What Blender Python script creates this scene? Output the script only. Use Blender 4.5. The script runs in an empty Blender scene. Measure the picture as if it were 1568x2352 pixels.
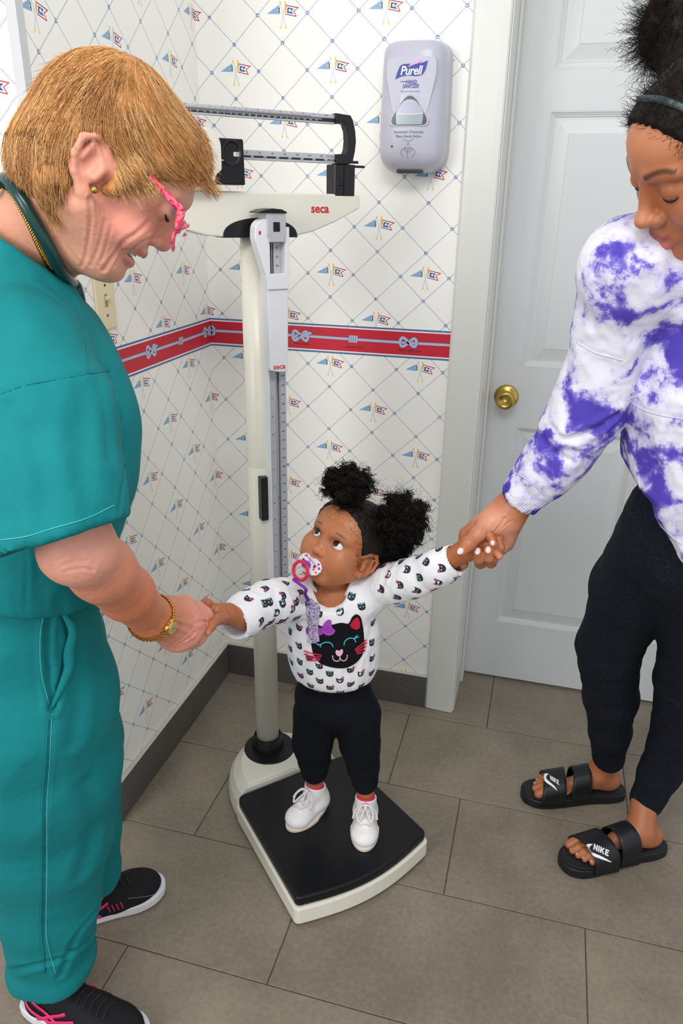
import bpy, bmesh, math, random
import numpy as np
from mathutils import Vector, Matrix, Euler
from mathutils.bvhtree import BVHTree

random.seed(7); np.random.seed(7)
SC = bpy.context.scene
COL = SC.collection

# ------------------------------------------------------------------ camera
CAM_POS = np.array([0.88508, -1.90143, 1.4128])
CAM_R = np.array([[0.9641419386, 0.2649521112, 0.0151888436],
                  [0.1140581112, -0.3620124418, -0.9251690328],
                  [-0.2396269381, 0.8937266756, -0.3792513148]])   # rows: right, down, forward
FOC = 1720.5
cam_d = bpy.data.cameras.new('camera')
cam = bpy.data.objects.new('camera', cam_d); COL.objects.link(cam)
cam_d.sensor_fit = 'VERTICAL'; cam_d.sensor_height = 36.0; cam_d.lens = 36.0 * FOC / 2352
cam_d.clip_start = 0.02
m = Matrix.Identity(4)
for i in range(3):
    m[i][0] = CAM_R[0][i]; m[i][1] = -CAM_R[1][i]; m[i][2] = -CAM_R[2][i]; m[i][3] = CAM_POS[i]
cam.matrix_world = m
SC.camera = cam

# ------------------------------------------------------------------ world and lights
W = bpy.data.worlds.new('room_light'); SC.world = W; W.use_nodes = True
W.node_tree.nodes['Background'].inputs[0].default_value = (0.93, 0.96, 1.0, 1)
W.node_tree.nodes['Background'].inputs[1].default_value = 0.88

def area(name, loc, target, size, size_y, power, col=(1, 1, 1)):
    l = bpy.data.lights.new(name, 'AREA'); l.shape = 'RECTANGLE'; l.size = size; l.size_y = size_y
    l.energy = power; l.color = col
    o = bpy.data.objects.new(name, l); COL.objects.link(o); o.location = loc
    d = Vector(target) - Vector(loc); o.rotation_euler = d.to_track_quat('-Z', 'Y').to_euler()
    return o
area('window_daylight', (-0.9, -3.9, 2.0), (0.35, -0.4, 0.9), 1.3, 1.5, 54, (1.0, 0.985, 0.96))
area('ceiling_panel_light', (1.0, -2.1, 2.65), (0.8, -0.9, 0.0), 1.2, 0.6, 24, (1.0, 0.98, 0.95))
SC.view_settings.view_transform = 'Standard'; SC.view_settings.look = 'None'
SC.view_settings.exposure = -0.06; SC.view_settings.gamma = 1.0; SC.view_settings.use_curve_mapping = False
SC.cycles.max_bounces = 8

# ------------------------------------------------------------------ scene helpers
def ray(px, py):
    return CAM_R.T @ np.array([(px - 784) / FOC, (py - 1176) / FOC, 1.0])
def at(px, py, d):            # world point seen at a photograph pixel, d metres deep
    return CAM_POS + ray(px, py) * d
def atz(px, py, z):
    r = ray(px, py); return CAM_POS + r * (z - CAM_POS[2]) / r[2]
def aty(px, py, y):
    r = ray(px, py); return CAM_POS + r * (y - CAM_POS[1]) / r[1]
def atx(px, py, x):
    r = ray(px, py); return CAM_POS + r * (x - CAM_POS[0]) / r[0]
def V(a): return Vector([float(t) for t in a])
def unit(a):
    a = np.asarray(a, float); return a / np.linalg.norm(a)

def thing(name, label, cat, loc=(0, 0, 0), rotz=0.0, group=None):
    o = bpy.data.objects.new(name, None); COL.objects.link(o); o.empty_display_size = .05
    o.location = loc; o.rotation_euler = (0, 0, rotz); o['label'] = label; o['category'] = cat
    if group: o['group'] = group
    return o
def tag(o, label=None, cat=None, group=None, kind=None):
    if label: o['label'] = label
    if cat: o['category'] = cat
    if group: o['group'] = group
    if kind: o['kind'] = kind
    return o
def link(name, me, mat=None, parent=None, loc=None, rot=None):
    o = bpy.data.objects.new(name, me); COL.objects.link(o)
    if mat is not None and len(me.materials) == 0:
        for mm in (mat if isinstance(mat, (list, tuple)) else [mat]): me.materials.append(mm)
    if parent is not None: o.parent = parent
    if loc is not None: o.location = loc
    if rot is not None: o.rotation_euler = rot
    return o
def keep_world(o, parent):     # o was built in world coordinates and hangs under a moved parent
    o.parent = parent
    M = Matrix.Translation(parent.location) @ parent.rotation_euler.to_matrix().to_4x4()
    o.matrix_parent_inverse = M.inverted()
    return o
def smooth(me, on=True):
    me.polygons.foreach_set('use_smooth', [on] * len(me.polygons)); me.update(); return me
def mesh(name, v, f, sm=False):
    me = bpy.data.meshes.new(name)
    me.from_pydata([tuple(map(float, p)) for p in v], [], [tuple(map(int, q)) for q in f]); me.update()
    if sm: smooth(me)
    return me
def bm_mesh(name, bm, sm=False):
    me = bpy.data.meshes.new(name); bm.normal_update(); bm.to_mesh(me); bm.free()
    if sm: smooth(me)
    return me
def fast_mesh(name, v, q, sm=True):      # v (n,3), q (m,3|4) arrays
    me = bpy.data.meshes.new(name); v = np.asarray(v, np.float32); q = np.asarray(q, np.int32)
    k = q.shape[1]
    me.vertices.add(len(v)); me.vertices.foreach_set('co', v.ravel())
    me.loops.add(q.size); me.loops.foreach_set('vertex_index', q.ravel())
    me.polygons.add(len(q)); me.polygons.foreach_set('loop_start', np.arange(0, q.size, k, dtype=np.int32))
    me.update(calc_edges=True); me.validate()
    if sm: smooth(me)
    return me
def box(x0, x1, y0, y1, z0, z1, bev=0.0, seg=2, bm=None):
    own = bm is None
    if own: bm = bmesh.new()
    r = bmesh.ops.create_cube(bm, size=1.0)
    for v in r['verts']:
        v.co = Vector(((x0 + x1) / 2 + v.co.x * (x1 - x0), (y0 + y1) / 2 + v.co.y * (y1 - y0), (z0 + z1) / 2 + v.co.z * (z1 - z0)))
    if bev > 0:
        es = list({e for v in r['verts'] for e in v.link_edges})
        bmesh.ops.bevel(bm, geom=es, offset=bev, segments=seg, affect='EDGES', profile=0.5)
    return bm
def prism(pts, t0, t1, axis='y', bev=0.0, seg=2, bm=None):
    """extrude a 2-D outline. axis y: pts are (x,z); axis z: pts are (x,y)"""
    own = bm is None
    if own: bm = bmesh.new()
    def P(p, t): return (p[0], t, p[1]) if axis == 'y' else ((p[0], p[1], t) if axis == 'z' else (t, p[0], p[1]))
    a = [bm.verts.new(P(p, t0)) for p in pts]; b = [bm.verts.new(P(p, t1)) for p in pts]
    n = len(pts); fa = bm.faces.new(a); fb = bm.faces.new(b[::-1])
    for i in range(n): bm.faces.new((a[i], b[i], b[(i + 1) % n], a[(i + 1) % n]))
    bmesh.ops.recalc_face_normals(bm, faces=bm.faces[:])
    if bev > 0:
        es = list(set(fa.edges) | set(fb.edges))
        bmesh.ops.bevel(bm, geom=es, offset=bev, segments=seg, affect='EDGES', profile=0.5)
    return bm
def lathe(prof, n=40, bm=None, loc=(0, 0, 0)):
    if bm is None: bm = bmesh.new()
    rings = []
    for r, z in prof:
        rings.append([bm.verts.new((loc[0] + r * math.cos(2 * math.pi * i / n), loc[1] + r * math.sin(2 * math.pi * i / n), loc[2] + z)) for i in range(n)])
    for a, b in zip(rings[:-1], rings[1:]):
        for i in range(n): bm.faces.new((a[i], a[(i + 1) % n], b[(i + 1) % n], b[i]))
    for rg in (rings[0], rings[-1]):
        try: bm.faces.new(rg)
        except ValueError: pass
    bmesh.ops.recalc_face_normals(bm, faces=bm.faces[:])
    return bm
def sweep(pts, rad, n=8, closed=False, flat=None, flat_s=1.0):
    """tube (v, q) along pts; rad scalar or list; flat: direction squeezed by flat_s"""
    P = np.asarray(pts, float); m_ = len(P); rad = np.ones(m_) * rad if np.isscalar(rad) else np.asarray(rad, float)
    T = (np.roll(P, -1, 0) - np.roll(P, 1, 0)) if closed else np.gradient(P, axis=0)
    T /= np.linalg.norm(T, axis=1)[:, None] + 1e-12
    if flat is not None:
        flat = np.asarray(flat, float)
        N = np.tile(flat, (m_, 1)) if flat.ndim == 1 else flat
        N = N - (N * T).sum(1)[:, None] * T; N /= np.linalg.norm(N, axis=1)[:, None] + 1e-12
    else:
        N = np.zeros_like(P); a = np.array([0, 0, 1.]) if abs(T[0][2]) < .9 else np.array([1., 0, 0])
        nn = np.cross(T[0], a); nn /= np.linalg.norm(nn); N[0] = nn
        for i in range(1, m_):
            nn = N[i - 1] - (N[i - 1] @ T[i]) * T[i]; N[i] = nn / (np.linalg.norm(nn) + 1e-12)
    B = np.cross(T, N); v = []; q = []
    for i in range(m_):
        for k in range(n):
            a = 2 * math.pi * k / n
            v.append(P[i] + rad[i] * (math.cos(a) * N[i] * flat_s + math.sin(a) * B[i]))
    for i in range(m_ if closed else m_ - 1):
        j = (i + 1) % m_
        for k in range(n):
            q.append((i * n + k, i * n + (k + 1) % n, j * n + (k + 1) % n, j * n + k))
    if not closed:
        v.append(P[0]); v.append(P[-1]); a, b = m_ * n, m_ * n + 1
        for k in range(n):
            q.append((a, (k + 1) % n, k, a)); q.append((b, (m_ - 1) * n + k, (m_ - 1) * n + (k + 1) % n, b))
    q = [t if t[0] != t[3] else t[:3] for t in q]
    return v, q
def join(parts):
    v = []; q = []
    for a, b in parts:
        o = len(v); v.extend(list(a)); q.extend([tuple(i + o for i in t) for t in b])
    return v, q
def spline(pts, n):
    """Catmull-Rom through pts, n samples"""
    P = np.asarray(pts, float); P = np.vstack([2 * P[0] - P[1], P, 2 * P[-1] - P[-2]]); k = len(P) - 3
    out = []
    for t in np.linspace(0, k - 1e-9, n):
        i = int(t); u = t - i; p0, p1, p2, p3 = P[i], P[i + 1], P[i + 2], P[i + 3]
        out.append(.5 * (2 * p1 + (p2 - p0) * u + (2 * p0 - 5 * p1 + 4 * p2 - p3) * u * u + (3 * p1 - p0 - 3 * p2 + p3) * u ** 3))
    return np.array(out)
def text_mesh(s, size, depth=0.0003, align='CENTER', shear=0.0, spacing=1.0, bold=0.0):
    c = bpy.data.curves.new('lettering', 'FONT'); c.body = s; c.size = size; c.extrude = depth; c.align_x = align
    c.align_y = 'CENTER'; c.shear = shear; c.space_character = spacing; c.offset = bold; c.resolution_u = 3
    o = bpy.data.objects.new('lettering', c); COL.objects.link(o)
    dg = bpy.context.evaluated_depsgraph_get(); me = bpy.data.meshes.new_from_object(o.evaluated_get(dg))
    bpy.data.objects.remove(o); bpy.data.curves.remove(c); return me
def frame(o, X, Y, Z=None):      # matrix with columns
    X = V(unit(X)); Y = V(unit(Y)); Zc = X.cross(Y).normalized() if Z is None else V(unit(Z))
    M = Matrix.Identity(4)
    for i in range(3): M[i][0] = X[i]; M[i][1] = Y[i]; M[i][2] = Zc[i]; M[i][3] = float(o[i])
    return M

# ------------------------------------------------------------------ materials
class NT:
    def __init__(s, name, rough=.5, metal=0.0, spec=.5):
        s.m = bpy.data.materials.new(name); s.m.use_nodes = True; s.t = s.m.node_tree
        s.b = s.t.nodes['Principled BSDF']; s.b.inputs['Roughness'].default_value = rough
        s.b.inputs['Metallic'].default_value = metal; s.b.inputs['Specular IOR Level'].default_value = spec
    def n(s, typ, **kw):
        nd = s.t.nodes.new(typ)
        for k, v in kw.items(): setattr(nd, k, v)
        return nd
    def put(s, sock, v):
        if hasattr(v, 'node'): s.t.links.new(v, sock)
        elif v is not None: sock.default_value = v
    def M(s, op, a, b=None, c=None, clamp=False):
        nd = s.n('ShaderNodeMath', operation=op, use_clamp=clamp)
        s.put(nd.inputs[0], a)
        if b is not None: s.put(nd.inputs[1], b)
        if c is not None: s.put(nd.inputs[2], c)
        return nd.outputs[0]
    def mix(s, f, a, b):
        nd = s.n('ShaderNodeMix', data_type='RGBA')
        s.put(nd.inputs[0], f)
        s.put(nd.inputs[6], (*a, 1) if isinstance(a, tuple) and len(a) == 3 else a)
        s.put(nd.inputs[7], (*b, 1) if isinstance(b, tuple) and len(b) == 3 else b)
        return nd.outputs[2]
    def obj(s): return s.n('ShaderNodeTexCoord').outputs['Object']
    def pos(s): return s.n('ShaderNodeNewGeometry').outputs['Position']
    def xyz(s, v):
        nd = s.n('ShaderNodeSeparateXYZ'); s.put(nd.inputs[0], v); return nd.outputs
    def scale(s, v, sc):
        nd = s.n('ShaderNodeMapping'); s.put(nd.inputs[0], v); nd.inputs['Scale'].default_value = sc; return nd.outputs[0]
    def noise(s, v, sc=5., det=2., rough=.5, dist=0.0):
        nd = s.n('ShaderNodeTexNoise'); s.put(nd.inputs['Vector'], v); nd.inputs['Scale'].default_value = sc
        nd.inputs['Detail'].default_value = det; nd.inputs['Roughness'].default_value = rough; nd.inputs['Distortion'].default_value = dist
        return nd.outputs['Fac']
    def ramp(s, f, stops):
        nd = s.n('ShaderNodeValToRGB'); s.put(nd.inputs[0], f); e = nd.color_ramp.elements
        while len(e) < len(stops): e.new(.5)
        for i, (p, c) in enumerate(stops): e[i].position = p; e[i].color = (*c, 1)
        return nd.outputs[0]
    def step(s, f, a, b):
        nd = s.n('ShaderNodeMapRange', interpolation_type='SMOOTHSTEP'); s.put(nd.inputs[0], f)
        nd.inputs[1].default_value = a; nd.inputs[2].default_value = b; return nd.outputs[0]
    def color(s, c): s.put(s.b.inputs['Base Color'], (*c, 1) if isinstance(c, tuple) else c); return s
    def rough(s, r): s.put(s.b.inputs['Roughness'], r); return s
    def bump(s, h, strength=.3, dist=.002):
        nd = s.n('ShaderNodeBump'); nd.inputs['Strength'].default_value = strength; nd.inputs['Distance'].default_value = dist
        s.put(nd.inputs['Height'], h)
        if s.b.inputs['Normal'].is_linked:
            s.t.links.new(s.b.inputs['Normal'].links[0].from_socket, nd.inputs['Normal'])
        s.t.links.new(nd.outputs[0], s.b.inputs['Normal']); return s
def sRGB(r, g, b):
    f = lambda c: (c / 255 / 12.92) if c / 255 <= .04045 else ((c / 255 + .055) / 1.055) ** 2.4
    return (f(r), f(g), f(b))
def simple(name, rgb, rough=.5, metal=0.0, spec=.5, var=.05, sc=30., bump=0.0, bsc=200.):
    t = NT(name, rough, metal, spec); v = t.obj(); c = sRGB(*rgb)
    f = t.noise(v, sc, 3.)
    t.color(t.mix(f, tuple(x * (1 - var) for x in c), tuple(min(1, x * (1 + var)) for x in c)))
    if bump: t.bump(t.noise(v, bsc, 2.), bump, .001)
    return t.m
# ================================================================== ROOM
def structure(name, bm, mat, parent=None, sm=False):
    me = bm_mesh(name, bm, sm); o = link(name, me, mat, parent)
    if parent is None: o['kind'] = 'structure'
    return o

# --- wallpaper: diagonal rope lattice with crossed flags (flat print)
def wallpaper(name, axis, u0=.336, z0=1.195):
    t = NT(name, .45, 0, .35); P = t.xyz(t.pos())
    u = P[0] if axis == 'x' else P[1]; z = P[2]
    up = t.M('GREATER_THAN', z, 1.09 if z0 == 1.195 else -9.0)
    per = t.M('ADD', t.M('MULTIPLY', up, 2 * .0562 - 2 * .0580), 2 * .0580)
    U = t.M('DIVIDE', t.M('SUBTRACT', u, u0), .12)
    Wv = t.M('DIVIDE', t.M('SUBTRACT', z, z0), per)
    p = t.M('ADD', U, Wv); q = t.M('SUBTRACT', U, Wv)
    def fr(a): return t.M('SUBTRACT', a, t.M('ROUND', a))
    pf, qf = fr(p), fr(q)
    ap, aq = t.M('ABSOLUTE', pf), t.M('ABSOLUTE', qf)
    def line(dist, along):   # dashed two-strand rope
        on = t.M('LESS_THAN', dist, .0105)
        ph = t.M('ADD', t.M('MULTIPLY', along, 30.0), t.M('MULTIPLY', dist, 18.0))
        dash = t.M('LESS_THAN', t.M('FRACT', ph), .60)
        return t.M('MULTIPLY', on, dash)
    L1 = line(ap, q); L2 = line(aq, p)
    rad = t.M('SQRT', t.M('ADD', t.M('MULTIPLY', pf, pf), t.M('MULTIPLY', qf, qf)))
    knot = t.M('MULTIPLY', t.M('LESS_THAN', rad, .050), t.M('GREATER_THAN', t.noise(t.pos(), 420., 1.), .47))
    ring = t.M('LESS_THAN', t.M('ABSOLUTE', t.M('SUBTRACT', rad, .044)), .008)
    cl = t.M('GREATER_THAN', rad, .05)
    rope = t.M('MAXIMUM', t.M('MULTIPLY', t.M('MAXIMUM', L1, L2), cl), t.M('MAXIMUM', knot, ring))
    # flag cell
    Wm = t.M('SUBTRACT', Wv, .5)
    s = t.M('MULTIPLY', t.M('ADD', U, Wm), .5); r = t.M('MULTIPLY', t.M('SUBTRACT', U, Wm), .5)
    ds, dt = fr(s), fr(r)
    X = t.M('MULTIPLY', t.M('ADD', ds, dt), 120.0)             # millimetres from the motif's centre
    Z = t.M('MULTIPLY', t.M('SUBTRACT', ds, dt), t.M('MULTIPLY', per, 1000.0))
    def poly(pts):           # convex, counter-clockwise
        out = None
        for (x0, y0), (x1, y1) in zip(pts, pts[1:] + pts[:1]):
            dx, dy = x1 - x0, y1 - y0
            v = t.M('SUBTRACT', t.M('MULTIPLY', Z, dx), t.M('MULTIPLY_ADD', X, dy, dx * y0 - dy * x0))
            out = v if out is None else t.M('MINIMUM', out, v)
        return t.M('GREATER_THAN', out, 0.0)
    def seg(x0, y0, x1, y1, w):
        L = math.hypot(x1 - x0, y1 - y0); a, b = (x1 - x0) / L, (y1 - y0) / L
        along = t.M('ADD', t.M('MULTIPLY', X, a), t.M('MULTIPLY_ADD', Z, b, -(a * x0 + b * y0)))
        ac = t.M('ABSOLUTE', t.M('SUBTRACT', t.M('MULTIPLY', X, b), t.M('MULTIPLY_ADD', Z, a, b * x0 - a * y0)))
        inr = t.M('MULTIPLY', t.M('GREATER_THAN', along, 0.0), t.M('LESS_THAN', along, L))
        return t.M('MULTIPLY', inr, t.M('LESS_THAN', ac, w))
    def disc(x, y, rr):
        a = t.M('SUBTRACT', X, x); b = t.M('SUBTRACT', Z, y)
        return t.M('LESS_THAN', t.M('ADD', t.M('MULTIPLY', a, a), t.M('MULTIPLY', b, b)), rr * rr)
    def minus(a, b): return t.M('MULTIPLY', a, t.M('SUBTRACT', 1.0, b))
    base = t.mix(t.noise(t.pos(), 2.2, 3.), sRGB(243, 240, 231), sRGB(249, 248, 243))
    c = t.mix(rope, base, sRGB(114, 134, 174))
    c = t.mix(poly([(-37, 2), (-5, 0), (-7, 18.5)]), c, sRGB(134, 176, 216))
    c = t.mix(poly([(-13, 8), (-5.5, 2), (-6, 14)]), c, sRGB(52, 76, 112))
    c = t.mix(disc(-10, 8, 2.2), c, sRGB(232, 208, 92))
    red = minus(poly([(7, -1), (33.5, -6.5), (41, 11.5), (9, 18)]), poly([(29, 4.6), (36, -8), (44, 13)]))
    wh = minus(poly([(9, .6), (31.5, -4), (37, 10), (10.7, 15.6)]), poly([(26, 5), (34, -8), (42, 13.5)]))
    bl = minus(poly([(11.5, 2), (27.5, -1), (29, 9.4), (12.8, 12.8)]), poly([(22, 5.2), (29, -4), (31, 12)]))
    c = t.mix(red, c, sRGB(186, 62, 78)); c = t.mix(wh, c, sRGB(250, 248, 246)); c = t.mix(bl, c, sRGB(54, 88, 142))
    c = t.mix(disc(18.5, 6.6, 3.0), c, sRGB(226, 232, 240))
    for (a, b) in (((-5, 24), (9, -28)), ((8, 24), (-4, -28))):
        c = t.mix(seg(*a, *b, 1.25), c, sRGB(178, 190, 208)); c = t.mix(seg(*a, *b, .6), c, sRGB(240, 240, 240))
        dx, dy = (b[0] - a[0]) / 52., -1
        c = t.mix(seg(b[0] - 5 * dx, b[1] + 5, b[0], b[1] - 1, 1.7), c, sRGB(238, 208, 104))
        c = t.mix(seg(a[0], a[1] + 1, a[0] + 4 * dx, a[1] - 5, 1.7), c, sRGB(238, 200, 96))
    c = t.mix(seg(8.2, 21, 7.6, 0, 1.5), c, sRGB(240, 190, 80))
    t.color(c); w = t.noise(t.scale(t.pos(), (60, 60, 700)), 1.0, 2.)
    t.bump(w, .12, .0008); t.bump(t.noise(t.pos(), 9., 2.), .1, .01)
    return t.m
PAPER_X = wallpaper('wallpaper_back', 'x'); PAPER_Y = wallpaper('wallpaper_side', 'y'); PAPER_N = wallpaper('wallpaper_near', 'x', -.070, 1.5258)
WHITE = simple('white_gloss_paint', (220, 220, 214), .33, 0, .5, .025, 6., .12, 60.)

def wall(name, x0, x1, y0, y1, mat, z1=2.6):
    return structure(name, box(x0, x1, y0, y1, 0, z1), mat)
wall('wall_back', -.1, .735, .0, .1, PAPER_X)
wall('wall_left', -.1, 0, -.6715, 0.0, PAPER_Y)
wall('wall_near', -1.9, -.0002, -.672, -.55, PAPER_N)
structure('wall_over_door', box(.735, 1.72, 0, .1, 2.06, 2.6), WHITE)
structure('wall_right', box(1.72, 2.2, 0, .1, 0, 2.6), PAPER_X)
# corner guard on the outer corner
structure('trim_4', prism([(-.018, -.6735), (.0015, -.6735), (.0015, -.654), (0, -.654), (0, -.672), (-.018, -.672)], .11, 2.6, 'z'), simple('corner_guard', (205, 206, 208), .4))

# --- skirting: dark ceramic
def stone(name, lo, hi, rough=.5):
    t = NT(name, rough, 0, .35); v = t.pos()
    oi = t.n('ShaderNodeObjectInfo').outputs['Random']
    a = t.noise(v, 5., 4., .6); b = t.noise(v, 90., 3., .6); w = t.noise(v, 420., 1.)
    f = t.M('ADD', t.M('MULTIPLY', a, .55), t.M('ADD', t.M('MULTIPLY', b, .40), t.M('MULTIPLY', oi, .10)))
    c = t.mix(t.step(f, .25, .80), sRGB(*lo), sRGB(*hi))
    c = t.mix(t.M('MULTIPLY', t.step(w, .68, .76), .5), c, sRGB(196, 186, 170))
    t.color(c); t.bump(b, .10, .001); return t.m
TILE = stone('grey_porcelain', (112, 103, 91), (148, 137, 120), .42)
SKIRT = stone('dark_porcelain', (76, 75, 71), (98, 96, 91), .38)
GROUT = simple('brown_grout', (82, 66, 56), .9, var=.15)
CAULK = simple('pale_caulk', (206, 202, 190), .8, var=.1, sc=80)
structure('baseboard_back', box(.011, .650, -.011, 0, .001, .108, .0015, 1), SKIRT)
structure('baseboard_left', box(0, .011, -.683, -.0, .001, .108, .0015, 1), SKIRT)
structure('baseboard_near', box(-1.9, 0.0, -.683, -.672, .001, .108, .0015, 1), SKIRT)
for n_, b_ in (('trim_5', (.011, .650, -.0115, -.0003, .1075, .1115)), ('trim_6', (.0003, .0115, -.672, -.0, .1075, .1115)), ):
    structure(n_, box(*b_, .001, 1), CAULK)

# --- floor: grout bed and single tiles as its parts
fl = structure('floor', box(-1.9, 2.3, -3.2, .42, -.05, -.0015), GROUT)
G = .0012; TW, TH = .6045, .3045
tile_cache = {}
def tile(x0, x1, y0, y1):
    w, h = round(x1 - x0, 4), round(y1 - y0, 4)
    if (w, h) not in tile_cache:
        tile_cache[(w, h)] = bm_mesh('tile', box(-w / 2 + G, w / 2 - G, -h / 2 + G, h / 2 - G, -.009, 0.0, .0007, 1))
        tile_cache[(w, h)].materials.append(TILE)
    o = link('tile', tile_cache[(w, h)], None, fl, ((x0 + x1) / 2, (y0 + y1) / 2, random.uniform(-.0002, .0001)))
rows = [(.40 + 0 * 1, None)]
y_edges = [.2515 + .0, -.0535, -.359, -.6625, -.965, -1.2695, -1.574, -1.8785]
joint = [.841, 1.216, .802, 1.103, .80, 1.103, .80]      # one vertical joint of each row
for k in range(len(y_edges) - 1):
    y1, y0 = y_edges[k], y_edges[k + 1]; jx = joint[k]
    n0 = math.floor((-.75 - jx) / TW)
    for i in range(n0, n0 + 6):
        a, b = jx + i * TW, jx + (i + 1) * TW
        if a > 2.1: break
        if y0 > -.67 and b < .0: continue
        if y0 > -.4 and a < 0: a = 0.0
        if a < 0 and y0 > -.67: a = 0.0
        tile(a, b, y0, y1)

# --- door trim, jamb, stop and door leaf
def casing(name, pts, z0, z1): return structure(name, prism(pts, z0, z1, 'z', .0012, 1), WHITE)
casing('trim_1', [(.650, 0), (.650, -.006), (.656, -.011), (.668, -.0125), (.716, -.016), (.730, -.0165), (.734, -.013), (.734, 0)], 0.001, 2.13)
structure('trim_2', box(.734, 1.72, -.016, 0, 2.05, 2.13, .002, 1), WHITE)
structure('trim_7', box(.7342, .7375, -.008, .25, .004, 2.06, .0008, 1), WHITE)       # jamb lining
structure('trim_8', box(.7376, .7445, .150, .202, .004, 2.06, .0015, 1), WHITE)     # door stop
structure('trim_9', box(1.655, 1.72, -.015, .25, 0, 2.06, .002, 1), WHITE)

DX0, DX1, DY, DT = .7395, 1.652, .207, .035
def door_white():
    t = NT('moulded_door_paint', .36, 0, .5); v = t.pos()
    g = t.noise(t.scale(v, (260, 260, 6)), 1.0, 3., .6, .6)
    f = t.noise(v, 3., 3.)
    t.color(t.mix(f, sRGB(208, 212, 212), sRGB(216, 219, 218)))
    t.bump(g, .35, .0006); return t.m
DOORM = door_white()
door = thing('door_1', None, None) if False else None
bm = bmesh.new()
box(DX0, DX1, DY + .0105, DY + DT, .010, 2.045, bm=bm)                 # core slab seen at the bottom of the panel grooves
leaf = structure('door_1', bm, DOORM)
pan = []
for (x0, x1) in ((.830, 1.142), (1.248, 1.560)):
    for (z0, z1) in ((.213, .837), (1.015, 1.628), (1.723, 1.935)): pan.append((x0, x1, z0, z1))
# stiles and rails: one plate with six openings, built as strips on a shared grid
xs = [DX0, .830, 1.142, 1.248, 1.560, DX1]; zs = [.010, .213, .837, 1.015, 1.628, 1.723, 1.935, 2.045]
bm = bmesh.new()
vg = {}
def gv(i, k, y):
    key = (i, k, y)
    if key not in vg: vg[key] = bm.verts.new((xs[i], y, zs[k]))
    return vg[key]
opening = lambda i, k: i in (1, 3) and k in (1, 3, 5)
for i in range(5):
    for k in range(7):
        if opening(i, k): continue
        bm.faces.new([gv(i, k, DY), gv(i + 1, k, DY), gv(i + 1, k + 1, DY), gv(i, k + 1, DY)])
for i in (1, 3):
    for k in (1, 3, 5):
        c = [(i, k), (i + 1, k), (i + 1, k + 1), (i, k + 1)]
        for a, b in zip(c, c[1:] + c[:1]):
            bm.faces.new([gv(*a, DY), gv(*b, DY), gv(*b, DY + .0105), gv(*a, DY + .0105)])
for a, b in (((0, 0), (0, 7)), ((5, 0), (5, 7))):
    for k in range(7): bm.faces.new([gv(a[0], k, DY), gv(a[0], k + 1, DY), gv(a[0], k + 1, DY + .0105), gv(a[0], k, DY + .0105)])
for k in (0, 7):
    for i in range(5): bm.faces.new([gv(i, k, DY), gv(i + 1, k, DY), gv(i + 1, k, DY + .0105), gv(i, k, DY + .0105)])
bmesh.ops.recalc_face_normals(bm, faces=bm.faces[:])
link('door_frame', bm_mesh('door_frame', bm), DOORM, leaf)
def ringed(x0, x1, z0, z1, prof):
    """mitred profile swept round a rectangle; prof: list of (inset, y)"""
    bm = bmesh.new(); rings = []
    for ins, y in prof:
        rings.append([bm.verts.new(p) for p in ((x0 + ins, y, z0 + ins), (x1 - ins, y, z0 + ins), (x1 - ins, y, z1 - ins), (x0 + ins, y, z1 - ins))])
    for a, b in zip(rings[:-1], rings[1:]):
        for i in range(4): bm.faces.new((a[i], a[(i + 1) % 4], b[(i + 1) % 4], b[i]))
    bm.faces.new(rings[-1]); bmesh.ops.recalc_face_normals(bm, faces=bm.faces[:]); return bm
for (x0, x1, z0, z1) in pan:
    pf = [(-.0035, DY - .0006), (0, DY + .0002), (.0015, DY + .0035), (.004, DY + .004), (.0055, DY + .0065), (.008, DY + .0068), (.011, DY + .0098), (.017, DY + .0095), (.046, DY + .003), (.0475, DY + .0018)]
    link('door_panel', bm_mesh('door_panel', ringed(x0, x1, z0, z1, pf)), DOORM, leaf)
BRASS = NT('aged_brass', .24, 1.0)
BRASS.color(BRASS.mix(BRASS.noise(BRASS.obj(), 60., 3.), sRGB(176, 140, 62), sRGB(214, 184, 104))); BRASS.rough(BRASS.step(BRASS.noise(BRASS.obj(), 90., 3.), -.2, 2.2)); BRASS = BRASS.m
kb = lathe([(.0, 0), (.033, 0), (.0335, .002), (.030, .005), (.024, .008), (.0145, .010), (.012, .018), (.0125, .026), (.020, .032), (.0258, .039), (.0268, .046), (.0255, .053), (.021, .058), (.0165, .059), (.0145, .0572), (.012, .0565), (.006, .0562), (0, .0565)], 48)
for v in kb.verts: v.co = Vector((v.co.x, -v.co.z, v.co.y))
kn = bm_mesh('door_handle', kb, True); link('door_handle', kn, BRASS, leaf, (.7905, DY, .925))

# --- wallpaper border with rope and knots
RED = NT('red_border_paper', .5); RED.color(RED.mix(RED.noise(RED.pos(), 40., 3.), sRGB(196, 36, 54), sRGB(206, 44, 62))); RED = RED.m
def border_mat(axis):
    t = NT('rope_border_' + axis, .5, 0, .35); P = t.xyz(t.pos()); z = P[2]
    zc = (1.1255 + 1.0526) / 2; a = t.M('ABSOLUTE', t.M('SUBTRACT', z, zc))
    c = t.mix(t.M('GREATER_THAN', a, .0290), sRGB(200, 38, 56), sRGB(240, 238, 240))
    c = t.mix(t.M('GREATER_THAN', a, .0322), c, sRGB(96, 128, 178)); c = t.mix(t.M('GREATER_THAN', a, .0345), c, sRGB(62, 88, 140))
    t.color(c); return t.m
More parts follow.
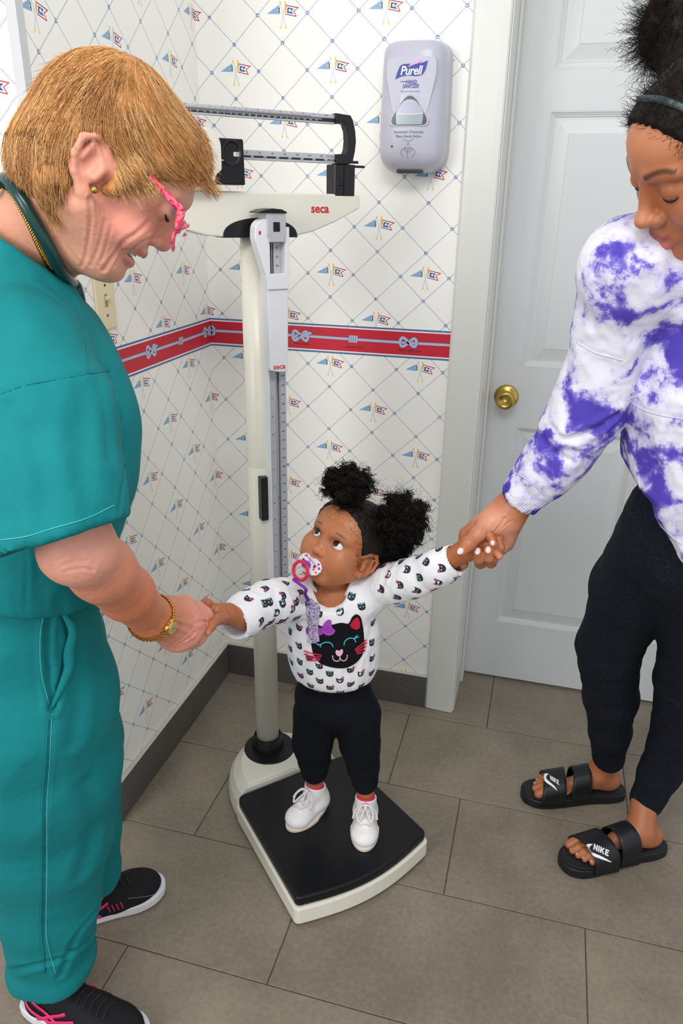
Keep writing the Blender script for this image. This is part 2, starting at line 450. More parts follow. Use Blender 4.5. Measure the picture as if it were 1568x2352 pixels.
# named as flat print on its wall
bb = box(0, .650, -.0006, .0001, 1.0526, 1.1255); wb = [o for o in COL.objects if o.name == 'wall_back'][0]; wl = [o for o in COL.objects if o.name == 'wall_left'][0]
link('wallpaper_border', bm_mesh('wallpaper_border', bb), border_mat('x'), wb)
link('wallpaper_border', bm_mesh('wallpaper_border', box(-.0001, .0006, -.655, -.0006, 1.0526, 1.1255)), border_mat('y'), wl)
rope_t = NT('printed_rope', .55, 0, .2)
uvn = rope_t.n('ShaderNodeUVMap'); UVx = rope_t.xyz(uvn.outputs[0])
ph = rope_t.M('FRACT', rope_t.M('ADD', rope_t.M('MULTIPLY', UVx[0], 300.), rope_t.M('MULTIPLY', UVx[1], 1.1)))
edge = rope_t.M('ABSOLUTE', rope_t.M('SUBTRACT', UVx[1], .45))
rc = rope_t.mix(rope_t.step(ph, .25, .75), sRGB(118, 140, 184), sRGB(226, 232, 240))
rc = rope_t.mix(rope_t.step(edge, .30, .5), rc, sRGB(78, 96, 146)); rope_t.color(rc); ROPE = rope_t.m
INK = simple('dark_ink', (70, 24, 36), .7)
def ribbon(path, w, lift, side):
    P = np.array(path, float); T = np.gradient(P, axis=0); T /= np.linalg.norm(T, axis=1)[:, None] + 1e-9
    Nn = np.stack([-T[:, 1], T[:, 0]], 1); L = np.concatenate([[0], np.cumsum(np.linalg.norm(np.diff(P, axis=0), axis=1))])
    v = []; uv = []
    for i in range(len(P)):
        for s_ in (1, -1):
            p = P[i] + Nn[i] * s_ * w / 2; v.append((p[0], -.0007 - lift, p[1]) if side == 'x' else (.0007 + lift, p[0], p[1])); uv.append((L[i], .5 + s_ * .5))
    return v, [(2 * i, 2 * i + 1, 2 * i + 3, 2 * i + 2) for i in range(len(P) - 1)], uv
def rope_print(side, x0, x1, knots, parent):
    v, f, uv = [], [], []
    def add(r):
        o = len(v); v.extend(r[0]); uv.extend(r[2]); f.extend([tuple(i + o for i in q) for q in r[1]])
    zc = 1.0925
    add(ribbon([(x, zc + .001 * math.sin(x * 9)) for x in np.linspace(x0, x1, 60)], .0075, 0, side))
    for kind, u in knots:
        if kind == 'eight' or kind == 'bend':
            w_, h_ = .021, .0105
            th = np.linspace(0, 2 * math.pi, 60)
            loop = [(u + w_ * math.sin(t_), zc + h_ * math.sin(2 * t_) * (1.0 if kind == 'eight' else 1.15)) for t_ in th]
            loop = [(max(x0, min(x1, a_)), b_) for a_, b_ in loop]
            for i in range(0, 60, 15): add(ribbon(loop[i:i + 17], .0082, .00015 + .0001 * (i // 15 % 2), side))
            if kind == 'bend':
                add(ribbon([(max(x0, min(x1, u + a_)), zc + b_) for a_, b_ in ((-.022, .004), (-.008, -.009), (.006, .002), (.02, .008), (.030, .009))], .007, .0004, side))
        else:
            for i in range(4): add(ribbon([(u - .010 + i * .006 + .001 * s_, zc + .009 * s_) for s_ in np.linspace(-1, 1, 6)], .0058, .0003, side))
    me = mesh('rope_pattern', v, f); ul = me.uv_layers.new(name='UVMap')
    for lp in me.loops: ul.data[lp.index].uv = uv[lp.vertex_index]
    link('rope_pattern', me, ROPE, parent)
rope_print('x', 0.0, .650, [('bend', .256), ('coil', .400), ('eight', .544), ('eight', -.010)], wb)
rope_print('y', -.655, 0.0, [('eight', -.024), ('coil', -.179), ('bend', -.330), ('eight', -.62)], wl)
for s_, u in (('stopper hitch', .400), ('figure eight knot', .546), ('fisher bend', .256)):
    me = text_mesh(s_, .0082, .00005, shear=.45, spacing=1.1)
    link('lettering', me, INK, wb, (u + .002, -.0011, 1.0725), (math.pi / 2, 0, 0))
# --- light switch plate on the left wall
CREAM = simple('ivory_plastic', (228, 216, 178), .35, var=.02)
sw = thing('light_switch', 'ivory toggle light switch plate on the wallpaper behind the nurse', 'light switch', (0.0, -.505, 1.225))
link('switch_plate', bm_mesh('switch_plate', box(.0002, .006, -.035, .035, -.0575, .0575, .0022, 2)), CREAM, sw)
link('toggle', bm_mesh('toggle', prism([(-.004, -.006), (.017, .004), (.017, .010), (-.004, .007)], -.004, .004, 'y', .001, 1)), CREAM, sw)
link('toggle_slot', bm_mesh('toggle_slot', box(.0055, .0064, -.0055, .0055, -.013, .013, .0003, 1)), simple('slot_shadow', (170, 140, 70), .6), sw)
for z_ in (-.030, .030):
    scw = lathe([(0, .0), (.0028, .0), (.0028, .0008), (0, .001)], 12)
    for v in scw.verts: v.co = Vector((.0060 + v.co.z, v.co.x, v.co.y + z_))
    link('screw', bm_mesh('screw', scw), simple('tarnished_screw', (90, 84, 60), .5, .8) , sw)
# ================================================================== COLUMN SCALE
S_CREAM = simple('cream_enamel', (224, 220, 206), .32, 0, .5, .03, 12.)
S_BLACK = simple('black_rubber', (13, 15, 19), .38, 0, .3, .1, 60., .15, 300.)
S_PLAST = simple('black_plastic', (15, 16, 18), .35, 0, .45)
S_ALU = simple('brushed_aluminium', (186, 188, 192), .45, .2, .5, .04)
S_WHITE = simple('white_plastic', (226, 228, 230), .3)
S_RED = simple('red_print', (205, 30, 42), .5)
S_INK = simple('black_print', (30, 32, 36), .6)
S_GREYINK = simple('grey_print', (110, 112, 118), .6)
S_PALE = simple('pale_print', (205, 206, 210), .6)
S_CHROME = simple('bright_steel', (205, 206, 208), .18, 1.0)
sc = thing('column_scale', 'cream column scale with black platform and sliding weight beams', 'scale', (.291, -.40, 0), math.radians(45))
def sp(name, bm, mat, parent=sc, sm=False): return link(name, bm_mesh(name, bm, sm), mat, parent)
def rounded(pts, r, seg=6):
    out = []; n = len(pts)
    for i in range(n):
        p0, p, p1 = np.array(pts[i - 1], float), np.array(pts[i], float), np.array(pts[(i + 1) % n], float)
        rr = r[i] if isinstance(r, (list, tuple)) else r
        if rr <= 0: out.append(tuple(p)); continue
        a, b = unit(p0 - p), unit(p1 - p); rr = min(rr, .45 * np.linalg.norm(p0 - p), .45 * np.linalg.norm(p1 - p))
        for k in range(seg + 1):
            t = k / seg; out.append(tuple((1 - t) ** 2 * (p + a * rr) + 2 * t * (1 - t) * p + t * t * (p + b * rr)))
    return out
def platform(off):
    L = [(-.141 - off, -.128 + off)] ; front = []
    for k in range(15):
        t = k / 14; x = (-.145 - off) * (1 - t) + (.199 + off) * t; y = -.461 * (1 - t) - .441 * t - .030 * math.sin(math.pi * t) - off
        front.append((x, y))
    pts = L + front + [(.163 + off, -.122 + off)]
    return rounded(pts, [.02] + [.020] + [0] * 13 + [.020] + [.02])
sp('base_skirt', prism(platform(.005)[::1], .010, .054, 'z', .004, 2), S_CREAM)
sp('platform_pad', prism(platform(0.0), .054, .079, 'z', .006, 3), S_BLACK)
sp('foot', box(-.13, .16, -.44, -.14, 0.0, .012, .003, 1), S_PLAST)
# rear housing: lofted outline
def arch(w, yb, yf, n=28):
    o = [(w * math.cos(math.pi * k / n) , yf + (yb - yf) * math.sin(math.pi * k / n) ** .9) for k in range(n + 1)]
    return o
bm = bmesh.new(); rings = []
for w, yb, yf, z in ((.146, .075, -.126, .006), (.147, .077, -.126, .020), (.143, .070, -.126, .048), (.133, .056, -.124, .070), (.119, .040, -.122, .084), (.112, .032, -.117, .0905), (.106, .026, -.113, .092)):
    rings.append([bm.verts.new((x + .006, y, z)) for x, y in arch(w, yb, yf)])
for a, b in zip(rings[:-1], rings[1:]):
    for i in range(len(a)): bm.faces.new((a[i], a[(i + 1) % len(a)], b[(i + 1) % len(a)], b[i]))
bm.faces.new(rings[-1]); bm.faces.new(rings[0][::-1]); bmesh.ops.recalc_face_normals(bm, faces=bm.faces[:])
sp('rear_housing', bm, S_CREAM)
PX, PY = -.004, -.010
sp('collar_ring', lathe([(.026, .090), (.064, .090), (.066, .092), (.064, .0945), (.026, .0955)], 56, loc=(PX, PY - .010, 0)), S_BLACK)
sp('collar', lathe([(.026, .093), (.042, .093), (.041, .100), (.037, .125), (.036, .1275), (.0335, .1275), (.0315, .121), (.026, .121)], 48, loc=(PX, PY, 0)), S_PLAST, sm=False)
pole = sp('pole', lathe([(.0, .1), (.029, .1), (.029, .868), (.0285, .870), (.0285, .8715), (.029, .8735), (.029, 1.36), (0, 1.36)], 64, loc=(PX, PY, 0)), S_CREAM)
for p in pole.data.polygons: p.use_smooth = abs(p.normal.z) < .7
for b in (sc.children): pass
# black stop box on the column's side
sp('stop_box', box(-.021, .006, -.052, -.020, .752, .855, .0015, 1), S_PLAST)
# height rail: aluminium extrusion with printed rule and a central slot
RX0, RX1, RY0, RY1 = -.004, .034, -.068, -.036
rail = sp('measuring_rail', prism([(RX0, RY0), (.0125, RY0), (.0125, RY0 + .007), (.0185, RY0 + .007), (.0185, RY0), (RX1, RY0), (RX1, RY1), (RX0, RY1)], .560, 1.352, 'z'), S_ALU)
sp('rail_edge', box(RX0 - .0016, RX0 + .0006, RY0 - .0008, RY1, .560, 1.352, .0004, 1), S_WHITE)
sp('slot_rod', box(.0142, .0168, RY0 + .0035, RY0 + .0068, .58, 1.2, .0005, 1), S_CHROME)
sp('slot_shadow', box(.0127, .0183, RY0 + .0060, RY0 + .0072, .56, 1.345), S_INK)
for z_ in (.805, .790, .742, .715, .690): sp('clip', lathe([(0, z_), (.0028, z_), (.0032, z_ + .003), (0, z_ + .003)], 10, loc=(.0155, RY0 + .004, 0)), S_CHROME)
bm = bmesh.new()
for k in range(250):
    z_ = .60 + k * .002
    w = .0055 if k % 10 == 0 else (.004 if k % 5 == 0 else .0025)
    box(.0124 - w, .0122, RY0 - .0003, RY0 + .0001, z_, z_ + .00045, bm=bm)
    if k % 1 == 0: box(.0188, .0188 + w * .8, RY0 - .0003, RY0 + .0001, z_, z_ + .00045, bm=bm)
sp('rule_marks', bm, S_GREYINK)
for k in range(26):
    me = text_mesh(str(60 + 2 * k), .0052, .0001); link('rule_number', me, S_INK, sc, (.0270, RY0 - .0003, .60 + k * .02), (math.pi / 2, 0, 0))
for k in range(13):
    me = text_mesh(str(24 + k), .0050, .0001); link('rule_number', me, S_GREYINK, sc, (.0022, RY0 - .0003, .60 + k * .0395), (math.pi / 2, 0, 0))
# white slider cover
sl = sp('slider_cover', prism([(-.0165, 1.262), (-.0135, 1.103), (-.0125, 1.099), (.006, 1.0945), (.024, 1.094), (.0265, 1.097), (.0285, 1.262)], -.096, -.070, 'y', .0018, 2), S_WHITE)
me = text_mesh('seca', .0155, .0002, bold=.0002); link('lettering', me, S_RED, sl, (.0065, -.0963, 1.106), (math.pi / 2, 0, 0))
wing = rounded([(-.0165, 1.255), (.0285, 1.255), (.0315, 1.285), (.0315, 1.372), (.0245, 1.372), (.0245, 1.34), (-.0125, 1.34), (-.0125, 1.385), (-.026, 1.387), (-.0395, 1.375), (-.0415, 1.352), (-.035, 1.33), (-.022, 1.285)], [.0, 0, .004, .004, .002, 0, 0, .003, .008, .008, .006, .006, .01], 4)
# head of the slider, with a window cut through: build as four strips round the window
hd = sp('slider_head', prism([(-.0165, 1.258), (.0285, 1.258), (.0300, 1.287), (-.0205, 1.287)], -.100, -.074, 'y', .001, 1), S_WHITE, sl)
bm = prism(rounded([(-.0205, 1.286), (-.011, 1.286), (-.011, 1.385), (-.026, 1.387), (-.0395, 1.376), (-.0415, 1.352), (-.035, 1.33)], [0, 0, .003, .008, .008, .006, .006], 4), -.100, -.074, 'y', .001, 1)
sp('slider_wing', bm, S_WHITE, sl)
sp('slider_arm', prism([(.021, 1.286), (.030, 1.286), (.0305, 1.372), (.021, 1.372)], -.100, -.074, 'y', .001, 1), S_WHITE, sl)
dot = lathe([(0, 0), (.0028, 0), (.0028, .0006), (0, .0006)], 20)
for v in dot.verts: v.co = Vector((v.co.x * .8 - .0315, -.1003 - v.co.z, v.co.y * 1.3 + 1.362))
sp('red_dot', dot, S_RED, sl)
sp('reading_window', box(-.0115, .0215, -.084, -.078, 1.284, 1.345, .0008, 1), simple('scale_glass', (196, 197, 202), .2), sl)
bm = bmesh.new()
for k in range(22): box(-.0100, -.0068 + (.0015 if k % 5 == 0 else 0), -.0848, -.0838, 1.290 + k * .0022, 1.2906 + k * .0022, bm=bm)
for k in range(11): box(.016, .0185, -.0848, -.0838, 1.291 + k * .0045, 1.2918 + k * .0045, bm=bm)
sp('window_marks', bm, S_GREYINK, sl)
bm = bmesh.new()
for x_ in (-.0038, .0004): box(x_, x_ + .0021, -.0850, -.0838, 1.286, 1.343, bm=bm)
o_ = sp('window_stripe', bm, S_INK, sl)
for o_ in [o for o in bpy.data.objects if o.name.split('.')[0] in ('window_marks', 'window_stripe', 'rule_marks', 'graduation_marks')]: o_['kind'] = 'stuff'
for k, s_ in enumerate(('70', '69', '68')): link('window_number', text_mesh(s_, .0058, .0001), S_GREYINK, sl, (.0110, -.0845, 1.334 - k * .0165), (math.pi / 2, 0, 0))
sp('red_line', box(-.0115, .0215, -.0850, -.0838, 1.3435, 1.3448), S_RED, sl)
# aluminium block and its black cap
blk = sp('locking_block', prism(rounded([(-.0145, 1.345), (.0185, 1.345), (.0185, 1.352), (.0215, 1.358), (.0215, 1.398), (-.0175, 1.398), (-.0175, 1.358), (-.0145, 1.352)], .0015, 3), -.104, -.062, 'y', .001, 1), S_ALU)
sp('press_button', box(-.0055, .0085, -.1052, -.100, 1.364, 1.381, .0008, 1), S_PLAST, blk)
capo = [(-.035, 1.3965), (.0225, 1.3965), (.0225, 1.399), (.012, 1.4035), (-.006, 1.405), (-.022, 1.403), (-.035, 1.3985)]
sp('end_cap', prism(capo, -.108, -.060, 'y', .0015, 2), S_PLAST)
# boat-shaped housing of the head: outline over x, z
top = [(.214, 1.433), (-.120, 1.4335), (-.222, 1.430)]
bot = [(-.232, 1.412), (-.2, 1.381), (-.165, 1.367), (-.12, 1.3555), (-.086, 1.3525), (-.04, 1.3515), (.035, 1.3515), (.068, 1.354), (.105, 1.3615), (.16, 1.381), (.214, 1.406), (.2165, 1.414)]
hdh = sp('head_housing', prism((top + bot)[::-1], -.052, -.006, 'y', .0035, 3), S_CREAM)
semi = [(-.087, 1.3515)] + [(-.008 + .079 * math.cos(a), 1.3515 + .036 * math.sin(a) ** .8) for a in np.linspace(math.pi, 0, 20)][1:-1] + [(.071, 1.3515)]
sp('head_recess', prism(semi, -.0535, -.010, 'y', .0006, 1), S_PLAST)
me = text_mesh('seca', .0235, .0003, bold=.0004); link('lettering', me, S_RED, hdh, (.122, -.0527, 1.405), (math.pi / 2, 0, 0))
# left tower, rear plate and right tower
sp('left_tower', prism(rounded([(-.165, 1.434), (-.112, 1.434), (-.104, 1.460), (-.093, 1.468), (-.0925, 1.512), (-.10, 1.527), (-.112, 1.536), (-.165, 1.536)], [0, 0, .004, .004, .012, .012, .02, .01], 5), -.0785, -.024, 'y', .002, 2), S_CREAM)
sp('right_tower', box(.1555, .2025, -.052, -.016, 1.428, 1.488, .0015, 1), S_PLAST)
sp('tower_notch', box(.160, .1745, -.0535, -.050, 1.448, 1.463, .001, 1), S_RED if False else simple('deep_black', (6, 6, 8), .6))
sp('tower_rib', box(.1765, .1785, -.0535, -.050, 1.430, 1.486), S_PLAST)
bm = box(.150, .2145, -.045, -.036, 1.4905, 1.4955, .001, 1); box(.198, .2255, -.052, -.044, 1.4825, 1.4870, .001, 1, bm=bm)
sp('pointer', bm, S_PLAST)
# beams (aluminium bar, black graduated band) with the curved end bracket
beam = []
def bar(name, x0, x1, z0, z1, tilt=0.0):
    o = sp(name, box(x0, x1, -.046, -.036, z0, z1, .0008, 1), S_ALU); return o
ub = bar('fine_beam', -.155, .158, 1.5585, 1.5755)
lb = bar('main_beam', -.110, .160, 1.4885, 1.5055)
sp('graduation_band', box(-.155, .156, -.0466, -.0455, 1.5618, 1.5685), S_INK, ub)
sp('graduation_band', box(-.110, .159, -.0466, -.0455, 1.4928, 1.4962), S_INK, lb)
bm = bmesh.new()
for k in range(100):
    x_ = -.15 + k * .0028
    if x_ < .132: box(x_, x_ + .0007, -.0470, -.0464, 1.5672 - (.0026 if k % 5 else .004), 1.5676, bm=bm)
sp('graduation_marks', bm, S_PALE, ub)
bm = bmesh.new()
for k in range(110):
    x_ = -.15 + k * .0024
    if x_ < .105: box(x_, x_ + .0005, -.0470, -.0462, 1.5693, 1.5706 if k % 5 else 1.5716, bm=bm)
sp('graduation_marks', bm, S_GREYINK, ub)
for k in range(22):
    link('beam_number', text_mesh(str(k * 2), .0042, .0001), S_PALE, ub, (-.148 + k * .0126, -.0470, 1.5636), (math.pi / 2, 0, 0))
for k in range(12): link('beam_number', text_mesh(str(k), .0038, .0001), S_GREYINK, ub, (-.145 + k * .0232, -.0466, 1.5735), (math.pi / 2, 0, 0))
for k in range(7):
    link('beam_number', text_mesh(str(100 + 50 * k), .0046, .0001, bold=.0001), S_PALE, lb, (-.020 + k * .0262, -.0470, 1.4945), (math.pi / 2, 0, 0))
    link('beam_number', text_mesh(str(20 + 20 * k), .0044, .0001), S_GREYINK, lb, (-.030 + k * .0262, -.0466, 1.5010), (math.pi / 2, 0, 0))
link('beam_number', text_mesh('Cap. 160 kg', .0036, .0001), S_GREYINK, lb, (.1475, -.0466, 1.5010), (math.pi / 2, 0, 0))
link('beam_number', text_mesh('Cap. 350 lbs', .0034, .0001), S_PALE, lb, (.1475, -.0470, 1.4945), (math.pi / 2, 0, 0))
link('beam_number', text_mesh('1/4 lbs', .0036, .0001), S_GREYINK, ub, (.138, -.0466, 1.5728), (math.pi / 2, 0, 0))
br = [(.1565, 1.5775), (.189, 1.5755), (.1955, 1.565), (.2005, 1.548), (.2025, 1.530), (.2005, 1.512), (.196, 1.4935), (.190, 1.4885), (.158, 1.4875), (.158, 1.5055), (.1785, 1.507), (.182, 1.515), (.1835, 1.531), (.182, 1.547), (.1765, 1.559), (.170, 1.5605), (.1565, 1.5585)]
sp('end_bracket', prism(br, -.054, -.034, 'y', .0018, 2), S_PLAST)
# sliding weight
wt = sp('sliding_weight', prism(rounded([(-.1075, 1.444), (-.0455, 1.444), (-.0470, 1.521), (-.0955, 1.521)], .003, 3), -.072, -.030, 'y', .002, 2), S_PLAST)
dsh = lathe([(.013, 0), (.0215, 0), (.0225, -.0018), (.0225, -.0030), (.0195, -.0035), (.0165, -.0012), (0, -.0006)], 40)
for v in dsh.verts: v.co = Vector((v.co.x * .85 - .0715, -.0722 + v.co.z, v.co.y + 1.497))
sp('dial_ring', dsh, S_PLAST, wt)
sp('weight_window', box(-.0675, -.0555, -.0735, -.0715, 1.4915, 1.4990, .0004, 1), S_PALE, wt)
link('window_number', text_mesh('0', .0055, .0001), S_INK, wt, (-.0610, -.0738, 1.4953), (math.pi / 2, 0, 0))
sp('weight_window', box(-.094, -.085, -.0728, -.0715, 1.4835, 1.4860), S_PALE, wt)

# ================================================================== DISPENSER
D_SH = simple('grey_lilac_plastic', (188, 188, 201), .28, 0, .5, .012)
D_SIDE = simple('dove_grey_plastic', (180, 180, 187), .34, 0, .5, .012)
D_BLUE = simple('logo_blue', (38, 52, 150), .4); D_PINK = simple('logo_pink', (214, 158, 226), .4); D_TXT = simple('grey_blue_text', (120, 126, 160), .5)
D_W = simple('logo_white', (240, 240, 246), .4)
dp = thing('sanitizer_dispenser', 'grey-lilac automatic hand sanitizer dispenser mounted on the wallpaper', 'dispenser', (.539, 0.0, 1.612))
# body: superellipse cross-sections lofted along z
def dring(z, w, d, fl=0.0, n=44, p=3.6):
    o = []
    for k in range(n):
        a = math.pi * k / (n - 1); c, s_ = math.cos(a), math.sin(a)
        o.append((w * math.copysign(abs(c) ** (2 / p), c), -d * abs(s_) ** (2 / p), z))
    return o
prof = [(.128, .048, .066), (.1275, .056, .074), (.124, .064, .084), (.117, .0695, .0905), (.105, .0725, .0940), (.08, .0735, .0955), (.02, .0748, .0965), (-.05, .0765, .0965), (-.085, .0762, .0955), (-.100, .0735, .092), (-.112, .067, .085), (-.121, .057, .074), (-.1265, .046, .060), (-.128, .038, .050)]
bm = bmesh.new(); rings = [[bm.verts.new(p) for p in dring(z, w, d)] for z, w, d in prof]
for a, b in zip(rings[:-1], rings[1:]):
    for i in range(len(a) - 1): bm.faces.new((a[i], b[i], b[i + 1], a[i + 1]))
bm.faces.new(rings[0]); bm.faces.new(rings[-1][::-1]); bmesh.ops.recalc_face_normals(bm, faces=bm.faces[:])
body = link('cover', bm_mesh('cover', bm, True), D_SH, dp)
# deeper side shell set back from the cover
bm = bmesh.new(); rings = [[bm.verts.new((x * 1.0, y, zz)) for x, y, zz in dring(z * 1.006, w * 1.022, d * .56, p=5)] for z, w, d in prof]
for a, b in zip(rings[:-1], rings[1:]):
    for i in range(len(a) - 1): bm.faces.new((a[i], b[i], b[i + 1], a[i + 1]))
bm.faces.new(rings[0]); bm.faces.new(rings[-1][::-1]); bmesh.ops.recalc_face_normals(bm, faces=bm.faces[:])
link('back_shell', bm_mesh('back_shell', bm, True), D_SIDE, dp)
FY = -.0968
def flat(name, pts, mat, y=FY, th=.0008, par=dp, sm=False): return link(name, bm_mesh(name, prism(pts, y - th, y + .003, 'y', 0)), mat, par)
rp = rounded([(-.052, .094), (.052, .094), (.054, .06), (.036, -.02), (-.036, -.02), (-.054, .06)], [.014, .014, .02, .02, .02, .02], 6)
flat('label_panel', rp, simple('pale_panel', (190, 190, 204), .4), FY + .0012, .0006)
# window: rounded triangle, rim, dark sides, clear bag
tri = lambda s_: rounded([(-.052 * s_, -.0385 + .03 * (1 - s_)), (.052 * s_, -.0385 + .03 * (1 - s_)), (.0 * s_, .0360 * s_ - .01 * (1 - s_))], [.026, .026, .030], 10)
flat('window_rim', tri(1.0), simple('window_rim', (176, 178, 190), .25), FY + .0006, .0016)
flat('window_recess', tri(.93), simple('dark_recess', (52, 54, 58), .2), FY - .0012, .0006)
bg = flat('refill_bag', rounded([(-.0275, -.0350), (.0290, -.0350), (.0315, -.010), (.011, .0135), (-.011, .0135), (-.0300, -.010)], [.003, .003, .008, .014, .014, .008], 6), simple('gel_bag', (176, 180, 198), .12), FY - .0020, .0006)
flat('gel_line', [(-.028, -.0145), (0, -.0160), (.030, -.0140), (.030, -.0130), (0, -.0150), (-.028, -.0135)], D_W, FY - .0028, .0003)
flat('gel', [(-.0265, -.0350), (.0285, -.0350), (.030, -.0142), (0, -.0160), (-.028, -.0146)], simple('clear_gel', (160, 172, 178), .1), FY - .0026, .0002)
cv = lambda pts, n: [tuple(p) for p in spline(pts, n)]
def S(pts): return pts
logo = cv([(-.0340, .0520), (-.029, .068), (-.022, .0785), (-.008, .0805), (.010, .0800), (.022, .0815), (.0345, .0855)], 24) + cv([(.0345, .0855), (.031, .071), (.024, .0600), (.010, .0575), (-.006, .0590), (-.022, .0570), (-.0340, .0520)], 24)[1:-1]
lg = flat('logo_panel', logo, D_BLUE, FY + .0006, .0012)
flat('logo_flash', cv([(-.008, .0735), (-.001, .081), (.008, .0835), (.0195, .0870)], 12) + cv([(.0195, .0870), (.017, .0815), (.006, .0785), (-.008, .0735)], 12)[1:-1], D_PINK, FY - .0010, .0008, lg)
def word(s_, size, x, z, mat, y, shear=0.0, bold=0.0, sx=1.0, par=dp, spc=1.0):
    me = text_mesh(s_, size, .0002, shear=shear, bold=bold, spacing=spc); o = link('lettering', me, mat, par, (x, y, z), (math.pi / 2, 0, 0)); o.scale = (sx, 1, 1); return o
word('Purell', .0235, -.0005, .0670, D_W, FY - .0012, .22, .0004, .90, lg, .95)
word('HAND', .0102, .001, .0465, D_BLUE, FY + .0002, .1, .0002, .82)
word('SANITIZER', .0102, .0005, .0385, D_BLUE, FY + .0002, .1, .0002, .72)
word('Instant', .0042, -.0165, .0478, D_BLUE, FY + .0002)
word('Kills germs, hands stay dry', .0040, .0, .0290, D_TXT, FY + .0002)
word('Automatic Dispenser', .0078, .0, -.0490, D_TXT, FY - .0004)
word('Place Hands Below', .0074, .0, -.0575, D_TXT, FY - .0004)
sd = lathe([(0, 0), (.0019, 0), (.0019, .0008), (0, .0008)], 14)
for v in sd.verts: v.co = Vector((v.co.x - .0365, FY - v.co.z + .0008, v.co.y - .0775))
link('sensor', bm_mesh('sensor', sd), S_INK, dp)
lines = [[(-.011, -.0625), (-.006, -.066), (0, -.067), (.006, -.066), (.011, -.0625)], [(0, -.070), (-.002, -.0735), (0, -.0757), (.002, -.0735), (0, -.070)],
         [(-.011, -.098), (-.0155, -.090), (-.014, -.084), (-.009, -.0815), (-.004, -.079), (-.001, -.082), (-.001, -.090), (-.0015, -.101)],
         [(.010, -.098), (.0150, -.090), (.0135, -.084), (.009, -.0815), (.004, -.079), (.001, -.082), (.0, -.090)],
         [(-.009, -.0815), (-.0075, -.086), (-.003, -.089)], [(.009, -.0815), (.0075, -.086), (.003, -.089)], [(-.006, -.080), (-.0045, -.085)], [(.006, -.080), (.0045, -.085)]]
pr_ = join([sweep([(x, FY - .0003 + (.0006 if z > -.085 else .0016 if z > -.093 else .003), z) for x, z in spline(l, 14)], .00042, 5) for l in lines])
link('hands_symbol', mesh('hands_symbol', *pr_), D_TXT, dp)
bm = box(-.030, .030, -.070, -.040, -.1305, -.122, .004, 2)
link('nozzle', bm_mesh('nozzle', bm), simple('nozzle_dark', (58, 58, 62), .4), dp)
